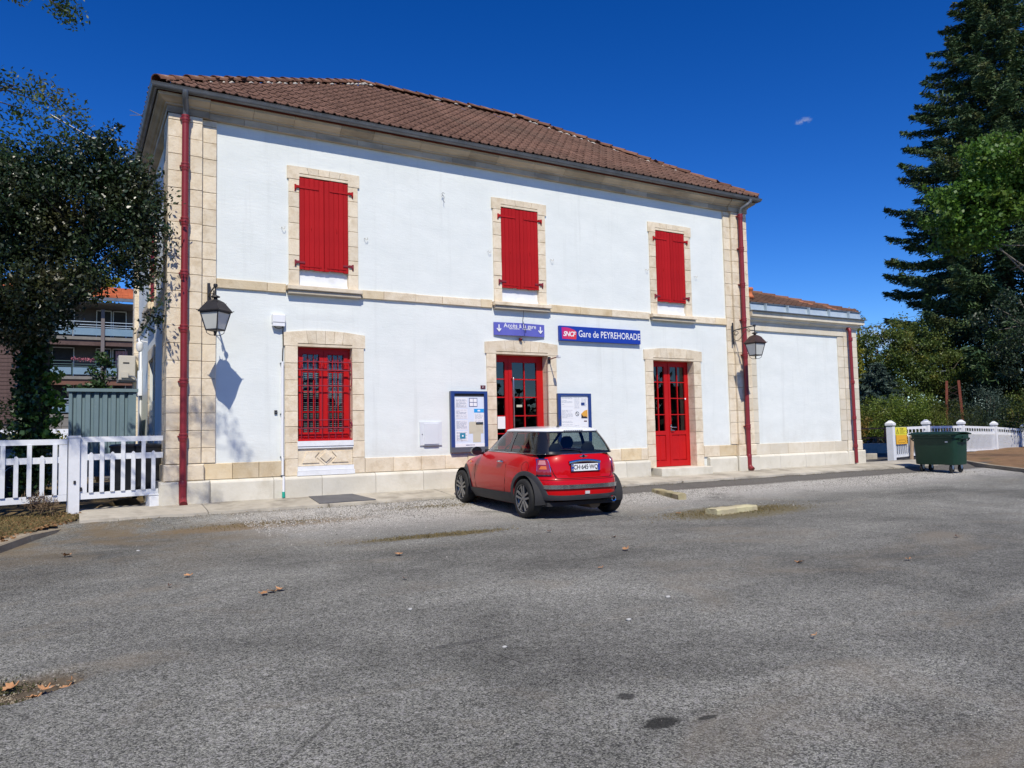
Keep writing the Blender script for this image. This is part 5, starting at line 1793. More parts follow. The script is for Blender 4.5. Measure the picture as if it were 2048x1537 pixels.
# ------------------------------------------------------------------ the small red hatchback
CARX, CARY, CARZ, HEAD, PITCH = 5.595, -3.742, -.262, R(3.32), R(1.27)
car = thing('parked_car', 'red three door hatchback with white roof parked nose in towards the station', 'car', (CARX, CARY, CARZ))
car.rotation_euler = (PITCH, 0, -HEAD)
PAINT = NT('red_car_paint')
PAINT.b.inputs['Base Color'].default_value = rgb(.50, .002, .005)
PAINT.b.inputs['Roughness'].default_value = .35
PAINT.b.inputs['Coat Weight'].default_value = .6
PAINT.b.inputs['Coat IOR'].default_value = 1.38
PAINT.b.inputs['Coat Roughness'].default_value = .03
PAINT.b.inputs['Specular IOR Level'].default_value = .15
PAINT = PAINT.m
CWHITE = mat('white_car_paint', (.78, .79, .79), rough=.3, coat=.9)
CBLACK = mat('black_car_trim', (.010, .011, .013), rough=.22, coat=.5)
CLAD = mat('grey_cladding', (.030, .031, .035), (.040, .041, .045), 6, .62, bump=.05, bscale=120)
CHROME = mat('chrome', (.62, .63, .66), rough=.12, metal=1)
TAIL = mat('tail_lamp', (.30, .02, .03), rough=.12, coat=1, spec=.6)
TAILA = mat('tail_lamp_amber', (.70, .16, .02), rough=.15, coat=1)
TAILP = mat('tail_lamp_pink', (.55, .22, .22), rough=.15, coat=1)
ALLOY = mat('dark_alloy', (.20, .20, .20), (.26, .26, .26), 4, .38, metal=.6)
CINT = mat('dark_car_interior', (.022, .022, .024), (.03, .03, .03), 3, .8)
SEATM = mat('grey_seat_cloth', (.07, .068, .062), (.10, .096, .088), 4, .85)
CGL = glass_mat('car_glass', (.50, .57, .55), 0, 1.5)
LINE = mat('shut_line', (.02, .003, .004), rough=.8)

YC, NR, NF = 1.2, 4.0, 3.0
def ip(z, tb): return float(np.interp(z, [a for a, b in tb], [b for a, b in tb]))
T_HW = [(.18, .745), (.26, .80), (.34, .825), (.46, .842), (.60, .846), (.74, .838), (.84, .822), (.92, .795), (.97, .765), (1.0, .74)]
T_YR = [(.18, -.10), (.262, -.24), (.297, -.545), (.34, -.558), (.44, -.568), (.55, -.562), (.60, -.548), (.64, -.52), (.75, -.515), (.88, -.495), (.96, -.462), (1.0, -.435)]
T_YF = [(.18, 2.86), (.26, 2.98), (.40, 3.05), (.55, 3.06), (.66, 3.03), (.74, 2.96), (.80, 2.84), (.85, 2.62), (.89, 2.35), (.93, 2.10), (.97, 1.90), (1.0, 1.80)]
hw = lambda z: ip(z, T_HW)
yr = lambda z: ip(z, T_YR)
yf = lambda z: ip(z, T_YF)
def side_x(y, z):
    L, n = ((YC - yr(z)), NR) if y < YC else ((yf(z) - YC), NF)
    t_ = min(1.0, abs(y - YC) / L)
    return hw(z) * (1 - t_ ** n) ** (1 / n)
def rear_y(x, z):
    return YC - (YC - yr(z)) * (1 - min(1, abs(x) / hw(z)) ** NR) ** (1 / NR)
def loop(z, M=120, grow=0):
    row = []
    for k in range(M):
        a = 2 * math.pi * k / M
        c, s = math.cos(a), math.sin(a)
        L, n = ((YC - yr(z)), NR) if c < 0 else ((yf(z) - YC), NF)
        row.append(((hw(z) + grow) * math.copysign(abs(s) ** (2 / n), s), YC + (L + grow) * math.copysign(abs(c) ** (2 / n), c), z))
    return row
zl = [.18, .22, .26, .30, .34, .40, .46, .52, .56, .585, .60, .615, .64, .69, .74, .79, .84, .88, .92, .95, .975, .99, 1.0]
m = MB()
rows = [loop(z) for z in zl]
m.grid(rows, closed=True)
m.add(rows[0], [tuple(range(120))[::-1]])
m.add([(x * .97, YC + (y - YC) * .985, 1.003) for x, y, z in rows[-1]], [tuple(range(120))])
m.grid([rows[-1], [(x * .97, YC + (y - YC) * .985, 1.003) for x, y, z in rows[-1]]], closed=True)
bm = bmesh.new()
tmp = m.mesh('body', PAINT)
bm.from_mesh(tmp)
bmesh.ops.remove_doubles(bm, verts=bm.verts, dist=1e-5)
bmesh.ops.recalc_face_normals(bm, faces=bm.faces)
bm.to_mesh(tmp); bm.free()
body = bpy.data.objects.new('body', tmp); COL.objects.link(body)
WB = 2.467
cut = MB()
for s in (-1, 1):
    for y in (0, WB):
        cut.lathe([(.36, .48 * s), (.36, 1.1 * s)], 40, (0, y, .31), 'x')
cm = cut.mesh('cutter', None)
bm = bmesh.new(); bm.from_mesh(cm); bmesh.ops.recalc_face_normals(bm, faces=bm.faces); bm.to_mesh(cm); bm.free()
co = bpy.data.objects.new('cutter', cm); COL.objects.link(co)
# hollow cabin so that one can look through the windows
cab = MB()
cab.box(-.66, .66, -.30, 1.78, .40, 1.2)
cm2 = cab.mesh('cutter_cabin', None)
co2 = bpy.data.objects.new('cutter_cabin', cm2); COL.objects.link(co2)
for c_ in (co, co2):
    md = body.modifiers.new('b', 'BOOLEAN'); md.operation = 'DIFFERENCE'; md.solver = 'EXACT'; md.object = c_
dg = bpy.context.evaluated_depsgraph_get()
nm = bpy.data.meshes.new_from_object(body.evaluated_get(dg))
body.modifiers.clear()
body.data = nm
nm.name = 'body'
nm.materials.clear(); nm.materials.append(PAINT)
nm.shade_smooth(); nm.set_sharp_from_angle(angle=R(32))
for c_ in (co, co2): bpy.data.objects.remove(c_)
attach(body, car)

def side_patch(y0, y1, z0, z1, s, d, ny=10, nz=4, mt=CLAD, name='trim', zfun=None, off=.001):
    P, N = [], []
    for i in range(nz + 1):
        rp, rn = [], []
        for k in range(ny + 1):
            y = y0 + (y1 - y0) * k / ny
            za, zb = (z0, z1) if zfun is None else zfun(y)
            z = za + (zb - za) * i / nz
            rp.append((s * (side_x(y, z) + off), y, z)); rn.append((s, 0, 0))
        P.append(rp); N.append(rn)
    return MB().shell(P, N, d, flip=s > 0).build(name, mt, car, 40)
def rear_patch(x0, x1, z0, z1, d, nx_=12, nz=4, mt=CLAD, name='trim', xfun=None, parent=None, off=.001, zf=None):
    P, N = [], []
    for i in range(nz + 1):
        rp, rn = [], []
        for k in range(nx_ + 1):
            f = k / nx_
            z = z0 + (z1 - z0) * i / nz
            a, b = (x0, x1) if xfun is None else xfun(i / nz)
            x = a + (b - a) * f
            if zf: z = zf(f, i / nz)
            e = .004
            dx = (rear_y(x + e, z) - rear_y(x - e, z)) / (2 * e)
            n = Vector((dx, -1, 0)).normalized()
            p = Vector((x, rear_y(x, z), z)) + n * off
            rp.append(tuple(p)); rn.append(tuple(n))
        P.append(rp); N.append(rn)
    return MB().shell(P, N, d, flip=False).build(name, mt, parent or car, 40)

# wheel arch flares, sills, bumper skirt
def flare(cy, s, a0=-14, a1=186):
    P, N = [], []
    for ri, rr in enumerate((.352, .38, .41, .422)):
        rp, rn = [], []
        for k in range(33):
            a = R(a0 + (a1 - a0) * k / 32)
            y, z = cy + rr * math.cos(a), .31 + rr * math.sin(a)
            zz = min(max(z, .19), .99)
            yy = min(max(y, yr(zz) + .06), yf(zz) - .05)
            rp.append((s * (side_x(yy, zz) + (.0 if ri < 3 else -.004)), yy, zz)); rn.append((s, 0, 0))
        P.append(rp); N.append(rn)
    return MB().shell(P, N, .018, flip=s < 0).build('wheel_arch', CLAD, car, 50)
for s in (-1, 1):
    flare(0, s); flare(WB, s)
    side_patch(.40, WB - .40, .185, .335, s, .014, 14, 4, name='sill_cladding', zfun=lambda y: (.185, .335 + .03 * (1 - (y - .40) / (WB - .8))))
rear_patch(-.80, .80, .185, .36, .016, 40, 6, CLAD, 'bumper_skirt', zf=lambda f, i: (.298 + .075 * i + .05 * abs(2 * f - 1) ** 6 * i))
MB().box(-.62, .62, -.40, .35, .20, .26).build('underbody', CINT, car)
MB().box(-.72, .72, .38, WB - .38, .17, .24).build('underbody', CINT, car)
rear_patch(-.655, .655, .475, .535, .022, 30, 4, CHROME, 'bumper_strip', zf=lambda f, i: .472 + .062 * i)
# tailgate shut lines and side shut lines
def strip(pts, wd, mt, name='shut_line'):
    return MB().tube(pts, wd, 5).build(name, mt, car, 180)
rl = lambda x, z: (x, rear_y(x, z) - .0005, z)
zg = .628
strip([rl(-.60, .93)] + [rl(-.60 + .09 * k / 6, .93 - .28 * k / 6) for k in range(1, 6)] + [rl(-.49, zg + .01)] + [rl(-.47 + .94 * k / 20, zg) for k in range(21)] + [rl(.49, zg + .01)] + [rl(.51 + .09 * k / 6, .65 + .28 * k / 6) for k in range(7)], .006, LINE)
strip([rl(-.76 + 1.52 * k / 30, .607) for k in range(31)], .0055, LINE)
for s in (-1, 1):
    sl_p = lambda y, z: (s * (side_x(y, z) + .0003), y, z)
    strip([sl_p(.62, .99), sl_p(.60, .80), sl_p(.62, .55), sl_p(.66, .36)], .006, LINE)
    strip([sl_p(1.78, .93), sl_p(1.83, .75), sl_p(1.85, .55), sl_p(1.82, .36)], .006, LINE)
    strip([sl_p(.62 + (1.84 - .62) * k / 10, .35) for k in range(11)], .003, LINE)
    strip([sl_p(.0, .60), sl_p(-.2, .605), sl_p(-.38, .607)], .003, LINE)
    # chrome waist line
    strip([(s * (side_x(y, .992) + .002), y, .998) for y in np.linspace(-.30, 1.80, 22)], .0075, CHROME, 'waist_trim')
for s in (-1, 1):
    for y in (0, WB):
        MB().grid([[(s * xx, y + rr * math.cos(R(-14 + 208 * k / 24)), .31 + rr * math.sin(R(-14 + 208 * k / 24))) for k in range(25)] for xx, rr in ((.478, .02), (.478, .355), (.81, .355))]).build('wheel_arch_liner', CINT, car, 60)
# fuel flap ring on the left
fp = [(-(side_x(.02 + .085 * math.cos(a), .79 + .085 * math.sin(a)) + .0004), .02 + .085 * math.cos(a), .79 + .085 * math.sin(a)) for a in [2 * math.pi * k / 24 for k in range(24)]]
MB().tube(fp, .003, 5, True).build('fuel_flap', LINE, car, 180)
strip([(x, rear_y(x, .992) - .003, .998) for x in np.linspace(-.62, .62, 24)], .0065, CHROME, 'waist_trim')
# lamps
for s in (-1, 1):
    q = part_empty('tail_lamp', car)
    def xf(f, s=s): # f 0 bottom .. 1 top
        a, b = .545 - .0 * f, .70 + .0 * f
        lo, hi = .555 + .015 * (f), .715 - .035 * f
        hi2 = .70 - .01 * f
        return (s * lo, s * hi) if s > 0 else (-hi, -lo)
    rear_patch(0, 0, .672, .93, .012, 8, 8, CHROME, 'lamp_bezel', xfun=xf, parent=q)
    def xg(f, s=s):
        a, b = xf(f); g = .006
        return (a + g, b - g)
    rear_patch(0, 0, .688, .915, .008, 8, 8, TAIL, 'lamp_lens', xfun=xg, parent=q, off=.0135)
    def xh(f, s=s):
        a, b = xf(f); w_ = (b - a)
        return (a + w_ * .22, b - w_ * .30)
    rear_patch(0, 0, .77, .82, .002, 6, 3, TAILA, 'indicator_lens', xfun=xh, parent=q, off=.0222)
    rear_patch(0, 0, .84, .905, .002, 6, 3, TAILP, 'reversing_lens', xfun=xh, parent=q, off=.0222)
# number plate, handle bar, badge, fog lamp, exhaust
def rear_frame(z, off):
    return yr(z) - off
pl = part_empty('number_plate', car)
py = rear_y(0, .79) - .028
MB().box(-.26, .26, py, py + .02, .738, .848).build('plate', WHITE, pl)
MB().box(-.26, -.222, py - .0015, py, .74, .846).build('blue_band', SIGNBLUE, pl)
MB().box(.222, .26, py - .0015, py, .74, .846).build('blue_band', SIGNBLUE, pl)
m = MB(); put_text(m, 'CH·645·WQ', .098, .0, py - .002, .793, xs=.86, bold=.0018); m.build('characters', IRON, pl)
m = MB(); put_text(m, 'F', .035, -.241, py - .003, .76); m.tube([(-.241 + .011 * math.cos(a), py - .003, .815 + .011 * math.sin(a)) for a in [2 * math.pi * k / 12 for k in range(12)]], .002, 4, True); m.build('characters', DY, pl)
MB().box(-.262, .262, py + .004, py + .03, .732, .854).build('plate_frame', CBLACK, pl)
bar = []
for k in range(21):
    f = -1 + 2 * k / 20
    bar.append((f * .285, rear_y(f * .285, .89) - .028, .905 - .032 * f * f))
m = MB()
for i, (x, y, z) in enumerate(bar): pass
m.grid([[(x, y + .03, z + .012) for x, y, z in bar], [(x, y + .004, z + .016) for x, y, z in bar], [(x, y - .010, z + .002) for x, y, z in bar], [(x, y - .004, z - .028) for x, y, z in bar], [(x, y + .03, z - .03) for x, y, z in bar]])
m.build('boot_handle', CHROME, car, 60)
em = part_empty('badge', car)
by_ = rear_y(0, .955) - .004
MB().lathe([(.0, -.006), (.022, -.004), (.026, .004)], 16, (0, by_, .955), 'y').build('badge_disc', CBLACK, em, 40)
MB().lathe([(.026, -.005), (.031, -.003), (.031, .004), (.026, .004)], 16, (0, by_, .955), 'y', cap=False).build('badge_ring', CHROME, em, 40)
m = MB()
for s in (-1, 1):
    m.prism([(s * .03, .945), (s * .055, .948), (s * .075, .965), (s * .03, .968)][::s], by_ - .004, by_ + .006)
m.build('badge_wing', CHROME, em)
MB().box(-.04, .04, rear_y(0, .41) - .014, rear_y(0, .41) + .02, .385, .43).build('fog_lamp', mat('clear_lamp', (.55, .55, .56), rough=.1, coat=1), car)
m = MB().lathe([(.030, -.64), (.042, -.645), (.044, -.60), (.044, -.42), (.0, -.42)], 20, (.44, 0, .295), 'y', cap=False)
m.lathe([(.036, -.636), (.034, -.50), (.0, -.50)], 20, (.44, 0, .295), 'y', cap=False)
m.build('exhaust', CHROME, car, 40)
MB().lathe([(.0, -.36), (.12, -.34), (.13, .1), (.0, .12)], 16, (.28, 0, .24), 'y').build('silencer', mat('rusted_silencer', (.19, .13, .08), rough=.7, metal=.3), car, 60)
# door handles, repeaters, mirrors
for s in (-1, 1):
    dh = part_empty('door_handle', car)
    y0, z0 = .80, .845
    m = MB().tube([(s * side_x(y0 - .09, z0), y0 - .09, z0), (s * (side_x(y0 - .06, z0) + .03), y0 - .06, z0 + .004), (s * (side_x(y0 + .06, z0) + .03), y0 + .06, z0 + .004), (s * side_x(y0 + .09, z0), y0 + .09, z0)], [.010, .015, .015, .010], 10)
    m.build('grip', CHROME, dh, 60)
    MB().tube([(s * (side_x(y0, z0) - .010 + .0), y0 + .045 * math.cos(a), z0 - .012 + .03 * math.sin(a)) for a in [2 * math.pi * k / 16 for k in range(16)]], .012, 6, True).build('recess', LINE, dh, 180)
    zz = .78
    m = MB().lathe([(.0, .014), (.02, .010), (.03, .0)], 14, (0, 0, 0), 'x')
    m.v = [(s * (side_x(2.12, zz) + x), 2.12 + y * 1.7, zz + z) for x, y, z in m.v]
    m.build('side_repeater', TAILA, car, 60)
    mr = part_empty('door_mirror', car)
    m = MB()
    for (dy, rr) in ((-.06, .0),): pass
    prof_ = [(.0, .09), (.045, .085), (.075, .06), (.090, .02), (.094, -.03), (.092, -.05)]
    m.lathe(prof_, 20, (0, 0, 0), 'y')
    m.v = [(s * (.885 + x * 1.02 + .03), 1.60 + y, 1.00 + z * .80) for x, y, z in [(v[0], v[1], v[2]) for v in m.v]]
    m.build('mirror_cap', CBLACK, mr, 60)
    g_ = MB().lathe([(.0, -.044), (.08, -.046)], 20, (0, 0, 0), 'y', cap=False)
    g_.v = [(s * (.885 + x * 1.02 + .03), 1.596 + y, 1.00 + z * .80) for x, y, z in g_.v]
    g_.build('mirror_glass', mat('mirror', (.55, .62, .70), rough=.02, metal=1), mr)
    MB().tube([(s * .75, 1.66, .96), (s * .80, 1.64, .95), (s * .88, 1.62, .965)], [.03, .022, .02], 8).build('mirror_arm', CBLACK, mr, 60)

# greenhouse: one ring surface from belt to roof rim, cut into pillars and panes
GZ0, GZ1 = 1.0, 1.345
def gpt(a, f, grow=0):
    """a: angle round the ring (0 = front, pi = rear, negative x for a in pi..2pi), f: 0 belt .. 1 rim"""
    z = GZ0 + (GZ1 - GZ0) * f
    bulge = .018 * math.sin(math.pi * f)
    hwz = .735 + (.600 - .735) * f + bulge * .5
    yrz = -.43 + (-.155 + .43) * f - bulge
    yfz = 1.82 + (1.16 - 1.82) * f + bulge
    c, s = math.cos(a), math.sin(a)
    yc = .75
    L, n = ((yc - yrz), 5.2) if c < 0 else ((yfz - yc), 4.2)
    return Vector(((hwz + grow) * math.copysign(abs(s) ** (2 / n), s), yc + (L + grow) * math.copysign(abs(c) ** (2 / n), c), z))
def ang_for_y(y, f, s):
    """angle whose ring point on side s has the given y"""
    lo, hi = 0.0, math.pi
    for _ in range(40):
        mid = (lo + hi) / 2
        if gpt(mid, f).y > y: lo = mid
        else: hi = mid
    return mid if s > 0 else 2 * math.pi - mid
def ang_for_x(x, f, rear=True):
    lo, hi = (math.pi / 2, math.pi) if rear else (0.0, math.pi / 2)
    for _ in range(40):
        mid = (lo + hi) / 2
        v = gpt(mid, f).x
        if rear:
            if v > abs(x): lo = mid
            else: hi = mid
        else:
            if v < abs(x): lo = mid
            else: hi = mid
    return mid if x > 0 else 2 * math.pi - mid
def gpatch(Afn, f0, f1, d, mt, name, nA=12, nF=6, off=0.0, parent=None):
    P, N = [], []
    for i in range(nF + 1):
        f = f0 + (f1 - f0) * i / nF
        a0, a1 = Afn(f)
        rp, rn = [], []
        for k in range(nA + 1):
            a = a0 + (a1 - a0) * k / nA
            p = gpt(a, f)
            t1 = gpt(a + .01, f) - gpt(a - .01, f)
            n = t1.cross(Vector((0, 0, 1))); n.z = 0
            n = (p - Vector((0, .7, p.z))).normalized() if n.length < 1e-6 else n.normalized()
            if n.dot(p - Vector((0, .7, p.z))) < 0: n = -n
            n = (n + Vector((0, 0, .35))).normalized()
            rp.append(tuple(p + n * off)); rn.append(tuple(n))
        P.append(rp); N.append(rn)
    if d:
        return MB().shell(P, N, d).build(name, mt, parent or car, 50)
    return MB().grid(P).build(name, mt, parent or car, 180)
YA = lambda f: 1.66 - .60 * f          # front edge of the door glass
YB0 = lambda f: .70 - .03 * f          # B pillar front
YB1 = lambda f: .60 - .03 * f          # B pillar rear
YCp = lambda f: -.12 + .08 * f         # C pillar front
XR = lambda f: .56 - .10 * f           # rear window half width
XF = lambda f: .60 - .08 * f
for s in (-1, 1):
    gpatch(lambda f: (ang_for_y(YA(f), f, s), ang_for_y(YB0(f), f, s)), .05, .95, 0, CGL, 'door_glass', parent=car)
    gpatch(lambda f: (ang_for_y(YB1(f), f, s), ang_for_y(YCp(f), f, s)), .05, .95, 0, CGL, 'quarter_glass')
    gpatch(lambda f: (ang_for_y(YB0(f), f, s), ang_for_y(YB1(f), f, s)), .0, 1.0, .006, CBLACK, 'door_pillar', 4)
    gpatch(lambda f: (ang_for_y(YCp(f), f, s), ang_for_x(s * XR(f), f)), .0, 1.0, .006, CBLACK, 'rear_pillar', 16)
    gpatch(lambda f: (ang_for_x(s * XF(f), f, False), ang_for_y(YA(f), f, s)), .0, 1.0, .008, CBLACK, 'windscreen_pillar', 10)
    for f0, f1 in ((0, .05), (.95, 1.0)):
        gpatch(lambda f: (ang_for_y(YA(f), f, s), ang_for_y(YCp(f), f, s)), f0, f1, .006, CBLACK, 'window_rail', 20, 1)
def rear_arc(f):
    return (ang_for_x(XR(f), f), ang_for_x(-XR(f), f))
gpatch(rear_arc, .10, .93, 0, CGL, 'rear_window', 24)
gpatch(rear_arc, .0, .10, .006, CBLACK, 'rear_window_rail', 24, 2)
gpatch(rear_arc, .93, 1.0, .006, CBLACK, 'rear_window_rail', 24, 1)
gpatch(lambda f: (ang_for_x(-XF(f), f, False) - 2 * math.pi, ang_for_x(XF(f), f, False)), .05, .97, 0, CGL, 'windscreen', 24)
# white roof
NR_ = 72
rows = []
for sc, z in ((1.0, GZ1 - .012), (1.018, GZ1 - .004), (1.025, GZ1 + .008), (1.01, GZ1 + .022), (.96, GZ1 + .036), (.86, GZ1 + .052), (.70, GZ1 + .066), (.45, GZ1 + .076), (.2, GZ1 + .08), (.02, GZ1 + .081)):
    row = []
    for k in range(NR_):
        p = gpt(2 * math.pi * k / NR_, 1.0)
        yc = .50
        row.append((p.x * sc, yc + (p.y - yc) * (sc if sc <= 1 else 1 + (sc - 1) * .9), z - .012 * max(0, (p.y - 0.6)) * (sc > .4)))
    rows.append(row)
MB().grid(rows, closed=True).build('roof', CWHITE, car, 60)
# rear roof lip with the row of brake light slots
m = MB()
for k in range(9):
    x = -.16 + .04 * k
    m.box(x - .012, x + .012, -.180, -.16, GZ1 + .008, GZ1 + .018)
m.build('brake_light_slots', mat('grey_slots', (.20, .21, .22), rough=.4), car)
MB().box(-.185, .185, -.172, -.10, GZ1 + .003, GZ1 + .024).build('brake_light_lip', CWHITE, car)
m = MB().lathe([(.028, GZ1 + .07), (.022, GZ1 + .09), (.012, GZ1 + .105)], 12, (-.0, .05, 0))
m.tube([(0, .05, GZ1 + .10), (.0, -.06, GZ1 + .25)], [.008, .004], 6)
m.v = [(x - .15, y, z) for x, y, z in m.v]
m.build('aerial', CBLACK, car, 60)
# wiper
m = MB()
p0 = gpt(ang_for_x(-.02, .1), .12) + Vector((0, -.015, 0))
p1 = gpt(ang_for_x(-.20, .1), .18) + Vector((0, -.02, 0))
p2 = gpt(ang_for_x(-.38, .1), .20) + Vector((0, -.012, 0))
m.tube([p0, p1], [.014, .008], 6); m.tube([gpt(ang_for_x(-.06, .1), .17) + Vector((0, -.012, 0)), p2], .008, 6)
m.lathe([(.0, -.03), (.022, -.02), (.022, .01)], 12, tuple(p0), 'y')
m.build('rear_wiper', CBLACK, car, 60)
# interior
MB().box(-.66, .66, -.30, 1.78, .38, .405).build('cabin_floor', CINT, car)
MB().prism([(1.35, .60), (1.42, .97), (1.50, 1.02), (1.80, 1.01), (1.80, .6)], -.65, .65, 'x').build('dashboard', CINT, car)
def seatb(cx, cy, w_, rake, top, head=True, mt=SEATM):
    q = part_empty('seat', car)
    c = .03
    m = MB()
    P = []
    for i in range(7):
        f = i / 6
        z = .50 + (top - .50) * f
        y = cy - rake * f
        w2 = w_ * (1 - .18 * f * f)
        P.append([(cx - w2, y + .02, z), (cx - w2 * .8, y + .06, z), (cx + w2 * .8, y + .06, z), (cx + w2, y + .02, z), (cx + w2 * .8, y - .07, z), (cx - w2 * .8, y - .07, z)])
    m.grid(P, closed=True); m.add(P[-1], [tuple(range(6))])
    m.build('backrest', mt, q, 60)
    if head:
        P = []
        for i in range(9):
            f = i / 8
            z = top + .025 + .20 * f
            rr = math.sin(math.pi * (.12 + .80 * f)) ** .5
            P.append([(cx + .125 * rr * math.cos(a), cy - rake - .02 + .055 * rr * math.sin(a), z) for a in [2 * math.pi * k / 14 for k in range(14)]])
        m = MB().grid(P, closed=True); m.add(P[-1], [tuple(range(14))]); m.add(P[0], [tuple(range(14))[::-1]])
        m.build('headrest', CINT, q, 180)
    MB().box(cx - w_, cx + w_, cy + .02, cy + .50, .44, .56).build('cushion', mt, q)
seatb(-.34, .78, .24, .16, 1.02)
seatb(.34, .78, .24, .16, 1.02)
seatb(-.30, .0, .28, .10, .93)
seatb(.30, .0, .28, .10, .93)
MB().tube([(-.34 + .18 * math.cos(a), 1.30 - .07 * math.sin(a) * .6, .95 + .17 * math.sin(a)) for a in [2 * math.pi * k / 24 for k in range(24)]], .014, 6, True).build('steering_wheel', CINT, car, 180)
MB().box(-.10, .10, 1.18, 1.20, 1.24, 1.30).build('inner_mirror', CINT, car)
MB().box(-.55, .55, -.30, .0, .88, .90).build('parcel_shelf', CINT, car)
# wheels
def wheel(s, y):
    q = part_empty('wheel', car)
    q.location = (s * .745, y, .305)
    if s > 0: q.rotation_euler = (0, 0, math.pi)
    # local: outer face looks to -x
    prof_ = [(.205, .10), (.24, .105), (.285, .10), (.303, .075), (.305, .04), (.305, -.04), (.303, -.075), (.288, -.098), (.25, -.104), (.222, -.098), (.212, -.088), (.205, -.07)]
    MB().lathe(prof_, 56, (0, 0, 0), 'x', cap=False).build('tyre', TYRE, q, 50)
    MB().lathe([(.215, -.092), (.222, -.098), (.218, -.088), (.205, -.07), (.19, -.03), (.185, .08)], 48, (0, 0, 0), 'x', cap=False).build('rim_barrel', ALLOY, q, 60)
    MB().lathe([(.0, -.0), (.19, .0), (.19, .02), (.0, .02)], 32, (0, 0, 0), 'x').build('brake_disc', CINT, q, 60)
    m = MB()
    for k in range(5):
        for e in (-1, 1):
            a = 2 * math.pi * k / 5 + .3
            a2 = a + e * .20
            p = Vector((-.070, .045 * math.cos(a + e * .55), .045 * math.sin(a + e * .55)))
            r_ = Vector((-.082, .208 * math.cos(a2), .208 * math.sin(a2)))
            m.bar(p, r_, .030, .028, up=(1, 0, 0))
    m.lathe([(.0, -.085), (.025, -.085), (.055, -.075), (.06, -.04), (.0, -.03)], 20, (0, 0, 0), 'x')
    m.build('spokes', ALLOY, q, 40)
for s in (-1, 1):
    for y in (0, WB): wheel(s, y)
# ------------------------------------------------------------------ vegetation
def unit(v):
    return v / np.maximum(np.linalg.norm(v, axis=1, keepdims=True), 1e-9)
def leaf_arrays(C, size, aspect=.45, up=.25, fold=.15, D=None, jitter=.3):
    """one folded four-sided leaf per centre: returns V (n*4,3), F (n,4)"""
    n = len(C)
    d = unit(npr.normal(size=(n, 3)) + np.array([0, 0, -up])) if D is None else unit(D + npr.normal(size=(n, 3)) * jitter)
    r = unit(npr.normal(size=(n, 3)))
    s = unit(np.cross(d, r))
    nn = np.cross(s, d)
    L = size * npr.uniform(.65, 1.25, (n, 1))
    w = L * aspect * .5
    base = C - d * L * .5
    tip = C + d * L * .5
    mid = C + d * L * .05 + nn * L * fold * .4
    V = np.stack([base, mid + s * w, tip, mid - s * w], 1).reshape(-1, 3)
    F = np.arange(n * 4).reshape(n, 4)
    return V, F
def clumps(centers, per, rad, flat=.8):
    n = len(centers)
    P = np.repeat(centers, per, 0)
    q = npr.normal(size=(len(P), 3)) * np.array([1, 1, flat])
    q = unit(q) * (npr.uniform(0, 1, (len(P), 1)) ** .5)
    rr = np.repeat(np.asarray(rad) if np.ndim(rad) else np.full(n, rad), per)[:, None]
    return P + q * rr
def crown_centers(blobs, n, shell=.55):
    """clump centres spread through a union of ellipsoids (cx,cy,cz,rx,ry,rz), denser towards the skin"""
    vol = np.array([b[3] * b[4] * b[5] for b in blobs])
    pick = npr.choice(len(blobs), n, p=vol / vol.sum())
    B = np.array(blobs)[pick]
    d = unit(npr.normal(size=(n, 3)))
    r = (shell + (1 - shell) * npr.uniform(0, 1, (n, 1)) ** .6) * npr.uniform(.86, 1.10, (n, 1))
    return B[:, :3] + d * r * B[:, 3:]
def limb(m, p, q, r0_, r1_, sag=0, n=6, wob=.06):
    p, q = Vector(p), Vector(q)
    L = (q - p).length
    pts = []
    for i in range(n + 1):
        f = i / n
        pts.append(p.lerp(q, f) + Vector((rnd.uniform(-1, 1), rnd.uniform(-1, 1), rnd.uniform(-.5, .5))) * wob * L * math.sin(math.pi * f) * .6 + Vector((0, 0, -sag * L * math.sin(math.pi * f))))
    m.tube(pts, [r0_ + (r1_ - r0_) * i / n for i in range(n + 1)], 7)
    return pts
BARK = mat('bark', (.055, .045, .034), (.13, .11, .085), 9, .95, bump=1.0, bscale=22, bdist=.03, stretch=(1, 1, .35))
BARK_G = mat('grey_bark', (.10, .09, .075), (.20, .18, .15), 9, .95, bump=1.0, bscale=22, bdist=.03, stretch=(1, 1, .35))
L_HOLLY = leaf_mat('holly_leaf', (.010, .024, .011), (.034, .060, .020), (.065, .058, .020), .36, .08, .5)
L_IVY = leaf_mat('ivy_leaf', (.015, .035, .010), (.04, .09, .022), None, .38, .15)
L_ROB = leaf_mat('robinia_leaf', (.035, .075, .022), (.08, .14, .03), (.15, .14, .025), .5, .30)
L_MAPLE = leaf_mat('maple_leaf', (.055, .14, .016), (.12, .225, .03), (.12, .13, .015), .5, .35)
L_TREE = leaf_mat('mixed_leaf', (.055, .10, .022), (.13, .175, .035), (.22, .18, .025), .5, .32)
L_OLIVE = leaf_mat('olive_leaf', (.09, .115, .018), (.17, .19, .04), None, .6, .25)
L_DARK = leaf_mat('dark_leaf', (.012, .028, .012), (.032, .058, .022), None, .5, .15)
L_BUSH = leaf_mat('bush_leaf', (.085, .15, .02), (.19, .24, .035), (.17, .16, .025), .5, .35)
L_YEL = leaf_mat('yellow_leaf', (.16, .18, .015), (.27, .26, .025), None, .5, .4)
NEEDLE = leaf_mat('spruce_needle', (.028, .066, .032), (.085, .145, .052), (.14, .135, .04), .55, .06, .3)
NEEDLE_B = leaf_mat('blue_needle', (.035, .065, .05), (.07, .11, .085), None, .55, .1)

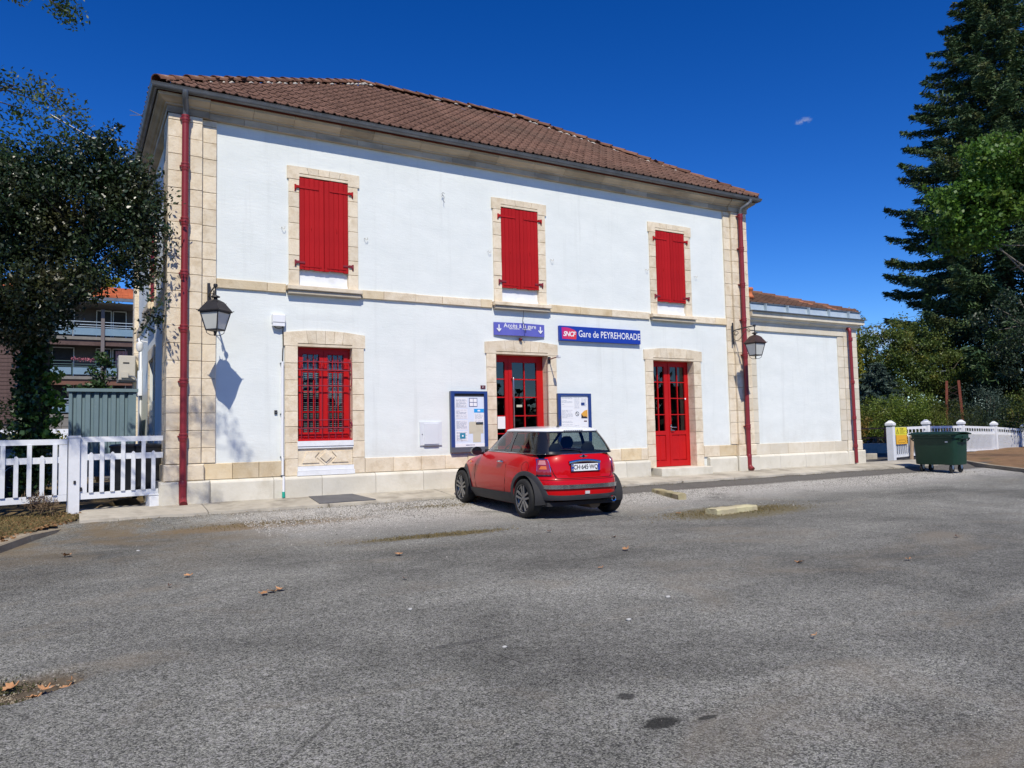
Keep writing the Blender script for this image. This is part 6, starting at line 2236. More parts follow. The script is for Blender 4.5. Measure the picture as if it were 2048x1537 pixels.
def tree(name, label, cat, base, blobs, nclump, per, rad, size, lm, bark=BARK, tr=.25, top=None, group=None, aspect=.5, limbs=9, shell=.5, extra=None, lean=(0, 0), fmin=.30):
    o = thing(name, label, cat, base, 0, group, world=True)
    m = MB()
    b = Vector(base)
    cz = max(bb[2] for bb in blobs)
    topv = Vector(top) if top else Vector((b.x + lean[0], b.y + lean[1], cz))
    tp = limb(m, b - Vector((0, 0, .2)), topv, tr, tr * .25, 0, 8, .03)
    for k in range(limbs):
        bb = blobs[rnd.randrange(len(blobs))]
        f = rnd.uniform(fmin, max(fmin + .05, .85))
        s = tp[int(f * 8)]
        e = Vector((bb[0] + rnd.uniform(-.6, .6) * bb[3], bb[1] + rnd.uniform(-.6, .6) * bb[4], bb[2] + rnd.uniform(-.2, .7) * bb[5]))
        lp = limb(m, s, e, tr * .42 * (1.1 - f), .02, -.05)
        for _ in range(2):
            s2 = lp[rnd.randrange(2, 6)]
            limb(m, s2, s2 + Vector((rnd.uniform(-1, 1) * bb[3], rnd.uniform(-1, 1) * bb[4], rnd.uniform(-.2, .8) * bb[5])) * .6, .03, .008)
    m.build('trunk', bark, o, 180)
    C = crown_centers(blobs, nclump, shell)
    if extra is not None: C = np.concatenate([C, extra])
    P = clumps(C, per, npr.uniform(.6, 1.2, len(C)) * rad)
    V, F = leaf_arrays(P, size, aspect)
    np_mesh('crown', V, F, lm, o)
    return o

# holly beside the station corner, ivy on its trunk
ex = np.array([(-.30, -.45, 4.9), (-.14, -.55, 4.3), (-.05, -.35, 4.55), (-.18, -.35, 3.7), (-.55, -.1, 5.6), (-.22, -.55, 3.35), (-.08, -.45, 5.05), (-.95, .2, 6.2), (-.80, .15, 6.35), (-1.15, .3, 6.0), (-.12, .5, 3.2), (-.05, .3, 3.1), (-.30, .2, 3.0)])
ho = tree('holly_tree', 'dark glossy evergreen holly leaning over the white gate', 'tree', (-1.95, .75, .05),
     [(-1.5, .55, 5.05, .95, .9, .95), (-.72, .30, 4.75, .55, .7, .85), (-.45, .25, 5.1, .40, .6, .75), (-.40, .2, 4.2, .38, .6, .6), (-1.2, .5, 5.7, .8, .7, .6), (-2.6, .5, 4.9, 1.1, 1.0, 1.0), (-1.35, .5, 4.0, .6, .7, .6), (-2.2, .3, 3.6, 1.1, .9, .75), (-.6, .3, 5.45, .45, .5, .5), (-2.9, .8, 5.6, .9, .8, .5), (-3.3, .6, 4.0, .9, .9, 1.0), (-2.2, .3, 3.05, .8, .7, .42), (-3.0, .4, 3.1, .8, .7, .5)],
     1400, 72, .27, .078, L_HOLLY, BARK, .16, top=(-1.85, .7, 4.6), aspect=.5, limbs=14, shell=.35, extra=ex, fmin=.68)
m = MB(); 
for k in range(3): limb(m, (-1.95 + .06 * k, .70, .0), (-1.85 + .12 * (k - 1), .68, 2.7), .10, .07, 0, 8, .05)
m.build('stem', BARK, ho, 180)
tc = np.array([(-1.93 + .02 * math.sin(z * 3), .74, z) for z in np.linspace(.35, 2.9, 44)])
P = clumps(tc, 120, .31, 1.0)
P[:, 1] -= .05
V, F = leaf_arrays(P, .085, .85)
np_mesh('ivy', V, F, L_IVY, ho)
V, F = leaf_arrays(clumps(np.array([(-1.64, .42, 2.15), (-1.68, .45, 1.85), (-1.62, .45, 1.45), (-1.66, .45, 1.2), (-1.6, .48, 1.7)]), 55, .16), .10, .85)
np_mesh('bright_ivy', V, F, L_MAPLE, ho)
# tall robinia whose trunk stands out of the frame on the left; its twigs reach into the sky and dapple the wall
rb = [(-2.25, -2.5, 5.35, .55, .45, .30), (-1.95, -2.4, 5.55, .40, .35, .26), (-2.3, -2.4, 4.95, .5, .4, .3), (-3.3, -2.6, 6.2, 1.0, 1.0, .9), (-4.2, -4.3, 7.6, 1.6, 1.6, 1.2), (-5.8, -4.5, 8.2, 2.0, 2.0, 1.6), (-5.2, -3.0, 6.6, 1.5, 1.4, 1.2), (-3.0, -5.2, 8.9, 1.2, 1.2, .8)]
exr = np.array([(-1.05, -5.2, 8.25), (-.85, -5.4, 8.05), (-1.25, -5.0, 8.05), (-1.5, -5.3, 8.5), (-1.35, -5.6, 7.2), (-1.75, -5.2, 7.4), (-1.6, -4.9, 6.6), (-2.1, -5.3, 7.9), (-1.9, -4.6, 6.9), (-1.95, -4.4, 6.0), (-1.50, -2.5, 6.95), (-1.42, -2.5, 6.80), (-1.62, -2.5, 7.05), (-1.55, -2.5, 6.85), (-1.62, -2.5, 5.62), (-1.42, -2.5, 5.5), (-1.36, -2.5, 5.34), (-1.75, -2.5, 5.75), (-1.95, -2.5, 5.65), (-2.2, -2.5, 5.75), (-1.70, -2.5, 5.30), (-1.55, -2.5, 5.15), (-1.85, -2.5, 5.1), (-2.05, -2.5, 5.35), (-2.2, -2.5, 5.1), (-2.15, -2.5, 4.75)])
rob = tree('robinia_tree', 'airy robinia whose feathery twigs hang into the sky above the holly', 'tree', (-5.6, -3.9, .0), rb, 150, 110, .27, .066, L_ROB, BARK_G, .22, top=(-5.4, -3.8, 7.4), aspect=.42, limbs=12, shell=.4, extra=exr)
m = MB()
for e in exr[:12]:
    limb(m, (-3.6, -4.5, 7.3), tuple(e), .022, .006, .0)
for e in ((-1.62, -2.5, 5.62), (-1.40, -2.5, 5.45), (-1.7, -2.5, 5.3), (-2.1, -2.5, 4.8), (-2.0, -2.5, 5.7)):
    limb(m, (-3.4, -2.6, 5.6), e, .018, .004, -.05)
m.build('twigs', BARK_G, rob, 180, kind='stuff')

# small shrubs in the yard on the left
def bush(label, blobs, n, per, rad, size, lm, aspect=.5, name='shrub', group=None, cat='shrub', base=None):
    b0 = base or (blobs[0][0], blobs[0][1], 0)
    o = thing(name, label, cat, b0, 0, group, world=True)
    C = crown_centers(blobs, n, .25)
    V, F = leaf_arrays(clumps(C, per, npr.uniform(.7, 1.2, n) * rad), size, aspect, .0)
    np_mesh('foliage', V, F, lm, o)
    m = MB()
    for k in range(8):
        bb = blobs[k % len(blobs)]
        limb(m, b0, (bb[0] + rnd.uniform(-.5, .5) * bb[3], bb[1] + rnd.uniform(-.5, .5) * bb[4], bb[2] + .3 * bb[5]), .03, .01)
    m.build('stems', BARK, o, 180)
    return o
bush('leafy green shrub behind the picket fence at the left edge', [(-2.9, 2.4, 1.5, .7, .6, .75), (-3.3, 2.2, 1.1, .6, .6, .8)], 80, 60, .22, .07, L_BUSH)
bush('low yellow green shrub behind the silver car and the fence', [(-2.1, 7.2, .7, .9, .6, .75)], 60, 60, .25, .09, L_YEL)
bush('tall laurel with long green leaves growing behind the steel store', [(-.75, 8.4, 2.7, .28, .3, .55), (-.62, 8.4, 3.15, .2, .2, .4), (-1.2, 8.4, 2.4, .3, .3, .2)], 26, 26, .16, .17, L_IVY, .35)
# dry tussock at the post, leaf litter and grass on the verge
def sprinkle(n, x0, x1, y0, y1, cond):
    P = np.stack([npr.uniform(x0, x1, n), npr.uniform(y0, y1, n)], 1)
    P = P[cond(P[:, 0], P[:, 1])]
    return P
Pv = sprinkle(26000, -4.5, -1.25, -4.8, -.2, lambda x, y: (kerb_dist(x, y) > .2) & ((x < -1.36) | (y < -.4)))
Pz = verge_z(Pv[:, 0], Pv[:, 1])
hgt_ = npr.uniform(.015, .06, len(Pv))
C = np.stack([Pv[:, 0], Pv[:, 1], Pz + hgt_ * .4], 1)
V, F = leaf_arrays(C, .07, .10, D=np.tile([0, 0, 1.0], (len(C), 1)), jitter=.9, up=0)
g = np_mesh('grass', V, F, leaf_mat('dry_grass', (.13, .11, .035), (.26, .19, .08), (.06, .08, .02), .8, .2), None, kind='stuff')
g['label'] = 'short dry grass on the left verge'
Pv = sprinkle(5200, -4.5, -.2, -4.5, -.15, lambda x, y: (kerb_dist(x, y) > .05))
C = np.stack([Pv[:, 0], Pv[:, 1], verge_z(Pv[:, 0], Pv[:, 1]) + .01], 1)
C[:, 2] = np.where(C[:, 0] > -1.25, .005 - .06 * np.clip(-C[:, 1], 0, 1), C[:, 2])
sel = (C[:, 0] < -1.25) | (npr.uniform(size=len(C)) < .12)
V, F = leaf_arrays(C[sel], .05, .6, D=npr.normal(size=(sel.sum(), 3)) * np.array([1, 1, .2]), jitter=.1, up=0)
LITTER = leaf_mat('leaf_litter', (.16, .08, .03), (.34, .19, .085), None, .8, .1)
g = np_mesh('leaf_litter', V, F, LITTER, None, kind='stuff')
g['label'] = 'brown leaf litter on the verge'
V, F = leaf_arrays(clumps(np.array([(-1.75, -.42, .14), (-1.85, -.38, .22), (-1.65, -.45, .12)]), 150, .17), .11, .10, D=np.tile([0, 0, 1.0], (450, 1)), jitter=.7)
tag(np_mesh('dry_tussock', V, F, leaf_mat('dry_stalks', (.10, .07, .04), (.22, .15, .09), None, .9, .1)), 'withered brown tussock at the foot of the left fence', 'plant')
# weeds along the pavement edge and moss round the wheel stop
Pv = np.concatenate([np.stack([npr.normal(8.1, .75, 2600), npr.normal(-4.95, .22, 2600)], 1), np.stack([npr.normal(2.9, .55, 900), npr.normal(-4.6, .09, 900)], 1), np.stack([npr.normal(1.2, .7, 700), npr.normal(-2.1, .2, 700)], 1),
                     np.stack([npr.uniform(-1.0, 20, 700), npr.normal(-1.08, .04, 700)], 1), np.stack([npr.normal(4.3, .5, 900), npr.normal(-1.5, .18, 900)], 1)])
C = np.stack([Pv[:, 0], Pv[:, 1], gh(Pv[:, 0], Pv[:, 1]) + .012], 1)
V, F = leaf_arrays(C, .035, .22, D=np.tile([0, 0, .6], (len(C), 1)), jitter=1.0)
g = np_mesh('dead_moss', V, F, leaf_mat('dead_moss_blade', (.11, .09, .03), (.23, .17, .07), (.07, .08, .02), .9, .1), None, kind='stuff')
g['label'] = 'dead moss and straw on the gravel'
# loose gravel: little four-sided chips, densest by the pavement
def chips(P, smin, smax, m_, name, label):
    n = len(P)
    s = npr.uniform(smin, smax, n) * (npr.uniform(0, 1, n) ** 1.6 * .6 + .4)
    tet = np.array([(1, .1, -.4), (-.5, .85, -.4), (-.5, -.85, -.4), (.1, 0, .55)])
    a = npr.uniform(0, 2 * math.pi, n)
    ca, sa = np.cos(a), np.sin(a)
    sc = npr.uniform(.6, 1.2, (n, 4, 1))
    V = tet[None] * sc * s[:, None, None]
    X_ = V[..., 0] * ca[:, None] - V[..., 1] * sa[:, None]
    Y_ = V[..., 0] * sa[:, None] + V[..., 1] * ca[:, None]
    V = np.stack([X_, Y_, V[..., 2]], -1) + P[:, None, :]
    f = np.array([(0, 1, 3), (1, 2, 3), (2, 0, 3)])
    F = (np.arange(n)[:, None, None] * 4 + f[None]).reshape(-1, 3)
    g = np_mesh(name, V.reshape(-1, 3), F, m_, None, kind='stuff')
    g['label'] = label
    return g
GRAV = leaf_mat('gravel_chip', (.10, .095, .085), (.50, .48, .44), None, .9, 0)
n = 70000
px_ = npr.uniform(.9, 20, n); py_ = -1.08 - np.abs(npr.normal(0, 1.15, n))
dens = .5 + .5 * np.sin(px_ * .9 + 1.2 * np.sin(py_ * 1.3)) + (py_ > -3) * .35
ok = npr.uniform(size=n) < dens * .8
ok &= ~((px_ > 7) & (py_ > -1.7))
px_, py_ = px_[ok], py_[ok]
chips(np.stack([px_, py_, gh(px_, py_) + bumps(px_, py_)], 1), .010, .036, GRAV, 'gravel', 'pale loose gravel along the pavement edge')
n = 26000
px_ = npr.uniform(-2.5, 14, n); py_ = npr.uniform(-13, -3, n)
ok = kerb_dist(px_, py_) < -.02
px_, py_ = px_[ok], py_[ok]
chips(np.stack([px_, py_, gh(px_, py_) + bumps(px_, py_)], 1), .003, .010, GRAV, 'gravel', 'scattered small stones on the asphalt')
Pq = np.stack([npr.normal(POT[0], .26, 900), npr.normal(POT[1], .15, 900)], 1)
dd = pot_d(Pq[:, 0], Pq[:, 1]); Pq = Pq[dd < .95]
zq = gh(Pq[:, 0], Pq[:, 1]) - .055 * np.clip((1.05 - pot_d(Pq[:, 0], Pq[:, 1])) / .30, 0, 1) + bumps(Pq[:, 0], Pq[:, 1])
chips(np.column_stack([Pq, zq + .004]), .005, .016, leaf_mat('pit_stone', (.12, .09, .055), (.42, .36, .26), None, .9, 0), 'gravel', 'stones and soil in the pothole')
Pq = np.stack([npr.normal(POT[0] - .12, .16, 1300), npr.normal(POT[1] + .12, .055, 1300)], 1)
Pq2 = np.stack([npr.normal(POT[0] - .12, .13, 500), npr.normal(POT[1] - .17, .03, 500)], 1)
Pq = np.concatenate([Pq, Pq2])
zq = gh(Pq[:, 0], Pq[:, 1]) - .045 * np.clip((1.05 - pot_d(Pq[:, 0], Pq[:, 1])) / .30, 0, 1) + .008
V, F = leaf_arrays(np.column_stack([Pq, zq]), .028, .3, D=np.tile([0, 0, .8], (len(Pq), 1)), jitter=.8)
g = np_mesh('moss', V, F, leaf_mat('pit_moss', (.035, .042, .015), (.10, .10, .035), None, .9, .1), None, kind='stuff')
g['label'] = 'moss round the rim of the pothole'
# fallen leaves, each its own
DRY = mat('dry_leaf', (.40, .18, .07), (.52, .29, .14), 30, .7, orand=.22, bump=.2, bscale=150)
DRYB = mat('dark_dry_leaf', (.09, .035, .02), (.16, .07, .03), 30, .75)
def plane_leaf(sz, curl, seed):
    r_ = random.Random(seed)
    rows = []
    out = []
    lob = [1.0, .72, .88, .62, .92, .70, .8, .55, .35, .55, .8, .70, .92, .62, .88, .72]
    m = MB()
    n = len(lob)
    vs = [(0, 0, 0)]
    for k in range(n):
        a = 2 * math.pi * k / n
        r0_ = lob[k] * sz * r_.uniform(.85, 1.1)
        x, y = r0_ * math.cos(a), r0_ * math.sin(a)
        z = curl * (abs(y) / sz) ** 1.5 * sz + curl * .5 * (x / sz) ** 2 * sz + r_.uniform(-.06, .06) * sz
        vs.append((x, y, z))
    fs = [(0, 1 + k, 1 + (k + 1) % n) for k in range(n)]
    m.add(vs, fs)
    m.tube([(-.2 * sz, 0, 0), (-.6 * sz, .05 * sz, .05 * sz), (-1.0 * sz, .1 * sz, .02)], .006 * sz / .08 + .001, 5)
    return m
LV = [(-1.40, -3.68, .10, 0, 'large curled orange leaf on the asphalt nearest the left kerb'), (-.34, -5.69, .065, 0, 'small orange leaf lying alone between the kerb and the middle of the car park'),
      (.14, -6.91, .06, 0, 'small orange leaf left of a pair of leaves in the foreground'), (.22, -6.86, .07, 0, 'left leaf of the close pair of curled orange leaves in the foreground'), (.30, -6.84, .07, 0, 'right leaf of the close pair of curled orange leaves in the foreground'),
      (1.89, -5.73, .075, 0, 'flat orange leaf on the asphalt below the left door of the red car'), (4.27, -6.86, .075, 0, 'pale orange leaf on the asphalt behind the right rear wheel of the car'),
      (5.28, -8.5, .075, 0, 'wide orange leaf in the right half of the car park'), (6.36, -9.01, .06, 0, 'small orange leaf farthest right on the car park'), (7.03, -4.72, .06, 0, 'orange leaf beside the yellow traced wheel stop'),
      (4.27, -5.22, .055, 1, 'upright dark brown leaf just behind the rear wheel of the red car'), (4.70, -6.08, .055, 1, 'dark curled leaf on the asphalt behind the bumper of the red car'), (8.3, -8.42, .06, 1, 'dark leaf lying alone toward the far right asphalt'),
      (1.45, -7.0, .045, 1, 'tiny dark leaf right of the foreground leaf pair'), (-.55, -6.1, .04, 1, 'tiny dark scrap on the asphalt right of the brown dirt patch'), (3.35, -7.6, .04, 0, 'small straw coloured leaf left of the dusty patch in the middle'),
      (3.15, -10.35, .03, 0, 'tiny pale leaf in the near foreground by the oil spots')]
for k, (x, y, sz, dk, lb) in enumerate(LV):
    o = plane_leaf(sz * .72, rnd.uniform(.2, .65), k).build('fallen_leaf', DRYB if dk else DRY, None, 180, loc=(x, y, float(gh(x, y)) + .018))
    o.rotation_euler = (rnd.uniform(-.18, .18), rnd.uniform(-.18, .18), rnd.uniform(0, 6.28))
    tag(o, lb, 'leaf', 'fallen leaves on the car park')
PL = [(-1.66, -8.47, 0.072, 'broad orange leaf on the far left inside the pothole'), (-1.48, -8.61, 0.079, 'biggest folded orange leaf in the middle of the pothole'), (-1.54, -8.73, 0.065, 'orange leaf against the near rim of the pothole'), (-1.38, -8.63, 0.050, 'crumpled orange leaf at the right end of the pothole'), (-1.35, -8.51, 0.040, 'pale crumpled leaf at the back of the pothole')]
for k, (x, y, sz, lb) in enumerate(PL):
    o = plane_leaf(sz * .70, rnd.uniform(.2, .6), 50 + k).build('fallen_leaf', DRY, None, 180, loc=(x, y, float(gh(x, y)) - .022))
    o.rotation_euler = (rnd.uniform(-.35, .35), rnd.uniform(-.35, .35), rnd.uniform(0, 6.28))
    tag(o, lb, 'leaf', 'dry leaves in the pothole')
# white pebbles that show singly
WP = mat('white_pebble', (.36, .36, .34), (.46, .46, .44), 20, .8)
WL = [(1.05, -8.1, .016, 'white pebble in the left middle of the asphalt'), (2.35, -9.3, .018, 'white pebble lying in the near middle of the car park'), (-.65, -3.7, .018, 'white pebble near the dirt strip by the left kerb'), (3.1, -8.9, .02, 'white pebble right of the middle of the car park'), (1.2, -9.4, .015, 'small white pebble in the foreground left of the oil spots')]
for k, (x, y, sz, lb) in enumerate(WL):
    m = MB()
    P = [[(sz * math.sin(t_) * math.cos(a) * 1.3 * (1 + .2 * math.sin(a * 3 + k)), sz * math.sin(t_) * math.sin(a), sz * .6 * math.cos(t_)) for a in [2 * math.pi * j / 9 for j in range(9)]] for t_ in (.1, .8, 1.5, 2.2, 3.0)]
    m.grid(P, closed=True)
    tag(m.build('pebble', WP, None, 180, loc=(x, y, float(gh(x, y)) + sz * .3)), lb, 'pebble', 'white pebbles on the asphalt')

# ------------------------------------------------------------------ right background
def spruce(label, base, H, Rm, z0, lm, nb=150, name='spruce_tree', dens=1.0, group=None, seed=3, prof=None):
    r_ = np.random.RandomState(seed)
    o = thing(name, label, 'tree', base, 0, group, world=True)
    b = np.array(base)
    m = MB().tube([(b[0], b[1], b[2] - .3), (b[0] + .1, b[1], b[2] + H * .5), (b[0], b[1], b[2] + H)], [H * .018, H * .011, .03], 10)
    Cs, Ds, Ss = [], [], []
    for k in range(nb):
        f = (k + r_.uniform(0, 1)) / nb
        f = 1 - (1 - f) ** 1.25
        z = z0 + (H - z0) * f
        rad = Rm * (1 - f) ** .85 * (.75 + .35 * r_.uniform()) + .25
        if prof: rad = prof(z) * (.58 + .46 * r_.uniform() ** .7) + .15
        a = k * 2.399 + r_.uniform(-.3, .3)
        dx, dy = math.cos(a), math.sin(a)
        pts = []
        for i in range(9):
            t_ = i / 8
            pts.append((b[0] + dx * rad * t_, b[1] + dy * rad * t_, b[2] + z + rad * (.12 * t_ - .60 * t_ ** 1.5 + .42 * t_ ** 3.0)))
        m.tube(pts, [.05 * (1 - .8 * i / 8) * (1.1 - f) + .008 for i in range(9)], 5)
        pts = np.array(pts)
        n = int(rad * 105 * dens)
        t_ = r_.uniform(.12, 1.0, n) ** .75
        idx = np.clip((t_ * 8).astype(int), 0, 7)
        fr = (t_ * 8 - idx)[:, None]
        q = pts[idx] * (1 - fr) + pts[idx + 1] * fr
        side = np.array([-dy, dx, 0])
        wspread = (.34 * rad ** .6) * (1.15 - t_) + .10
        lat = r_.uniform(-1, 1, n) * wspread
        drop = np.abs(r_.normal(0, 1, n)) * (.42 * (1 - f) + .14) * (1.2 - .75 * t_)
        q = q + side[None] * lat[:, None]
        q[:, 2] -= drop * .8 - .05
        D = np.stack([dx * .55 + side[0] * np.sign(lat) * .6, dy * .55 + side[1] * np.sign(lat) * .6, np.full(n, -.55) + .45 * t_], 1)
        Cs.append(q); Ds.append(D); Ss.append(np.full(n, .30 + .12 * (1 - f)))
    C, D, Sz = np.concatenate(Cs), np.concatenate(Ds), np.concatenate(Ss)[:, None]
    V, F = leaf_arrays(C, Sz, .21, D=D, jitter=.35)
    m.build('trunk', BARK, o, 180)
    np_mesh('crown', V, F, lm, o)
    return o
spruce('tall dark spruce with drooping layered branches at the right edge', (45.3, 9.3, 0), 31.5, 8.6, 3.4, NEEDLE, 430, dens=1.25, prof=lambda z: max(.15, min(7.0 - max(0, 10 - z) * .10, (31.6 - z) * .40)))
tree('maple_tree', 'bright green maple crown in front of the spruce at the right edge', 'tree', (25.9, -4.2, -.25), [(22.6, -1.26, 7.7, 1.35, 1.35, .9), (23.3, -2.1, 8.8, 1.65, 1.5, 1.1), (22.4, -1.15, 6.85, .8, .95, .55), (24.2, -2.6, 7.9, 1.2, 1.1, .9)],
     330, 75, .38, .13, L_MAPLE, BARK_G, .11, top=(25.6, -4.0, 7.4), limbs=9, aspect=.75)
tree('broadleaf_tree', 'shaded dark broadleaf tree right of the spruce skirts', 'tree', (34.5, 2.0, 0), [(33.2, 3.0, 5.3, 1.6, 1.6, 1.4), (35.5, 1.2, 5.8, 2.3, 2.0, 2.1), (33.6, 2.6, 3.8, 1.3, 1.2, 1.0)], 170, 60, .45, .14, L_DARK, BARK_G, .2, top=(34.5, 2.0, 5.4))
tree('broadleaf_tree', 'green and yellowing tree beyond the annex, left of the spruce', 'tree', (37.4, 12.2, 0), [(37.0, 11.6, 5.2, 1.5, 1.5, 1.4), (38.4, 10.8, 5.3, 1.6, 1.5, 1.9), (36.6, 12.1, 3.6, 1.2, 1.2, 1.1), (38.0, 11.2, 3.6, 1.6, 1.4, 1.3)], 330, 60, .42, .15, L_TREE, BARK, .2)
tree('broadleaf_tree', 'thin yellow leaved tree just behind the annex corner', 'tree', (35.3, 12.6, 0), [(35.3, 12.2, 3.9, .75, .8, .9), (35.2, 12.3, 5.9, .6, .7, 1.4), (35.2, 12.3, 2.9, .9, .8, .7)], 100, 55, .38, .15, L_YEL, BARK, .13)
tree('broadleaf_tree', 'pale green slender tree between the yellowing tree and the spruce', 'tree', (40.2, 11.0, 0), [(39.9, 11.0, 5.4, 1.3, 1.3, 1.7), (40.6, 10.2, 4.0, 1.4, 1.3, 1.4), (39.4, 11.4, 3.4, 1.1, 1.1, 1.0)], 190, 60, .42, .13, L_TREE, BARK, .16)
spruce('blue green cedar with flat tiers behind the annex corner', (35.0, 10.7, 0), 4.3, 2.1, .8, NEEDLE_B, 50, 'cedar_tree', 1.5, seed=5)
bush('broad light green bush behind the dark railing', [(31.3, 8.2, 1.35, 1.5, 1.3, 1.0), (32.5, 7.2, 1.5, 1.4, 1.3, 1.15), (30.6, 8.8, 1.0, 1.0, .9, .8)], 280, 60, .34, .095, L_BUSH)
bush('feathery olive bush right of the broad light bush', [(33.6, 6.6, 1.3, 1.3, 1.2, .95), (34.7, 6.0, 1.0, 1.1, 1.0, .75)], 160, 60, .32, .10, L_OLIVE, .2)
bush('rusty leaved low bush at the annex corner', [(30.0, 8.6, 1.0, .75, .75, .75)], 60, 50, .28, .09, leaf_mat('russet_leaf', (.16, .11, .02), (.24, .16, .03), None, .6, .2))
bush('grey green young pine behind the lattice mast', [(40.1, 8.0, 2.0, 1.2, 1.2, 1.4), (39.8, 8.2, 1.1, 1.4, 1.4, .9)], 110, 60, .42, .14, NEEDLE_B, .25, name='pine_tree', cat='tree')
bush('dark shrubbery with sunlit leaves below the spruce at the right edge', [(36.3, 4.6, 1.2, 1.5, 1.2, 1.2), (38.2, 3.2, 1.5, 1.9, 1.4, 1.5), (40.5, 5.5, 1.4, 2.0, 1.5, 1.4)], 190, 60, .42, .11, L_TREE)
bush('shaded green bush behind the fence by the spruce trunk', [(43, 5.0, 1.6, 2.6, 2.0, 1.7), (46, 3, 2.2, 3.0, 2.4, 2.2), (41.5, 10.5, 1.6, 2.2, 1.6, 1.7), (44, 9, 1.8, 2, 2, 1.8)], 300, 55, .55, .15, L_TREE)
# far wood that closes the view
Cw = []
for k in range(560):
    t_ = npr.uniform()
    Cw.append((62 + 40 * t_ + npr.normal(0, 2), 44 - 46 * t_ + npr.normal(0, 3), npr.uniform(.3, 6.2 + 1.6 * math.sin(t_ * 14)) * (1 if k < 400 else .5)))
V, F = leaf_arrays(clumps(np.array(Cw), 60, 1.3), .42, .6)
g = np_mesh('wood', V, F, L_DARK, None, kind='stuff'); g['label'] = 'far dark wood beyond the railway'
Cw = [(npr.uniform(-34, 6), npr.uniform(76, 82), npr.uniform(1, 11.5)) for k in range(330)]
V, F = leaf_arrays(clumps(np.array(Cw), 60, 1.6), .55, .6)
g = np_mesh('wood', V, F, L_DARK, None, kind='stuff'); g['label'] = 'trees far behind the apartment house'
# trees across the car park, seen only as reflections in glass and paint
Cw = []
for k in range(900):
    a = npr.uniform(R(150), R(330))
    rr = npr.uniform(38, 46)
    Cw.append((6 + rr * math.cos(a) * 1.15, -14 + rr * math.sin(a), npr.uniform(.3, 3.6 + 1.6 * math.sin(a * 17))))
V, F = leaf_arrays(clumps(np.array(Cw), 34, 1.7), .9, .7)
g = np_mesh('wood', V, F, L_DARK, None, kind='stuff'); g['label'] = 'trees round the far side of the car park'
tree('broadleaf_tree', 'sunlit yellow green tree above the orange roof left of the station', 'tree', (-2.0, 66, 0), [(-.2, 64, 14.2, 2.6, 2.6, 2.4), (-3.5, 66, 14.5, 3.2, 3, 2.8), (-1, 65, 11, 3, 3, 3)], 150, 60, 1.0, .42, L_YEL, BARK, .4)

# rusty lattice mast by the track
o = thing('lattice_mast', 'rusty red steel lattice mast rising behind the white fence', 'mast', (37.7, 8.3, 0), R(-60))
o.scale = (.88, .88, .38)
for (sx_, sy_) in ((-1, -1), (1, -1), (1, 1), (-1, 1)):
    MB().bar((sx_ * .46, sy_ * .36, -.2), (sx_ * .30, sy_ * .24, 8.6), .13, .13).build('leg', RUST, o)
for f_ in (-1, 1):
    m = MB()
    z = .1
    w0 = lambda z: .46 - .16 * z / 8.6
    for k in range(10):
        z2 = z + .80
        m.bar((-w0(z), f_ * .36 * w0(z) / .46, z), (w0(z2), f_ * .36 * w0(z2) / .46, z2), .06, .02)
        m.bar((w0(z), f_ * .36 * w0(z) / .46, z), (-w0(z2), f_ * .36 * w0(z2) / .46, z2), .06, .02)
        z = z2
    m.build('lattice', IRONRUST, o)
# overhead line post and wires
o = thing('catenary_post', 'slim dark overhead line post just right of the annex', 'post', (37.1, 13.1, 0), world=True)
MB().tube([(37.1, 13.1, 0), (37.1, 13.1, 7.6)], [.09, .06], 8).build('shaft', IRONRUST, o)
MB().tube([(37.1, 13.1, 6.5), (38.2, 12.4, 6.7)], .03, 6).build('bracket', IRONRUST, o)
for k, (z, lb) in enumerate(((6.6, 'highest thin overhead wire crossing right of the annex'), (5.4, 'pale overhead wire at mid height right of the annex'), (3.9, 'lowest pale overhead wire right of the annex'))):
    tag(MB().tube([(37.1, 13.1, z), (38.2, 11.4, z + (.3 if k == 0 else .0)), (39.4, 9.6, z + (.6 if k == 0 else .03))], .008, 5).build('overhead_wire', [IRON, ZINC_B, ZINC_B][k]), lb, 'wire', 'overhead wires beyond the annex')
# low white house far off
o = thing('white_house', 'small white house far behind the annex corner', 'house', (44, 22, 0), world=True)
MB().box(41.5, 46.1, 19.4, 25, -.2, 2.3).build('wall', RENDER, o)
MB().prism([(41.2, 2.3), (46.4, 2.3), (43.8, 3.1)], 19.1, 25.3).build('roof', ZINC, o)
MB().box(44.8, 45.4, 19.36, 19.43, 1.0, 1.8).build('window', CARBOARD, o)

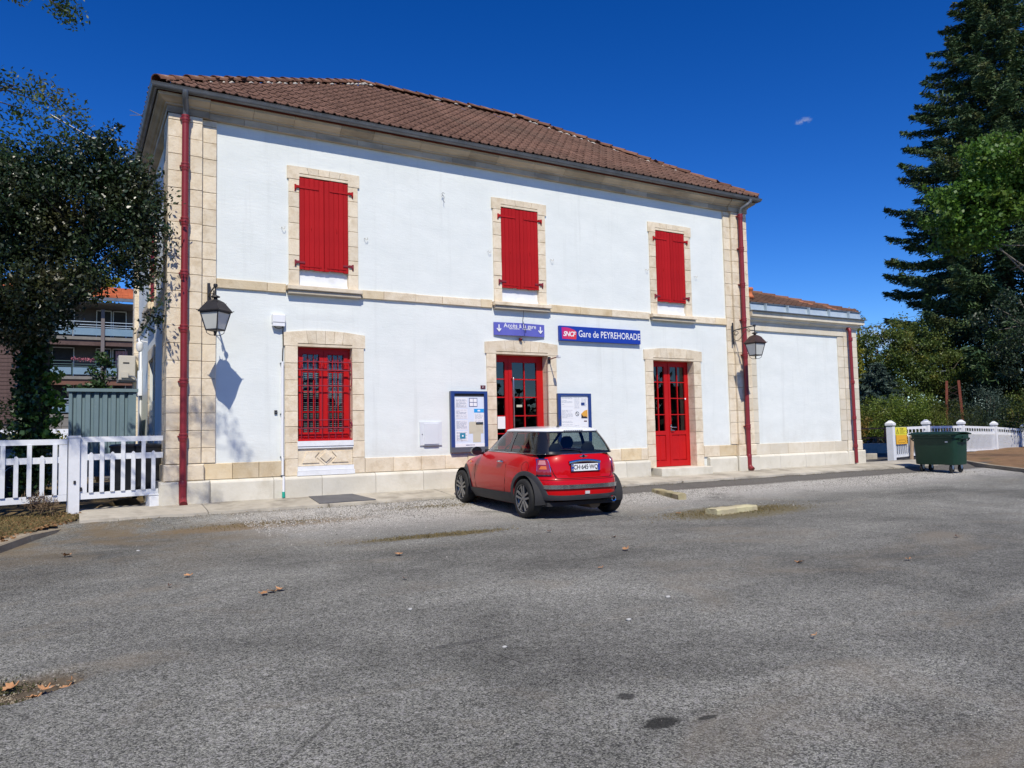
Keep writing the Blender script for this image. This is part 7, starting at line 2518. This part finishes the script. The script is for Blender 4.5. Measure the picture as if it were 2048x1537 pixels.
# ------------------------------------------------------------------ apartment house behind the yard
def bx(x, y=0): return -1.37 + (x + 1.37) * 2.07
o = thing('apartment_house', 'three storey apartment house with brown cladding, glass balconies and an orange tile roof', 'building', (-3, 48, 0), world=True)
AY = 48.0
WOOD = mat('brown_cladding', (.075, .045, .04), (.12, .075, .065), 5, .85)
APW = mat('apartment_wall', (.10, .085, .08), (.14, .12, .11), 3, .9)
BG = mat('balcony_glass', (.16, .24, .30), (.20, .28, .34), 2, .15, spec=.6)
x0, x1 = -17.0, 2.6
MB().box(x0, x1, AY + 2.2, AY + 12, -.2, 11.0).build('wall', APW, o)
for k, z in enumerate((3.05, 5.75, 8.6)):
    f = part_empty('balcony', o)
    MB().box(-3.4 if k else -3.0, x1, AY, AY + 2.19, z - .22, z).build('slab', CONCRETE_D, f)
    for xx in np.arange(-3.3, x1 - .9, 1.95):
        MB().box(xx + .04, xx + 1.88, AY - .01, AY + .02, z + .12, z + .62).build('glass_panel', BG, f)
    m = MB()
    for zz in (1.08, .86, .70): m.box(-3.4, x1, AY - .02, AY + .02, z + zz - .02, z + zz + .02)
    for xx in np.arange(-3.3, x1, 1.95): m.box(xx - .02, xx + .02, AY - .02, AY + .02, z, z + 1.08)
    m.build('railing', ZINC_B if k != 1 else mat('green_rail', (.07, .12, .11), rough=.5), f)
    MB().box(-3.4, x1, AY + .1, AY + .35, z - .62, z - .25).build('beam', mat('brown_beam%d' % 1, (.16, .075, .05), rough=.8) if k == 1 else WOOD, f)
    for xx, ww, mt in ((-2.6, 1.3, DARKROOM), (.2, .9, DARKROOM), (1.3, .8, DARKROOM)):
        w_ = part_empty('window', f)
        MB().box(xx, xx + ww, AY + 2.12, AY + 2.19, z + .1, z + 2.2).build('pane', mt, w_)
        m = MB(); m.box(xx - .06, xx, AY + 2.1, AY + 2.19, z, z + 2.25); m.box(xx + ww, xx + ww + .06, AY + 2.1, AY + 2.19, z, z + 2.25); m.box(xx - .06, xx + ww + .06, AY + 2.1, AY + 2.19, z + 2.2, z + 2.27)
        m.build('frame', WHITEP, w_)
for xx in (-.05,):
    MB().box(xx + .45, xx + .68, AY - .12, AY + .1, -.2, 10.6).build('timber_post', mat('grey_timber', (.16, .14, .14), rough=.85), o)
PK = mat('pink_curtain', (.50, .30, .36), rough=.8); BC = mat('blue_curtain', (.12, .18, .34), rough=.8)
MB().grid([[(1.45 + .08 * i, AY + 2.05 + .04 * (i % 2), z) for i in range(11)] for z in (5.9, 7.85)]).build('curtain', PK, o)
MB().grid([[(.75 + .04 * i, AY + 2.05 + .04 * (i % 2), z) for i in range(6)] for z in (5.9, 7.85)]).build('curtain', BC, o)
V, F = leaf_arrays(clumps(np.array([(-1.3 + .18 * i, AY - .05, 6.95) for i in range(8)]), 22, .18), .10, .8)
np_mesh('flowers', V, F,  leaf_mat('pink_flower', (.35, .10, .14), (.55, .22, .26), None, .7, .2), o, kind='stuff')
m = MB()
cl = part_empty('cladding', o)
bd_ = MB().box(-16.9, -4.2, 0, .08, 0, .235).mesh('board', WOOD)
for k in range(30):
    inst('board', bd_, cl, (0, AY - .3 + .02 * (k % 2), 2.4 + k * .262))
MB().box(-17, -4.2, AY - .2, AY + 2.1, -.2, 10.6).build('side_wing', APW, o)
m = MB()
stn = part_empty('stone_wall', o)
for j in range(3):
    for i in range(6):
        MB().stone(-3.4 + i * .72 + .01, -3.4 + (i + 1) * .72 - .01, AY - .05, AY + .1, .9 + j * .62 + .01, .9 + (j + 1) * .62 - .01, .02).build('stone', CONCRETE_D, stn)
MB().box(-8, 2.5, AY - 4.1, AY - 3.9, -.2, 1.95).build('garden_wall', WHITEP, o)
rf = part_empty('roof', o)
RP = [[(x, AY - .9 + 3.0 * f, 11.35 + 1.25 * f) for x in np.linspace(-18, 3.4, 4)] for f in (0, 1)]
MB().grid(RP).build('roof_deck', TILE_OR, rf)
m = MB()
for j in range(9):
    for i in range(16):
        xx = -2.8 + i * .38
        f = j / 9
        m.box(xx, xx + .36, AY - .9 + 3 * f, AY - .9 + 3 * (f + .115), 11.37 + 1.25 * f + .0, 11.37 + 1.25 * f + .10)
m.build('tiles', TILE_OR, rf, kind='stuff')
MB().box(-18, 3.4, AY - 1.0, AY - .85, 11.12, 11.34).build('gutter', ZINC, rf)
MB().box(-18, 3.3, AY - .8, AY + 2.2, 10.95, 11.0).build('soffit', CONCRETE_D, rf)

# ------------------------------------------------------------------ a few clouds, far off
def cloud(label, c, blobs, dens, nsc=.035):
    o = MB()
    for (dx, dy, dz, rx, ry, rz) in blobs:
        P = [[(c[0] + dx + rx * math.sin(t_) * math.cos(a), c[1] + dy + ry * math.sin(t_) * math.sin(a), c[2] + dz + rz * math.cos(t_)) for a in [2 * math.pi * k / 16 for k in range(16)]] for t_ in np.linspace(.02, 3.12, 9)]
        o.grid(P, flip=True, closed=True)
        o.add(P[0], [tuple(range(16))]); o.add(P[-1], [tuple(range(15, -1, -1))])
    t = NT('cloud_vapour')
    t.t.nodes.remove(t.b)
    pv = t.n('ShaderNodeVolumeScatter')
    pv.inputs['Color'].default_value = rgb(1, 1, 1)
    n = t.noise(nsc, 5, .65)
    gd = t.n('ShaderNodeVectorMath', operation='DISTANCE')
    t.l(t.co(kind='Generated'), gd.inputs[0]); gd.inputs[1].default_value = (.5, .5, .5)
    fall = t.ramp(gd.outputs['Value'], .46, .12)
    t.l(t.math('MULTIPLY', fall, t.ramp(n, .46, .62, 0, dens)), pv.inputs['Density'])
    t.l(pv.outputs[0], t.out.inputs['Volume'])
    ob = o.build('cloud', t.m, None, 180, kind='stuff')
    ob['label'] = label
    return ob
cloud('one small white wisp of cloud in the blue sky', (835, 641, 407), [(0, 0, 0, 12, 15, 4.2)], .11, .13)
cloud('low white cloud behind the trees right of the annex', (1240, 866, 156), [(0, 0, 0, 60, 80, 34), (60, -60, -20, 70, 80, 30)], .03)
